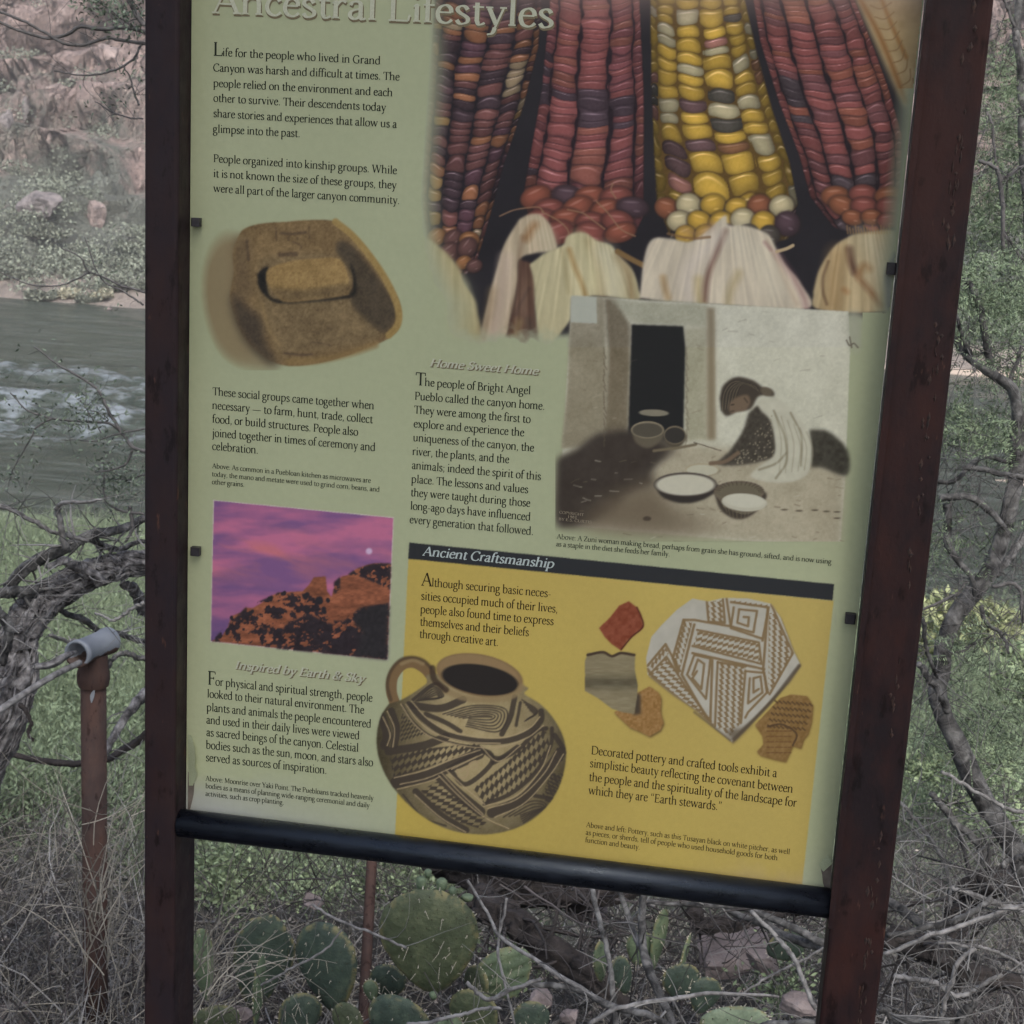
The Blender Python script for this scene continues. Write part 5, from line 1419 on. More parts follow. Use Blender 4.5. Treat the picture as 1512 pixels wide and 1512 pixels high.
dr = rg.standard_normal((len(D), 3))*np.array([1, 1, .6])+np.array([0, 0, .5])
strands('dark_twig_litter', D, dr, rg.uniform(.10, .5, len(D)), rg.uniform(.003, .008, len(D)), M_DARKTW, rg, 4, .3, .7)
# fallen leaves and chips
D = scatter(-150, 1680, 1250, 1900, 6000, rg)+np.array([0, 0, .006])
v, f = rot_quads(D, rg.uniform(.006, .014, len(D)), rg.uniform(.012, .03, len(D)), rg, 0)
o = link_mesh('fallen_leaves', quads_mesh('fallen_leaves', v, f), leafmat('fallen_leaf', (.2, .18, .165), (.42, .37, .34), (.3, 1.4)), None); o['kind'] = 'stuff'
# scrub on the far slope
n = 2300
X = rg.uniform(-62, 30, n); Y = 56.5+rg.beta(1.1, 2.4, n)*40
Z = gh(X, Y); Z = np.where(Y > 60, terrace(X, Y, Z), Z)
keepv = (Z > WATER+.1) & (vnoise(X/5, Y/5) > .30+.03*np.clip(Y-60, 0, 12)) 
C = np.stack([X, Y, Z], 1)[keepv]
S_ = rg.uniform(.35, 1.15, len(C))
K = 110
P = np.repeat(C, K, 0); s = np.repeat(S_, K)
u = rg.standard_normal((len(P), 3)); u /= np.linalg.norm(u, axis=1)[:, None]; u *= (rg.random(len(P))**.4)[:, None]
P = P+u*s[:, None]*np.array([1, 1, .62])+np.array([0, 0, 1])*s[:, None]*.4
v, f = rot_quads(P, .09, .17, rg, .2)
o = link_mesh('slope_scrub', quads_mesh('slope_scrub', v, f), leafmat('scrub_leaf', (.14, .165, .13), (.27, .30, .235), (.35, 1.45)), None); o['kind'] = 'stuff'

# ------------------------------------------------------------------ far rocks, one by one
M_ROCK = mat_noise('pink_rock', [(.38, (.17, .14, .135)), (.5, (.32, .255, .24)), (.68, (.47, .38, .35))], 1.6, .95, 1.0, .3, per_object=.15)
M_ROCKN = mat_noise('near_rock', [(.3, (.12, .10, .10)), (.55, (.25, .21, .205)), (.75, (.38, .33, .32))], 14, .95, .8, .01, per_object=.15)
def rock(name, loc, s, mat, label, cat, group=None, seed=0, sub=3):
    bm = bmesh.new(); bmesh.ops.create_icosphere(bm, subdivisions=sub, radius=1)
    r_ = np.random.default_rng(seed)
    pl = r_.standard_normal((14, 3)); pl /= np.linalg.norm(pl, axis=1)[:, None]
    for v in bm.verts:
        p = np.array(v.co)
        for q in pl:
            dd = p@q
            if dd > .58: p = p-q*(dd-.58)*.96
        p = p*(1+.55*(fbm(p[0]*1.9+seed, p[1]*1.9+p[2]*2.3, 4)-.5))
        v.co = Vector(p*np.array(s))
    me = bpy.data.meshes.new(name); bm.to_mesh(me); bm.free()
    o = bpy.data.objects.new(name, me); COL.objects.link(o); me.materials.append(mat)
    o.location = loc; o.rotation_euler = (0, 0, r_.uniform(0, 6))
    tag(o, label, cat, group)
    return o
def far_pt(px, py, y0=56, y1=120):
    d = ray(px, py)
    for y in np.arange(y0, y1, .25):
        p = CAM+d*(y-CAM[1])/d[1]
        z = float(gh(p[0], p[1])); z = float(terrace(np.array(p[0]), np.array(p[1]), np.array(z))) if y > 60 else z
        if p[2] <= z: return p
    return CAM+d*(y1-CAM[1])/d[1]
for k, (px, py, w, h, lab) in enumerate((
        (148, 302, 42, 58, 'upright pale cracked rock block low on the canyon slope'), (66, 290, 88, 74, 'broad dark grey rock face left of the upright pale block'),
        (35, 228, 26, 32, 'small square pink boulder at the far left of the slope'), (18, 170, 34, 70, 'tall fluted grey rock pillar at the far left of the slope'),
        (45, 165, 30, 74, 'narrow rock pillar beside the tall fluted grey one'), (160, 75, 60, 50, 'dark hollowed boulder high on the pink slope'),
        (90, 130, 48, 34, 'pale pink angular boulder above the grey pillars'), (120, 110, 40, 30, 'light pink cracked boulder halfway up the slope'),
        (165, 130, 50, 34, 'low pink outcrop left of the post halfway up'), (4, 447, 16, 12, 'white rounded rock on the far shore at the left'),
        (168, 472, 18, 6, 'small flat pale rock lying in the river off the far shore'))):
    y = 58.5 if k >= 9 else None
    p = at(px, py, 55.0) if k == 10 else far_pt(px, py+h*.2)
    dd = (p[1]-CAM[1])/FPX
    if k == 10: p[2] = WATER+.05
    rock('rock_block' if h > 40 else 'boulder', Vector(p)+Vector((0, -.4, 0)), (w*dd*.52, w*dd*.4, h*dd*.5), M_ROCK, lab, 'rock', 'rocks on the canyon side', seed=k+3)
M_ROCKD = mat_noise('grey_rock', [(.35, (.12, .11, .115)), (.5, (.25, .225, .225)), (.7, (.36, .32, .315))], 1.6, .95, 1.0, .3)
for o in list(COL.objects):
    if o.get('label') and 'grey' in o['label'] and o.name.startswith('rock_block'):
        if o['label'].startswith('broad') or 'pillar' in o['label']: o.data.materials[0] = M_ROCKD
# far shore shrubs
def tuft(name, base, r, n, lw, lh, mat, label, cat, group=None, seed=0, flat=.7):
    r_ = np.random.default_rng(seed)
    t = thing(name, label, cat, tuple(base), group)
    u = r_.standard_normal((n, 3)); u /= np.linalg.norm(u, axis=1)[:, None]; u *= (r_.random(n)**.45)[:, None]
    lob = r_.standard_normal((7, 3))*np.array([.5, .4, .3])
    P = lob[r_.integers(0, 7, n)]*r+u*r*.6
    P[:, 2] = np.abs(P[:, 2]*flat)+.1*r
    P += base
    v, f = rot_quads(P, lw, lh, r_, .3)
    link_mesh('foliage', quads_mesh('foliage', v, f), mat, t)
    n2 = 14
    rt = np.tile(np.array(base), (n2, 1)); dr = r_.standard_normal((n2, 3))*np.array([.6, .6, .1])+np.array([0, 0, 1])
    strands('stems', rt, dr, r*1.1, r*.05, M_DARKTW, r_, 3, .2, .3, kind=None, parent=t)
    return t
M_FS = leafmat('far_shrub_leaf', (.12, .14, .11), (.22, .24, .19), (.5, 1.5))
M_FS2 = leafmat('far_shrub_leaf_tan', (.26, .26, .19), (.42, .40, .30), (.6, 1.4))
for k, (px, py, w, lab, mt) in enumerate(((62, 432, 44, 'dark round shrub behind the sand of the far shore', 0), (98, 428, 34, 'yellowish shrub on the far shore right of the dark round one', 1), (128, 436, 24, 'low dark shrub on the far shore in the middle', 0),
                                     (148, 430, 34, 'tan leafy shrub on the far shore near the post', 1), (182, 420, 50, 'large dark shrub on the far shore beside the post', 0), (22, 400, 60, 'wide grey green shrub on the far shore at the left', 0),
                                     (110, 380, 60, 'bushy shrub on the slope above the far shore', 0), (190, 360, 50, 'grey green shrub on the slope beside the post', 0), (60, 340, 50, 'spreading shrub under the grey rock face', 0))):
    p = far_pt(px, py+12)
    r = w*(p[1]-CAM[1])/FPX*.5
    tuft('riverside_shrub', p, r, 1500, .10, .17, M_FS2 if mt else M_FS, lab, 'shrub', 'shrubs on the far shore', 40+k)

# ------------------------------------------------------------------ rusty pipe post with its tee
M_PIPE = rust_mat('pipe_rust', (.05, .034, .031), (.08, .047, .038), rough=.8)
M_GALV = mat_noise('galvanised', [(.3, (.20, .22, .25)), (.6, (.28, .30, .33)), (.8, (.36, .38, .40))], 40, .55, .2, .001)
PY = 1.28
def wp(px, py, y=PY): return Vector(at(px, py, y))
a = wp(138, 1010); rpx = size_at(20.5, PY)
pipe = thing('pipe_post', 'rusty brown pipe post with a grey tee fitting on its top', 'post', (a.x, PY, float(gh(a.x, PY))))
mb = MB(); mb.tube([(a.x, PY, gh(a.x, PY)-.25), (a.x, PY, a.z)], rpx, 24)
mb.build('pipe', M_PIPE, pipe, True)
b = wp(138, 968)
mb = MB()
pr = [(wp(138, 1012).z, 1.18), (wp(138, 1004).z, 1.27), (wp(138, 992).z, 1.27), (wp(138, 988).z, 1.16), (wp(138, 965).z, 1.12)]
vv = []; ns = 28
for z, k in pr:
    vv += [(a.x+rpx*k*math.cos(t), PY+rpx*k*math.sin(t), z) for t in np.arange(ns)/ns*2*math.pi]
mb.add(vv, [(j*ns+i, j*ns+(i+1) % ns, (j+1)*ns+(i+1) % ns, (j+1)*ns+i) for j in range(len(pr)-1) for i in range(ns)])
mb.build('collar', M_PIPE, pipe, True)
# tee: open grey tube pointing left and towards the viewer
ax = Vector(-.30*Rt-.16*Up-.94*Fw).normalized()
c0 = wp(139, 955)
rt = size_at(22.5, PY)
e0 = c0+ax*rt*2.2; e1 = c0-ax*rt*1.9
s1 = ax.cross(Vector((0, 0, 1))).normalized(); s2 = s1.cross(ax)
def ring(c, r): return [tuple(c+s1*r*math.cos(t)+s2*r*math.sin(t)) for t in np.arange(32)/32*2*math.pi]
mb = MB()
ct = [ring(e1, rt*1.0), ring(e1+ax*rt*.35, rt*1.0), ring(e1+ax*rt*.4, rt*.93), ring(e0-ax*rt*.5, rt*.93), ring(e0-ax*rt*.45, rt*1.0), ring(e0, rt*1.0), ring(e0, rt*.8), ring(e0-ax*rt*2.0, rt*.8), ring(e0-ax*rt*2.01, rt*.02)]
mb.add([p for q in ct for p in q], [(j*32+i, j*32+(i+1) % 32, (j+1)*32+(i+1) % 32, (j+1)*32+i) for j in range(len(ct)-1) for i in range(32)])
# grey paint above, bare rust below
m = bpy.data.materials.new('tee_paint'); nt, bs = nodes(m)
n = add_noise(nt, 22, 4); sp_ = nt.nodes.new('ShaderNodeSeparateXYZ'); geo = nt.nodes.new('ShaderNodeNewGeometry'); nt.links.new(geo.outputs['Position'], sp_.inputs[0])
mr = nt.nodes.new('ShaderNodeMapRange'); mr.inputs[1].default_value = c0.z-rt*.75; mr.inputs[2].default_value = c0.z+rt*.25
nt.links.new(sp_.outputs[2], mr.inputs[0])
ad = nt.nodes.new('ShaderNodeMath'); ad.operation = 'ADD'; nt.links.new(mr.outputs[0], ad.inputs[0]); nt.links.new(n.outputs[0], ad.inputs[1])
rr = ramp(nt, ad.outputs[0], [(.86, (.075, .045, .036)), (.89, (.20, .225, .26))])
nt.links.new(rr.outputs[0], bs.inputs['Base Color']); bs.inputs['Roughness'].default_value = .6
n2 = add_noise(nt, 90, 4); bump(nt, bs, n2.outputs[0], .25, .001)
mb.build('tee_fitting', m, pipe, True)
mb = MB(); P = [wp(148, 1012+i*5)+Vector((0, -rpx*1.02, 0)) for i in range(5)]
V_ = []
for i, p in enumerate(P):
    w = size_at([1, 4, 5, 3.5, 1][i], PY); V_.append((p.x-w-.0015*i, p.y, p.z)); 
for i, p in enumerate(P):
    w = size_at([1, 4, 5, 3.5, 1][i], PY); V_.append((p.x+w*.4-.0015*i, p.y+.0006, p.z))
mb.add(V_, [(i, i+1, 6+i, 5+i) for i in range(4)])
mb.build('bare_patch', M_GALV, pipe)
# sticks pushed through the tee
M_STICK = mat_noise('grey_stick', [(.35, (.09, .087, .085)), (.65, (.29, .285, .28))], 60, .85, .4, .002, stretch=(1, 1, 1))
M_BARK = mat_noise('gnarled_bark', [(.36, (.025, .024, .025)), (.5, (.13, .125, .127)), (.68, (.34, .335, .335))], 45, .9, .9, .004, detail=8)
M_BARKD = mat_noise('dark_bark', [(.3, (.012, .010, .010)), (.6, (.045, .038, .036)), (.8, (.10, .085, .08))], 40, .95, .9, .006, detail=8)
M_BARKG = mat_noise('pale_grey_bark', [(.38, (.018, .018, .018)), (.5, (.08, .079, .078)), (.68, (.22, .22, .215))], 34, .85, 1.0, .006, detail=10, dist=.6, bscale=55)
def branch(name, pts, r, mat, label, cat='branch', group=None, sides=10, n=30, ridge=.1, wob=.0, seed=0, twigs=0, tw_len=.12, parent=None, tw_mat=None, ridges=4, twist=18):
    """pts: (px, py, y) read off the photograph; r in pixels there"""
    P = spline([at(a_, b_, c_) for a_, b_, c_ in pts], n)
    r_ = np.random.default_rng(seed)
    if wob:
        w = r_.standard_normal((n, 3)).cumsum(0); w -= np.linspace(0, 1, n)[:, None]*w[-1]
        P = P+w*wob
    ym = np.mean([p[2] for p in pts])
    rr = [size_at(q, ym) for q in (r if hasattr(r, '__len__') else [r, r*.8])]
    if parent is None:
        t = thing(name, label, cat, tuple(P[0]), group)
    else: t = parent
    mb = MB(); mb.tube(P, rr, sides, ridge, ridges, twist, seed=seed)
    mb.build('wood' if parent is None else name, mat, t, True)
    if twigs:
        i = r_.integers(2, n-1, twigs)
        d = np.gradient(P, axis=0)[i]; d /= np.linalg.norm(d, axis=1)[:, None]
        dr = d*.5+r_.standard_normal((twigs, 3))*.7
        strands('twigs', P[i], dr, r_.uniform(.4, 1.2, twigs)*tw_len, max(.0016, rr[-1]*.7), tw_mat or mat, r_, 5, .0, .8, kind='stuff', parent=t)
    return t, P
branch('stick', [(-30, 1070, .95), (20, 1035, 1.02), (75, 1000, 1.1), (118, 978, 1.2)], [6, 5], M_STICK, 'straight grey stick running from the left edge into the tee fitting', ridge=.06)
branch('stick', [(52, 984, 1.12), (75, 980, 1.13), (97, 968, 1.16), (112, 963, 1.22)], [5, 6.5, 3], M_BARK, 'short splintered grey stick stuck in the mouth of the tee', ridge=.2, ridges=5)
# dry grass blades that cross the pipe
r_ = np.random.default_rng(21)
base = np.array([at(r_.uniform(105, 165), r_.uniform(1330, 1440), r_.uniform(1.0, 1.15)) for k in range(34)])
dr = r_.standard_normal((34, 3))*np.array([.35, .1, .15])+np.array([.25, 0, 1])
strands('grass_stalks', base, dr, r_.uniform(.12, .30, 34), .0032, M_DRY, r_, 7, .45, .7)
# ------------------------------------------------------------------ gnarled trunk at the left
t, P = branch('gnarled_trunk', [(330, 812, 1.75), (215, 832, 1.6), (160, 842, 1.55), (110, 858, 1.5), (62, 890, 1.45), (38, 930, 1.4), (30, 1000, 1.36), (8, 1070, 1.3), (-30, 1160, 1.3), (-70, 1320, 1.3), (-90, 1500, 1.3)],
              [17, 19, 21, 24, 27, 27, 30, 34, 38, 44], M_BARK, 'thick twisted grey trunk arching over the bank at the left', 'tree', sides=56, n=150, ridge=.15, ridges=7, twist=11, wob=.0012, seed=3)
# peeling fibres along it
r_ = np.random.default_rng(8)
T = np.gradient(P, axis=0); T /= np.linalg.norm(T, axis=1)[:, None]
rad_i = np.interp(np.linspace(0, 1, 150), np.linspace(0, 1, 10), [size_at(q, 1.45) for q in (17, 19, 21, 24, 27, 27, 30, 34, 38, 44)])
mb = MB()
for k in range(150):
    i0 = r_.integers(0, 110); m_ = r_.integers(14, 38); ph = r_.uniform(0, 6.28); tw = r_.uniform(.5, 3.5)
    pts = []
    for j in range(0, m_, 2):
        i = min(i0+j, 149); b1 = np.cross(T[i], [0.3, 1, .2]); b1 /= np.linalg.norm(b1); b2 = np.cross(T[i], b1)
        a_ = ph+tw*j/m_; rr = rad_i[i]*(1.02+.16*math.sin(j*.9+k)**2)
        pts.append(P[i]+rr*(math.cos(a_)*b1+math.sin(a_)*b2))
    if len(pts) > 3:
        mb.tube(pts, [.0012, r_.uniform(.0014, .0042), .0009], 5)
o = mb.build('loose_bark_fibres', M_BARK, t, True); o['kind'] = 'stuff'
GB = 'dead limbs round the gnarled trunk'
br = [
    ([(213, 765, 1.6), (180, 785, 1.55), (140, 790, 1.5), (100, 812, 1.48), (60, 830, 1.45), (35, 842, 1.42), (10, 870, 1.4)], [6, 7, 9, 10, 8], M_BARKG, 'smooth grey limb lying above the arch of the gnarled trunk', 26),
    ([(150, 862, 1.5), (120, 840, 1.47), (95, 826, 1.45), (70, 835, 1.43)], [9, 8, 5], M_BARK, 'short rough limb crossing on top of the arch', 4),
    ([(-20, 872, 1.35), (20, 875, 1.38), (55, 872, 1.42)], [8, 9, 9], M_BARKG, 'stub of a grey limb joining the arch from the left edge', 3),
    ([(215, 800, 1.62), (172, 808, 1.6), (150, 806, 1.55), (132, 792, 1.5)], [3, 5, 6], M_BARKG, 'thin limb rising between the arch and the post', 8),
    ([(213, 905, 1.7), (195, 870, 1.62), (180, 862, 1.58)], [10, 8, 5], M_BARK, 'dark forked limb leaving the arch beside the post', 5),
    ([(76, 896, 1.5), (110, 912, 1.55), (150, 935, 1.65), (190, 940, 1.7), (225, 948, 1.75)], [4, 5, 5, 4], M_BARKG, 'thin limb running behind the tee fitting to the post', 16),
    ([(225, 1015, 1.9), (195, 1045, 1.85), (165, 1090, 1.8), (150, 1120, 1.75)], [9, 7, 5], M_BARK, 'slanting dark limb between the pipe and the post', 6),
    ([(225, 1075, 1.9), (195, 1100, 1.9), (160, 1118, 1.85), (120, 1128, 1.8), (60, 1122, 1.75), (-10, 1108, 1.7)], [6, 6, 5, 5, 4], M_BARKD, 'long low dark branch passing behind the pipe', 16),
    ([(216, 976, 1.45), (195, 970, 1.44), (175, 972, 1.42), (160, 985, 1.4)], [4, 4, 3], M_BARKG, 'curved twig beside the tee fitting', 4),
    ([(213, 890, 1.3), (190, 905, 1.3), (170, 915, 1.3), (140, 905, 1.3)], [3, 2.5, 2], M_TWIG, 'fine pale twig above the tee fitting', 6),
    ([(-10, 740, 1.3), (25, 755, 1.32), (60, 775, 1.35), (100, 790, 1.4), (130, 800, 1.42)], [4, 3.5, 3], M_STICK, 'pale dead branch sloping down from the left edge', 22),
    ([(100, 812, 1.4), (85, 760, 1.38), (92, 745, 1.36), (150, 738, 1.33)], [5, 4, 2], M_STICK, 'upright pale dead twig standing on the arch', 16),
    ([(-10, 895, 1.2), (10, 930, 1.2), (5, 980, 1.2)], [9, 8, 6], M_BARKG, 'short grey limb at the left edge below the arch', 5),
    ([(30, 1040, 1.25), (45, 1060, 1.24), (40, 1080, 1.24), (48, 1095, 1.24)], [4, 3, 2], M_BARKD, 'dark crooked twig hanging left of the pipe', 3),
    ([(72, 938, 1.4), (100, 950, 1.5), (130, 945, 1.55)], [3, 3, 2], M_TWIG, 'thin twig between the arch and the tee', 3),
]
for k, (p_, r__, m_, lab, tw) in enumerate(br):
    branch('dead_limb', p_, r__, m_, lab, 'branch', GB, sides=12, n=40, ridge=.12, wob=.0013, seed=30+k, twigs=tw, tw_len=.12, tw_mat=M_TWIG)
# ------------------------------------------------------------------ thin live branches hanging over the river at the left
M_THIN = mat_noise('thin_twig_bark', [(.3, (.055, .052, .05)), (.7, (.15, .145, .145))], 60, .8, .2, .001)
M_FEATH = leafmat('feathery_leaf', (.11, .155, .095), (.22, .285, .17), (.35, 1.5))
M_FEATHL = leafmat('feathery_leaf_left', (.10, .135, .10), (.18, .225, .16), (.5, 1.5))
def leafy(P, idx, n, r, lw, lh, mat, r_, parent, name='leaves', stretch=(1, 1, 1)):
    C = P[r_.choice(idx, n)]+r_.standard_normal((n, 3))*np.array(stretch)*r
    v, f = rot_quads(C, lw, lh, r_, .15)
    o = link_mesh(name, quads_mesh(name, v, f), mat, parent); o['kind'] = 'stuff'
GT = 'thin twigs hanging over the river'
hang = [
    ([(215, 47, 1.5), (180, 42, 1.5), (150, 43, 1.5), (120, 40, 1.5), (100, 50, 1.5), (70, 56, 1.5), (35, 48, 1.5), (-10, 28, 1.5)], [3, 3, 2.6, 2], 'upper long bowed twig near the top left', 6, 0),
    ([(215, 64, 1.5), (180, 60, 1.5), (155, 57, 1.5), (120, 66, 1.5), (90, 60, 1.5), (65, 46, 1.5), (40, 32, 1.5), (0, 18, 1.5)], [2.6, 2.4, 2], 'second bowed twig just below the upper one', 5, 0),
    ([(208, 66, 1.5), (195, 88, 1.5), (160, 106, 1.5), (120, 114, 1.5), (80, 105, 1.5)], [1.8, 1.8, 1], 'thin curved twig sagging below the two bowed ones', 5, 0),
    ([(215, 38, 1.45), (200, 20, 1.45), (185, -10, 1.45)], [4, 4, 3], 'thicker dark twig at the top beside the post', 6, 240),
    ([(215, 50, 1.5), (175, 22, 1.5), (140, -5, 1.5), (120, -30, 1.5)], [1.6, 1.4, 1], 'straight fine twig in the top left', 4, 520),
    ([(205, 155, 1.6), (195, 120, 1.6), (180, 95, 1.6)], [1.8, 1.2, 1], 'short upright twig beside the post near the top', 5, 60),
    ([(212, 176, 1.6), (170, 168, 1.6), (140, 150, 1.6)], [1.4, 1.2, .8], 'short level twig beside the post', 4, 40),
    ([(215, 432, 1.6), (180, 422, 1.6), (160, 412, 1.6), (130, 400, 1.6), (120, 380, 1.6), (90, 366, 1.6)], [1.8, 1.6, 1], 'twig crossing the far shore near the post', 5, 0),
    ([(212, 450, 1.6), (185, 432, 1.6), (150, 410, 1.6), (125, 350, 1.6)], [1.6, 1.4, .8], 'fine twig below the one crossing the far shore', 3, 40),
    ([(135, 402, 1.6), (90, 420, 1.6), (40, 418, 1.6), (0, 402, 1.6)], [1.4, 1.2, .8], 'faint sagging twig over the far shrubs', 2, 0),
    ([(215, 666, 1.4), (195, 662, 1.4), (183, 645, 1.4), (175, 632, 1.4), (160, 605, 1.4), (143, 572, 1.4), (110, 552, 1.4), (85, 538, 1.4), (50, 512, 1.4)], [3, 2.8, 2.2, 1.2], 'long dark twig rising over the rapids', 9, 60),
    ([(183, 640, 1.42), (160, 625, 1.42), (110, 622, 1.42), (75, 617, 1.42), (40, 605, 1.42), (15, 580, 1.42)], [2.2, 1.8, 1], 'level twig branching left over the rapids', 9, 160),
    ([(78, 618, 1.42), (55, 632, 1.42), (40, 655, 1.42), (20, 690, 1.42), (12, 720, 1.42)], [1.6, 1.3, .8], 'twig curving down at the left over the rapids', 5, 120),
    ([(195, 665, 1.4), (185, 685, 1.4), (160, 692, 1.4), (140, 697, 1.4)], [2.2, 1.6, 1], 'short twig curling left below the long dark one', 5, 80),
    ([(215, 632, 1.4), (180, 640, 1.4), (160, 645, 1.4), (140, 652, 1.4), (95, 650, 1.4)], [1.5, 1.3, .8], 'fine nearly level twig near the post over the rapids', 4, 60),
    ([(213, 760, 1.45), (185, 755, 1.45), (160, 740, 1.45), (155, 715, 1.45), (153, 680, 1.45)], [2.2, 2, 1.2], 'hooked twig standing over the calm water', 6, 120),
    ([(193, 748, 1.45), (192, 780, 1.45), (185, 800, 1.45)], [3.5, 3, 2], 'short dark stub beside the post above the arch', 3, 0),
    ([(213, 700, 1.45), (190, 708, 1.45), (165, 707, 1.45)], [1.4, 1, .8], 'small green twig beside the post', 4, 260),
    ([(150, 640, 1.4), (130, 610, 1.4), (118, 590, 1.4)], [1, 1, .6], 'small leafy shoot over the rapids', 3, 200),
]
for k, (p_, r__, lab, tw, nl) in enumerate(hang):
    t, P_ = branch('hanging_twig', p_, r__, M_THIN, lab, 'twig', GT, sides=7, n=36, ridge=.0, wob=.0006, seed=80+k, twigs=tw, tw_len=.10)
    if nl:
        leafy(P_, np.arange(8, 36), nl, .022, .004, .012, M_FEATHL, np.random.default_rng(k), t)

# ------------------------------------------------------------------ behind and under the sign
st = wp(548, 1290, 1.55); sb = wp(536, 1512, 1.35)
t = thing('metal_stake', 'thin rusty stake standing behind the prickly pear', 'stake', (sb.x, sb.y, float(gh(sb.x, sb.y))))
mb = MB(); d_ = (sb-st).normalized(); mb.tube([st-d_*.12, st, sb, sb+d_*.3], size_at(9, 1.45), 10)
mb.build('rod', M_PIPE, t, True)
# dark fallen log and roots
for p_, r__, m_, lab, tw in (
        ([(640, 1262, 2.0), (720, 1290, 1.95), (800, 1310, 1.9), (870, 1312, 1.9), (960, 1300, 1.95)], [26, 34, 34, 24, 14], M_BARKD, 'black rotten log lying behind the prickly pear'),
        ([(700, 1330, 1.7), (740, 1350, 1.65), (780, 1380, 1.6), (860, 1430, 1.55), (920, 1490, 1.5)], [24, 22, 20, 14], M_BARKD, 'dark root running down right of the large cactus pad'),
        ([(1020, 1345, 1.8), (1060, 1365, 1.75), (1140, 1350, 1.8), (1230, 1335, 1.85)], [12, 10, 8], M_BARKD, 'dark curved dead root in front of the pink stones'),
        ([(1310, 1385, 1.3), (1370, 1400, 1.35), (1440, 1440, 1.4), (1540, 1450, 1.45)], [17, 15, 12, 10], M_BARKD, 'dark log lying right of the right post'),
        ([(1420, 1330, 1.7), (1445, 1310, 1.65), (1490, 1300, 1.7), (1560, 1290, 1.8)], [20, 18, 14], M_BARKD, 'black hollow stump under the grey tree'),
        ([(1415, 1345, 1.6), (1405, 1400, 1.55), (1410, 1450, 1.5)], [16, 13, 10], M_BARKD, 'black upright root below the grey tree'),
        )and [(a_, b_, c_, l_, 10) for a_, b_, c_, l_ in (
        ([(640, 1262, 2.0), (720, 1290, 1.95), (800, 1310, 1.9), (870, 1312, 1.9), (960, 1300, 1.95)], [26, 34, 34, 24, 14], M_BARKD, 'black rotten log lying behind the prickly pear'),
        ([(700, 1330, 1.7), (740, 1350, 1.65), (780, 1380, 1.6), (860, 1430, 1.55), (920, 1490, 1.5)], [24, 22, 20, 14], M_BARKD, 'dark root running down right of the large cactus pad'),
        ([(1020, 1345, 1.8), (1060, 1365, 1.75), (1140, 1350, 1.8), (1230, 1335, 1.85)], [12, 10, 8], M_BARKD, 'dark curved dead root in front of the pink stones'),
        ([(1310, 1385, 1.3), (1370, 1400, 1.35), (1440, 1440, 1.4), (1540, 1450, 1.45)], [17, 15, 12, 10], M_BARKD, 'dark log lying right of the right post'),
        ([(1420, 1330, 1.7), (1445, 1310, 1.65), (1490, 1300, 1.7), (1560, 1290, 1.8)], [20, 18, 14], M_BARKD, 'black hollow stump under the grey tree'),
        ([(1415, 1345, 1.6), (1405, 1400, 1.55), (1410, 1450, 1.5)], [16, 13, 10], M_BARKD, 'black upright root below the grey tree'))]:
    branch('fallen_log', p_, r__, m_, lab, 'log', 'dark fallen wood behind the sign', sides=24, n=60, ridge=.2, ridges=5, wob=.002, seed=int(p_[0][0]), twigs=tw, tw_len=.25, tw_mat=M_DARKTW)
# stones
for k, (px, py, y, w, h, lab) in enumerate(((872, 1338, 2.0, 110, 60, 'pinkish stone under the bar right of the black log'), (1075, 1395, 1.9, 170, 90, 'broad pink stone behind the dark root'), (1125, 1415, 1.7, 80, 50, 'smaller pink stone right of the broad one'),
                                       (1180, 1480, 1.4, 90, 50, 'grey stone at the foot of the right post'), (800, 1470, 1.35, 60, 40, 'pale stone at the bottom between cactus pads'), (840, 1500, 1.3, 50, 36, 'small pale stone at the bottom centre'),
                                       (460, 1330, 2.4, 60, 34, 'pale stone among the green stems under the bar'), (360, 1500, 1.25, 60, 30, 'flat pale stone beside the left post'), (20, 1500, 1.3, 90, 50, 'pale stone in the bottom left corner'))):
    p = at(px, py, y)
    rock('stone', p, (size_at(w/2, y), size_at(w/2, y)*.8, size_at(h/2, y)), M_ROCKN, lab, 'stone', 'stones on the bank', seed=60+k, sub=3)
# ------------------------------------------------------------------ prickly pear
def cactus_mat(name, a, b, edge=(.22, .20, .09)):
    m = bpy.data.materials.new(name); nt, bs = nodes(m)
    n = add_noise(nt, 26, 9, rough=.7); r = ramp(nt, n.outputs[0], [(.34, tuple(np.array(a)*.7)), (.5, a), (.62, b), (.82, (.17, .16, .11))])
    g = nt.nodes.new('ShaderNodeAttribute'); g.attribute_name = 'rim'
    rr = ramp(nt, g.outputs['Fac'], [(.86, (0, 0, 0)), (1.0, (1, 1, 1))])
    nz_ = add_noise(nt, 60, 3); rz = ramp(nt, nz_.outputs[0], [(.45, (0, 0, 0)), (.6, (1, 1, 1))])
    f = mix(nt, 1.0, rr.outputs[0], rz.outputs[0], 'MULTIPLY')
    c = mix(nt, f, r.outputs[0], edge)
    nt.links.new(c, bs.inputs['Base Color']); bs.inputs['Roughness'].default_value = .6
    n3 = add_noise(nt, 45, 6, rough=.7); bump(nt, bs, n3.outputs[0], .8, .006)
    return m
M_CA = cactus_mat('cactus_olive', (.068, .088, .045), (.11, .13, .068))
M_CB = cactus_mat('cactus_dark', (.038, .062, .046), (.062, .092, .064))
M_CC = cactus_mat('cactus_light', (.10, .145, .085), (.16, .21, .12))
M_CD = cactus_mat('cactus_pale', (.18, .24, .16), (.25, .31, .21))
M_SP = mat_noise('spine', [(.3, (.45, .42, .34)), (.7, (.62, .58, .48))], 60, .6, 0)
M_AR = mat_noise('areole', [(.3, (.02, .016, .012)), (.7, (.06, .045, .03))], 60, .9, 0)
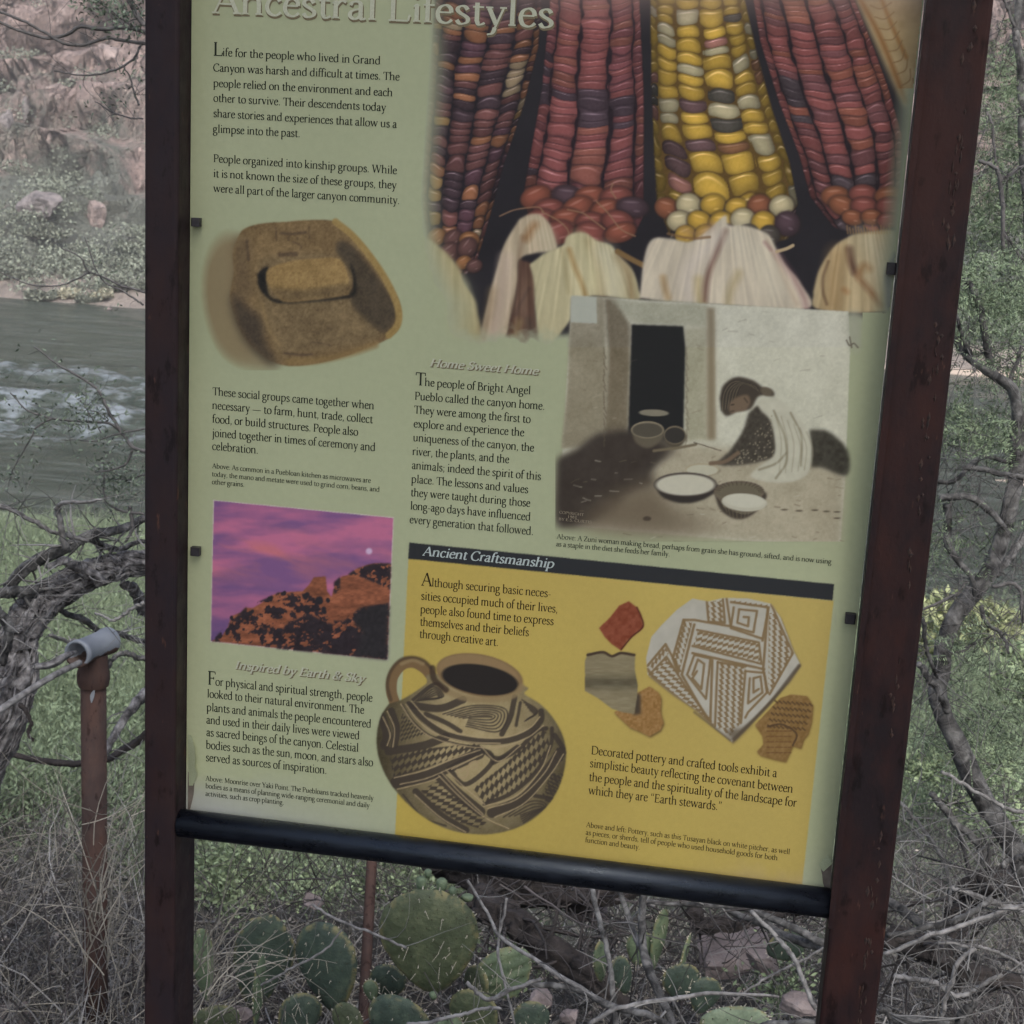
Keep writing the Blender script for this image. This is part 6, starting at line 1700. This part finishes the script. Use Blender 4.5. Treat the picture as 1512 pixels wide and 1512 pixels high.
def pad(parent, px, py, y, w, h, tilt=0, yaw=0, mat=None, wr=0.0, spines=8, seed=0, pitch=0):
    r_ = np.random.default_rng(seed)
    c = at(px, py, y); W = size_at(w/2, y)*1.17; H = size_at(h/2, y)*1.07
    th = min(W, H)*.17+.003
    nr, na = 9, 44
    ct, st_ = math.cos(rad(tilt)), math.sin(rad(tilt)); cy, sy = math.cos(rad(yaw)), math.sin(rad(yaw))
    def out_(a):
        # narrow towards the foot, broad above
        s = math.sin(a); k = 1-.16*(1-s)**1.4*.9
        return math.cos(a)*W*k*(1-.10*max(0, -s)), s*H
    def place(x, z, d):
        if wr: d = d+wr*math.sin(z/H*14+x/W*5)*(1 if d > 0 else 1)
        d += .06*H*math.sin(x/W*1.2+seed)*(z/H)
        X = x*ct-z*st_; Z = x*st_+z*ct
        return (c[0]+X*cy-d*sy, c[1]+X*sy+d*cy, c[2]+Z)
    V_, F_, R_ = [], [], []
    for side in (-1, 1):
        V_.append(place(0, 0, side*th)); R_.append(0)
        for i in range(1, nr+1):
            q = math.sin(i/nr*math.pi/2)
            for j in range(na):
                x, z = out_(j/na*2*math.pi)
                lump = 1+.012*math.sin(j*2.3+seed)
                V_.append(place(x*q*lump, z*q*lump, side*th*math.sqrt(max(0, 1-q**2.6)))); R_.append(q)
    o_ = 1+nr*na
    for s in (0, 1):
        b0 = s*o_
        for j in range(na):
            t3 = (b0, b0+1+j, b0+1+(j+1) % na)
            F_.append(t3 if s == 0 else t3[::-1])
            for i in range(nr-1):
                q4 = (b0+1+i*na+j, b0+1+(i+1)*na+j, b0+1+(i+1)*na+(j+1) % na, b0+1+i*na+(j+1) % na)
                F_.append(q4 if s == 0 else q4[::-1])
    me = bpy.data.meshes.new('pad'); me.from_pydata(V_, [], F_); me.update()
    a_ = me.attributes.new('rim', 'FLOAT', 'POINT'); a_.data.foreach_set('value', np.array(R_, np.float32))
    po = link_mesh('pad', me, mat or M_CA, parent, True)
    # areoles in slanting rows, a few long spines
    mb = MB(); ms = MB()
    stp = .021
    for i in range(-8, 9):
        for j in range(-8, 9):
            x = (i+.5*(j % 2))*stp+r_.normal()*.0015; z = j*stp*.85+r_.normal()*.0015
            q = math.hypot(x/W, z/H)
            if q > .97: continue
            s_ = -1
            d = s_*(th*math.sqrt(max(0, 1-q**2.6))+.0006)
            p = np.array(place(x, z, d)); e = .0013
            mb.add([p+(-e, 0, 0), p+(0, 0, -e*1.3), p+(e, 0, 0), p+(0, 0, e*1.3), p+(0, -e*.8, 0)], [(0, 1, 4), (1, 2, 4), (2, 3, 4), (3, 0, 4)])
            for q_ in range(2 if r_.random() < .3 else 0):
                dd = np.array([r_.normal()*.4, -1, r_.normal()*.4-.3]); dd /= np.linalg.norm(dd)
                ms.tube([p, p+dd*r_.uniform(.004, .009)], .0004, 3, cap=False)
    # rim glochids
    for j in range(0, na):
        if r_.random() < .55: continue
        x, z = out_((j+r_.random())/na*2*math.pi); p = np.array(place(x, z, 0)); dd = p-c; dd /= np.linalg.norm(dd)
        ms.tube([p, p+(dd+r_.standard_normal(3)*.4)*r_.uniform(.0015, .0045)], [.0012, .0005], 4, cap=False)
    for k in range(spines):
        a_ = r_.uniform(0, 6.28); q = r_.uniform(0, .7); p = np.array(place(math.cos(a_)*W*q, math.sin(a_)*H*q, -th*.95))
        dd = np.array([r_.normal()*.5, -.25, -1+r_.normal()*.2]); dd /= np.linalg.norm(dd)
        ms.tube([p, p+dd*r_.uniform(.014, .028)], [.0005, .0003], 4, cap=False)
    if mb.n:
        o = mb.build('areoles', M_AR, po); o['kind'] = 'stuff'
    o = ms.build('spines', M_SP, po); o['kind'] = 'stuff'
    return po
def cactus(label, pads, buds=()):
    c = at(pads[0][0], pads[0][1]+pads[0][4]*.6, pads[0][2])
    t = thing('prickly_pear', label, 'cactus', (c[0], c[1], float(gh(c[0], c[1]))), 'prickly pears behind the sign')
    for k, p in enumerate(pads):
        pad(t, *p[:5], **p[5], seed=int(p[0]))
    for (px, py, y, w, h) in buds:
        b_ = at(px, py, y); W = size_at(w/2, y); H = size_at(h/2, y); mb = MB()
        mb.tube([b_+np.array([0, 0, -H]), b_+np.array([0, 0, -H*.3]), b_+np.array([0, 0, H*.7]), b_+np.array([0, 0, H])], [W*.55, W*.9, W, W*.6], 10)
        mb.build('bud', M_CC, t, True)
    return t
cactus('prickly pear with a very large round olive pad under the middle of the bar', [
    (634, 1390, 1.12, 158, 172, dict(mat=M_CA, tilt=6, yaw=4, spines=9)),
    (588, 1512, 1.06, 106, 96, dict(mat=M_CB, tilt=-8, yaw=-6)),
    (742, 1440, 1.22, 112, 76, dict(mat=M_CC, tilt=38, yaw=10, wr=.0022)),
    (705, 1455, 1.16, 60, 60, dict(mat=M_CA, tilt=30, yaw=-40)),
    (548, 1462, 1.18, 26, 34, dict(mat=M_CC, tilt=10, yaw=0, spines=0)),
    (660, 1530, 1.0, 60, 70, dict(mat=M_CC, tilt=10, yaw=40)),
    (702, 1500, 1.08, 84, 90, dict(mat=M_CA, tilt=24, yaw=-12)),
    (782, 1508, 1.2, 60, 66, dict(mat=M_CB, tilt=-14, yaw=20)),
    (570, 1452, 1.22, 60, 66, dict(mat=M_CB, tilt=-24, yaw=10)),
], [(622, 1306, 1.14, 17, 26), (652, 1308, 1.14, 18, 24), (668, 1318, 1.13, 13, 18), (690, 1326, 1.16, 20, 10), (632, 1290, 1.15, 12, 14), (640, 1470, 1.05, 14, 12)])
cactus('prickly pear with one dark upright pad left of the rusty stake', [
    (484, 1428, 1.2, 112, 146, dict(mat=M_CB, tilt=12, yaw=-14, spines=5)),
    (384, 1420, 1.34, 88, 160, dict(mat=M_CB, tilt=-6, yaw=20, spines=3)),
    (515, 1512, 1.1, 60, 70, dict(mat=M_CA, tilt=20, yaw=-20, spines=3)),
    (440, 1500, 1.15, 70, 80, dict(mat=M_CB, tilt=-30, yaw=25)),
])
cactus('small narrow prickly pear seen edge-on beside the left post', [
    (382, 1462, 1.08, 26, 120, dict(mat=M_CC, tilt=-3, yaw=62, spines=3)),
    (301, 1425, 1.25, 36, 130, dict(mat=M_CC, tilt=6, yaw=30, spines=3)),
    (405, 1420, 1.4, 60, 110, dict(mat=M_CB, tilt=-12, yaw=15, spines=2)),
    (320, 1510, 1.2, 80, 60, dict(mat=M_CA, tilt=15, yaw=10, spines=2)),
])
cactus('small dark green prickly pear between the grey stems', [
    (918, 1440, 1.3, 36, 66, dict(mat=M_CB, tilt=18, yaw=35, spines=3)),
    (886, 1420, 1.35, 30, 70, dict(mat=M_CC, tilt=10, yaw=55, spines=2)),
    (945, 1400, 1.5, 44, 54, dict(mat=M_CC, tilt=-8, yaw=10, spines=2)),
])
cactus('slender prickly pear with tall edge-on pads below the bar', [
    (972, 1388, 1.5, 32, 100, dict(mat=M_CC, tilt=-6, yaw=52, spines=3)),
    (1010, 1412, 1.45, 16, 66, dict(mat=M_CC, tilt=-22, yaw=70, spines=1)),
    (1005, 1450, 1.4, 60, 60, dict(mat=M_CB, tilt=0, yaw=20, spines=2)),
])
cactus('pale green prickly pear lowest at the bottom of the picture', [
    (1040, 1470, 1.25, 50, 60, dict(mat=M_CB, tilt=-12, yaw=20, spines=2)),
    (1085, 1515, 1.05, 106, 66, dict(mat=M_CD, tilt=10, yaw=5, spines=2)),
    (1165, 1395, 1.6, 70, 50, dict(mat=M_CB, tilt=30, yaw=20, spines=2)),
])
# ------------------------------------------------------------------ grey stems below the bar
GS = 'dry grey shoots below the bar'
stems = [
    ([(868, 1285, 1.25), (880, 1340, 1.2), (893, 1400, 1.15), (905, 1470, 1.1), (912, 1540, 1.05)], [4, 4.5, 5], 'long grey stem left of the small dark cactus'),
    ([(905, 1290, 1.25), (930, 1350, 1.22), (950, 1400, 1.18), (962, 1430, 1.15)], [4, 4.5, 5], 'slanting grey stem meeting the middle one'),
    ([(957, 1290, 1.2), (946, 1350, 1.18), (952, 1400, 1.15), (968, 1450, 1.1), (1000, 1530, 1.02)], [5, 6, 7, 7], 'stout bent grey stem in the middle of the gap'),
    ([(780, 1455, 1.0), (840, 1458, 1.0), (900, 1485, .98), (960, 1500, .96), (1030, 1540, .94)], [5, 5.5, 5], 'low grey stick running down to the right at the bottom'),
    ([(870, 1512, .96), (920, 1488, .97), (990, 1478, 1.0), (1060, 1470, 1.02), (1150, 1472, 1.05)], [4, 3.5, 2], 'thin grey stick crossing at the bottom'),
    ([(955, 1330, 1.5), (1060, 1335, 1.5), (1140, 1355, 1.45), (1220, 1395, 1.4)], [4, 4.5, 6], 'long level stem under the right half of the bar'),
    ([(1070, 1345, 1.55), (1120, 1360, 1.5), (1170, 1385, 1.45), (1230, 1408, 1.4)], [5, 7, 7], 'stout stem below the long level one'),
    ([(1110, 1345, 1.3), (1150, 1385, 1.28), (1175, 1420, 1.25), (1205, 1490, 1.2)], [3, 4, 4], 'pale stem slanting down to the right post'),
    ([(1225, 1395, 1.3), (1180, 1420, 1.3), (1120, 1450, 1.3), (1080, 1480, 1.3)], [2, 2, 1.4], 'thin straight twig from the right post'),
    ([(462, 1335, 1.0), (500, 1360, 1.0), (555, 1380, 1.0), (600, 1400, 1.02)], [2.4, 2.2, 2], 'fine stick lying over the dark cactus pad'),
    ([(385, 1455, .98), (430, 1430, .98), (470, 1405, .98), (505, 1372, 1.0)], [2.2, 2, 1.4], 'pale stalk slanting across the dark cactus pad'),
    ([(690, 1300, 1.1), (720, 1350, 1.08), (735, 1385, 1.05), (790, 1420, 1.02), (850, 1455, 1.0), (930, 1500, .98)], [2.4, 2.8, 3.4, 4], 'grey stem falling right of the large cactus pad'),
    ([(748, 1325, 1.1), (735, 1380, 1.08), (735, 1420, 1.05), (760, 1512, 1.0)], [2, 2.2, 2], 'thin upright stem crossing the light cactus pad'),
    ([(690, 1450, .98), (720, 1478, .97), (760, 1460, .97), (800, 1445, .98)], [3.5, 3.5, 3], 'short bent twig in front of the light cactus pad'),
    ([(600, 1512, .9), (680, 1500, .9), (740, 1490, .92)], [3, 3, 2.4], 'pale stick along the bottom edge in the middle'),
    ([(1220, 1512, .9), (1160, 1512, .92), (1110, 1516, .94)], [5, 4, 3], 'dark stick at the bottom beside the right post'),
]
for k, (p_, r__, lab) in enumerate(stems):
    branch('dry_shoot', p_, r__, M_BARKG if max(r__) > 4 else M_STICK, lab, 'stem', GS, sides=9, n=34, ridge=.07, wob=.0009, seed=120+k, twigs=5, tw_len=.13, tw_mat=M_TWIG)
# curved dry grass stalks right of the left post
r_ = np.random.default_rng(31)
base = np.array([at(r_.uniform(284, 330), r_.uniform(1380, 1512), r_.uniform(.9, 1.3)) for k in range(46)])+np.array([0, 0, 0])
dr = r_.standard_normal((46, 3))*np.array([.3, .2, .2])+np.array([.5, 0, 1])
strands('pale_grass_stalks', base, dr, r_.uniform(.12, .34, 46), .003, M_DRY, r_, 7, .7, .8)
# leafy green weed under the bar
M_WEED = leafmat('weed_leaf', (.16, .22, .125), (.28, .35, .20), (.4, 1.5))
for k, (px, py, y, w, n, lab) in enumerate(((350, 1290, 1.9, 150, 1500, 'green leafy weed under the left end of the bar'), (450, 1300, 2.5, 170, 1100, 'green leafy weed with small leaves left of the stake'), (520, 1290, 3.0, 130, 700, 'dark green weed behind the rusty stake'),
                                        (610, 1300, 2.2, 90, 300, 'small green weed above the large cactus pad'), (770, 1400, 1.9, 120, 260, 'sparse green weed right of the light cactus pad'), (1150, 1440, 1.7, 120, 260, 'sparse weed near the foot of the right post'))):
    b_ = at(px, py+40, y); t = thing('weed', lab, 'weed', tuple(b_), 'green weeds behind the sign')
    rr = np.random.default_rng(200+k); W = size_at(w/2, y)
    m_ = 26
    bs_ = b_+rr.standard_normal((m_, 3))*np.array([W*.35, W*.3, .01]); dr = rr.standard_normal((m_, 3))*.4+np.array([0, 0, 1])
    _, PP = strands('stems', bs_, dr, W*1.3, .003, M_FEATH, rr, 5, .15, .4, kind=None, parent=t)
    C = PP[:, 1:].reshape(-1, 3)[rr.integers(0, m_*5, n)]+rr.standard_normal((n, 3))*.02
    v, f = rot_quads(C, .008, .016, rr, .2)
    o = link_mesh('leaves', quads_mesh('leaves', v, f), M_WEED, t); o['kind'] = 'stuff'

# ------------------------------------------------------------------ trees at the right
def right_tree(name, label, trunk, r, subs, fol, seed, mat=M_BARKG):
    t, P_ = branch(name, trunk, r, mat, label, 'tree', None, sides=18, n=70, ridge=.07, wob=.001, seed=seed)
    t.children[0].name = 'trunk'
    r_ = np.random.default_rng(seed)
    allP = []
    for k, (p_, r__) in enumerate(subs):
        _, Q_ = branch('limb', p_, r__, mat if max(r__) > 3 else M_THIN, None, parent=t, sides=9, n=34, ridge=.05, wob=.0009, seed=seed+k+1)
        allP.append(Q_)
        m_ = 16
        i = r_.integers(4, 34, m_)
        dr = r_.standard_normal((m_, 3))*np.array([1, .8, .8])+np.array([0, 0, -.2])
        strands('twigs', Q_[i], dr, r_.uniform(.05, .2, m_), .0022, M_THIN, r_, 4, .3, .6, kind='stuff', parent=t)
    if fol:
        # feathery sprays: a midrib with small leaflets on both sides
        C, Dd = [], []
        for (px, py, y, w, h, n) in fol:
            for k in range(int(n*1.9)):
                c = at(px+r_.normal()*w*.5, py+r_.normal()*h*.5, y+r_.normal()*.12)
                d = np.array([r_.normal(), r_.normal()*.6, -.3+r_.normal()*.6]); d /= np.linalg.norm(d)
                L_ = r_.uniform(.035, .10); m_ = int(L_/.005)
                s = np.cross(d, r_.standard_normal(3)); s /= np.linalg.norm(s)
                for j in range(m_):
                    q = c+d*L_*j/m_
                    for sg in (-1, 1):
                        C.append(q); Dd.append(s*sg*.9+d*.5)
        C = np.array(C); Dd = np.array(Dd); Dd /= np.linalg.norm(Dd, axis=1)[:, None]
        n = len(C); lh = r_.uniform(.007, .014, n)[:, None]; sd = np.cross(Dd, r_.standard_normal((n, 3))); sd /= np.linalg.norm(sd, axis=1)[:, None]
        V_ = np.stack([C, C+Dd*lh*.5+sd*.0013, C+Dd*lh, C+Dd*lh*.5-sd*.0013], 1).reshape(-1, 3)
        o = link_mesh('crown', quads_mesh('crown', V_, np.arange(n*4).reshape(n, 4)), M_FEATH, t)
        o['kind'] = 'stuff'
    return t
right_tree('grey_tree', 'forked tree with a pale grey bent trunk and feathery green sprays right of the sign',
    [(1540, 560, 1.6), (1516, 640, 1.6), (1505, 700, 1.6), (1490, 780, 1.58), (1460, 850, 1.55), (1420, 900, 1.52), (1398, 950, 1.5), (1390, 1000, 1.5), (1388, 1040, 1.5), (1410, 1090, 1.5), (1440, 1160, 1.5), (1470, 1210, 1.5), (1500, 1260, 1.5), (1530, 1330, 1.5), (1545, 1450, 1.45)],
    [10, 12, 12, 12, 13, 13, 14, 14, 15, 16, 17, 18],
    [([(1512, 790, 1.7), (1490, 820, 1.65), (1470, 850, 1.62)], [7, 6, 5]),
     ([(1502, 705, 1.6), (1500, 650, 1.6), (1498, 600, 1.6), (1490, 570, 1.6), (1460, 550, 1.6), (1430, 525, 1.6), (1410, 500, 1.6)], [9, 8, 7, 6]),
     ([(1465, 552, 1.6), (1455, 500, 1.6), (1440, 440, 1.6), (1424, 412, 1.6)], [5, 5, 4.5]),
     ([(1440, 535, 1.6), (1420, 500, 1.58), (1412, 450, 1.55)], [4, 3, 2]),
     ([(1490, 572, 1.6), (1500, 540, 1.6), (1508, 510, 1.6)], [3, 2.4, 2]),
     ([(1345, 700, 1.5), (1400, 712, 1.5), (1440, 680, 1.55), (1500, 682, 1.6)], [3, 3.5, 3]),
     ([(1420, 690, 1.5), (1460, 695, 1.5), (1512, 705, 1.5)], [4, 4, 4]),
     ([(1390, 735, 1.5), (1430, 735, 1.5), (1460, 755, 1.5), (1484, 780, 1.5)], [5, 5, 4]),
     ([(1398, 745, 1.5), (1400, 780, 1.5), (1402, 815, 1.5), (1430, 850, 1.5), (1440, 880, 1.5)], [6, 5, 3]),
     ([(1362, 915, 1.3), (1368, 960, 1.32), (1385, 1000, 1.35)], [3.5, 3, 3]),
     ([(1355, 980, 1.4), (1378, 1010, 1.42), (1400, 1050, 1.45)], [5, 5, 6]),
     ([(1465, 865, 1.4), (1500, 868, 1.4), (1512, 920, 1.4)], [3, 3, 2.5]),
     ([(1448, 895, 1.5), (1455, 920, 1.5), (1480, 940, 1.5), (1490, 965, 1.5)], [3.5, 3, 2]),
     ([(1405, 965, 1.5), (1440, 950, 1.5), (1470, 935, 1.5)], [2, 1.6, 1.2]),
     ([(1345, 905, 1.45), (1400, 880, 1.45), (1430, 860, 1.45)], [2, 2, 1.4])],
    [(1430, 450, 1.7, 60, 60, 60), (1475, 420, 1.75, 60, 50, 60), (1410, 620, 1.7, 60, 40, 55), (1480, 640, 1.7, 60, 40, 50), (1400, 790, 1.6, 50, 50, 26), (1480, 520, 1.75, 50, 50, 40), (1420, 960, 1.6, 60, 40, 36), (1390, 1090, 1.7, 40, 50, 40), (1480, 1050, 1.7, 60, 60, 70), (1460, 1130, 1.7, 60, 50, 40)], 301)
right_tree('young_mesquite', 'slim leafy tree with hanging feathery foliage in the upper right corner',
    [(1512, -40, 2.2), (1500, 40, 2.2), (1508, 110, 2.2), (1515, 240, 2.2), (1530, 500, 2.2), (1540, 900, 2.2), (1540, 1300, 2.2)], [4, 5, 6, 7, 8],
    [([(1477, -10, 2.0), (1492, 30, 2.0), (1500, 60, 2.0)], [2, 2, 2]),
     ([(1445, 238, 1.9), (1472, 256, 1.9), (1480, 300, 1.9), (1482, 370, 1.9)], [2.6, 3, 2.6]),
     ([(1475, 268, 1.9), (1490, 255, 1.9), (1520, 240, 1.9)], [2.4, 2, 2]),
     ([(1458, 155, 2.0), (1465, 190, 2.0), (1470, 240, 2.0)], [2, 2, 1.5]),
     ([(1480, 340, 2.0), (1500, 375, 2.0), (1515, 390, 2.0)], [2, 2, 2])],
    [(1480, 170, 2.3, 70, 70, 90), (1440, 300, 2.3, 60, 60, 80), (1490, 330, 2.3, 60, 60, 90), (1500, 90, 2.4, 40, 60, 40), (1420, 400, 2.2, 40, 40, 40), (1500, 440, 2.3, 40, 40, 50), (1490, 240, 2.4, 60, 60, 60)], 340, M_BARKG)
# yellow green brush on the near shore
for k, (px, py, y, w, mt, lab) in enumerate(((1440, 920, 9, 150, 0, 'yellow green bush on the bank behind the grey trunk'), (1360, 940, 10, 90, 0, 'yellow green bush beside the right post'), (1500, 1000, 7, 120, 1, 'dark green bush at the right edge'),
                                        (1400, 1120, 5, 120, 1, 'grey green bush low behind the grey trunk'), (1480, 1180, 4, 130, 1, 'grey green bush at the right edge below the trunk'), (1375, 650, 2.8, 60, 1, 'green sprig beside the right post over the water'))):
    if k == 5: continue
    p = at(px, py+30, y); r = size_at(w/2, y)
    tuft('bank_bush', p, r, 1500, .012*y/3, .03*y/3, (leafmat('yellow_leaf', (.19, .22, .11), (.30, .33, .17)) if mt == 0 else M_WEED), lab, 'bush', 'bushes on the near bank', 400+k)
# dead tangle at the lower right
GR = 'dead branches at the lower right'
dead = [
    ([(1310, 1380, 1.1), (1350, 1375, 1.12), (1400, 1362, 1.14), (1440, 1345, 1.15), (1465, 1325, 1.16)], [4, 5, 5, 4.5], 'pale grey branch rising right from the post'),
    ([(1306, 1410, 1.05), (1360, 1390, 1.05), (1410, 1372, 1.08), (1460, 1352, 1.1), (1520, 1335, 1.12)], [3, 3.5, 3.5, 3], 'thin pale branch just below the rising one'),
    ([(1405, 1308, 1.2), (1450, 1325, 1.2), (1512, 1345, 1.2)], [3, 4, 4], 'thin branch sloping down at the right edge'),
    ([(1385, 1390, 1.1), (1440, 1400, 1.1), (1480, 1412, 1.1), (1530, 1432, 1.1)], [2.4, 2.4, 2.6], 'thin dark twig crossing the logs at the right'),
    ([(1390, 1512, 1.0), (1400, 1470, 1.0), (1415, 1420, 1.0), (1440, 1400, 1.02)], [3.5, 3.5, 3], 'bent grey twig standing in the lower right'),
    ([(1375, 1170, 1.5), (1400, 1200, 1.5), (1440, 1245, 1.5), (1455, 1280, 1.5)], [5, 6, 6], 'short grey branch slanting below the tree trunk'),
    ([(1390, 1140, 1.4), (1450, 1172, 1.4), (1512, 1200, 1.4)], [2.6, 2.8, 3], 'pale thin branch crossing the tree trunk'),
    ([(1325, 1185, 1.6), (1360, 1220, 1.6), (1400, 1290, 1.6), (1410, 1360, 1.6)], [2.6, 2.8, 2.4], 'dark thin branch slanting down near the right post'),
    ([(1478, 1280, 1.2), (1500, 1272, 1.2), (1530, 1262, 1.2)], [4, 5, 5], 'broken pale stick at the right edge'),
    ([(1300, 1490, .95), (1330, 1505, .95), (1400, 1512, .95)], [5, 6, 6], 'pale stick at the bottom right of the post'),
    ([(1415, 1520, 1.0), (1425, 1495, 1.0), (1440, 1480, 1.0)], [11, 9, 3], 'pointed pale stub in the lower right corner'),
    ([(1320, 1440, 1.2), (1370, 1450, 1.2), (1420, 1470, 1.2), (1480, 1440, 1.2)], [4, 4, 3], 'curved twig lying in front of the dark log'),
    ([(1310, 1330, 1.5), (1350, 1350, 1.45), (1390, 1380, 1.4), (1450, 1420, 1.35)], [8, 7, 6, 5], 'grey root running right from the post'),
]
for k, (p_, r__, lab) in enumerate(dead):
    branch('dead_branch', p_, r__, M_BARKG if max(r__) > 4 else M_STICK, lab, 'branch', GR, sides=10, n=36, ridge=.08, wob=.0011, seed=500+k, twigs=9, tw_len=.16, tw_mat=M_TWIG)
# fine grey sprays over the left brush
r_ = np.random.default_rng(77)
base = np.array([at(r_.uniform(-40, 215), r_.uniform(1180, 1560), r_.uniform(.9, 1.7)) for k in range(200)])
dr = r_.standard_normal((200, 3))*np.array([.8, .5, .5])+np.array([.2, 0, .8])
strands('dead_brush', base, dr, r_.uniform(.08, .26, 200), .0022, M_DRY, r_, 6, .4, .9)
base = np.array([at(r_.uniform(1300, 1540), r_.uniform(1200, 1560), r_.uniform(.9, 1.9)) for k in range(260)])
dr = r_.standard_normal((260, 3))*np.array([.9, .6, .6])+np.array([0, 0, .4])
strands('dead_brush_tangle', base, dr, r_.uniform(.08, .26, 260), .0022, M_TWIG, r_, 6, .2, .9)
base = np.array([at(r_.uniform(-30, 215), r_.uniform(720, 1000), r_.uniform(1.2, 1.9)) for k in range(110)])
dr = r_.standard_normal((110, 3))*np.array([1, .5, .8])
strands('fine_twigs', base, dr, r_.uniform(.06, .2, 110), .0017, M_TWIG, r_, 6, .0, .9)
base = np.array([at(r_.uniform(1340, 1540), r_.uniform(600, 1300), r_.uniform(1.4, 2.2)) for k in range(420)])
dr = r_.standard_normal((420, 3))*np.array([1, .5, .8])
strands('fine_dark_twigs', base, dr, r_.uniform(.06, .2, 420), .0022, M_THIN, r_, 6, .0, .8)
base = np.array([at(r_.uniform(680, 1230), r_.uniform(1290, 1440), r_.uniform(1.45, 2.1)) for k in range(520)])
dr = r_.standard_normal((520, 3))*np.array([1, .6, .7])
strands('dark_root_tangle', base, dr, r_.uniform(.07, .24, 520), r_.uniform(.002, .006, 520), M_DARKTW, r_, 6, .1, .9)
base = np.array([at(r_.uniform(300, 620), r_.uniform(1270, 1370), r_.uniform(1.5, 2.4)) for k in range(260)])
dr = r_.standard_normal((260, 3))*np.array([.6, .5, .6])+np.array([0, 0, .6])
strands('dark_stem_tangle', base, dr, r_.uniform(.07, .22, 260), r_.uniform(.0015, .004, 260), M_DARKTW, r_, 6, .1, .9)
# unseen tree added behind the viewer; its crown dims the light on the sign
t = thing('added_shade_tree', 'unseen leafy tree added behind the viewer to shade the sign', 'tree', (2.1, -3.6, 0))
mb = MB(); P = spline([(2.1, -3.6, -.3), (2.0, -3.5, 1.2), (1.6, -3.2, 2.6), (1.0, -2.8, 4.0), (.5, -2.5, 5.2)], 24)
mb.tube(P, [.2, .17, .13, .08], 16, .08, 4, 3); mb.build('trunk', M_BARKG, t, True)
r_ = np.random.default_rng(9); n = 26000
lob = r_.standard_normal((26, 3))*np.array([1.5, 1.3, .8])+np.array([.6, -2.6, 4.7])
C = lob[r_.integers(0, 26, n)]+r_.standard_normal((n, 3))*np.array([.5, .5, .36])
v, f = rot_quads(C, .035, .07, r_, .2)
o = link_mesh('crown', quads_mesh('crown', v, f), M_FEATH, t); o['kind'] = 'stuff'
# the air over the river
mb = MB(); mb.box(-300, 290, -65, 205, -8, 100)
m = bpy.data.materials.new('canyon_air'); m.use_nodes = True; nt = m.node_tree
for q in list(nt.nodes):
    if q.type == 'BSDF_PRINCIPLED': nt.nodes.remove(q)
pv = nt.nodes.new('ShaderNodeVolumePrincipled'); pv.inputs['Density'].default_value = HAZE; pv.inputs['Color'].default_value = (.95, .93, .92, 1)
nt.links.new(pv.outputs[0], [q for q in nt.nodes if q.type == 'OUTPUT_MATERIAL'][0].inputs['Volume'])
o = mb.build('haze', m); o['kind'] = 'stuff'
bpy.context.view_layer.update()
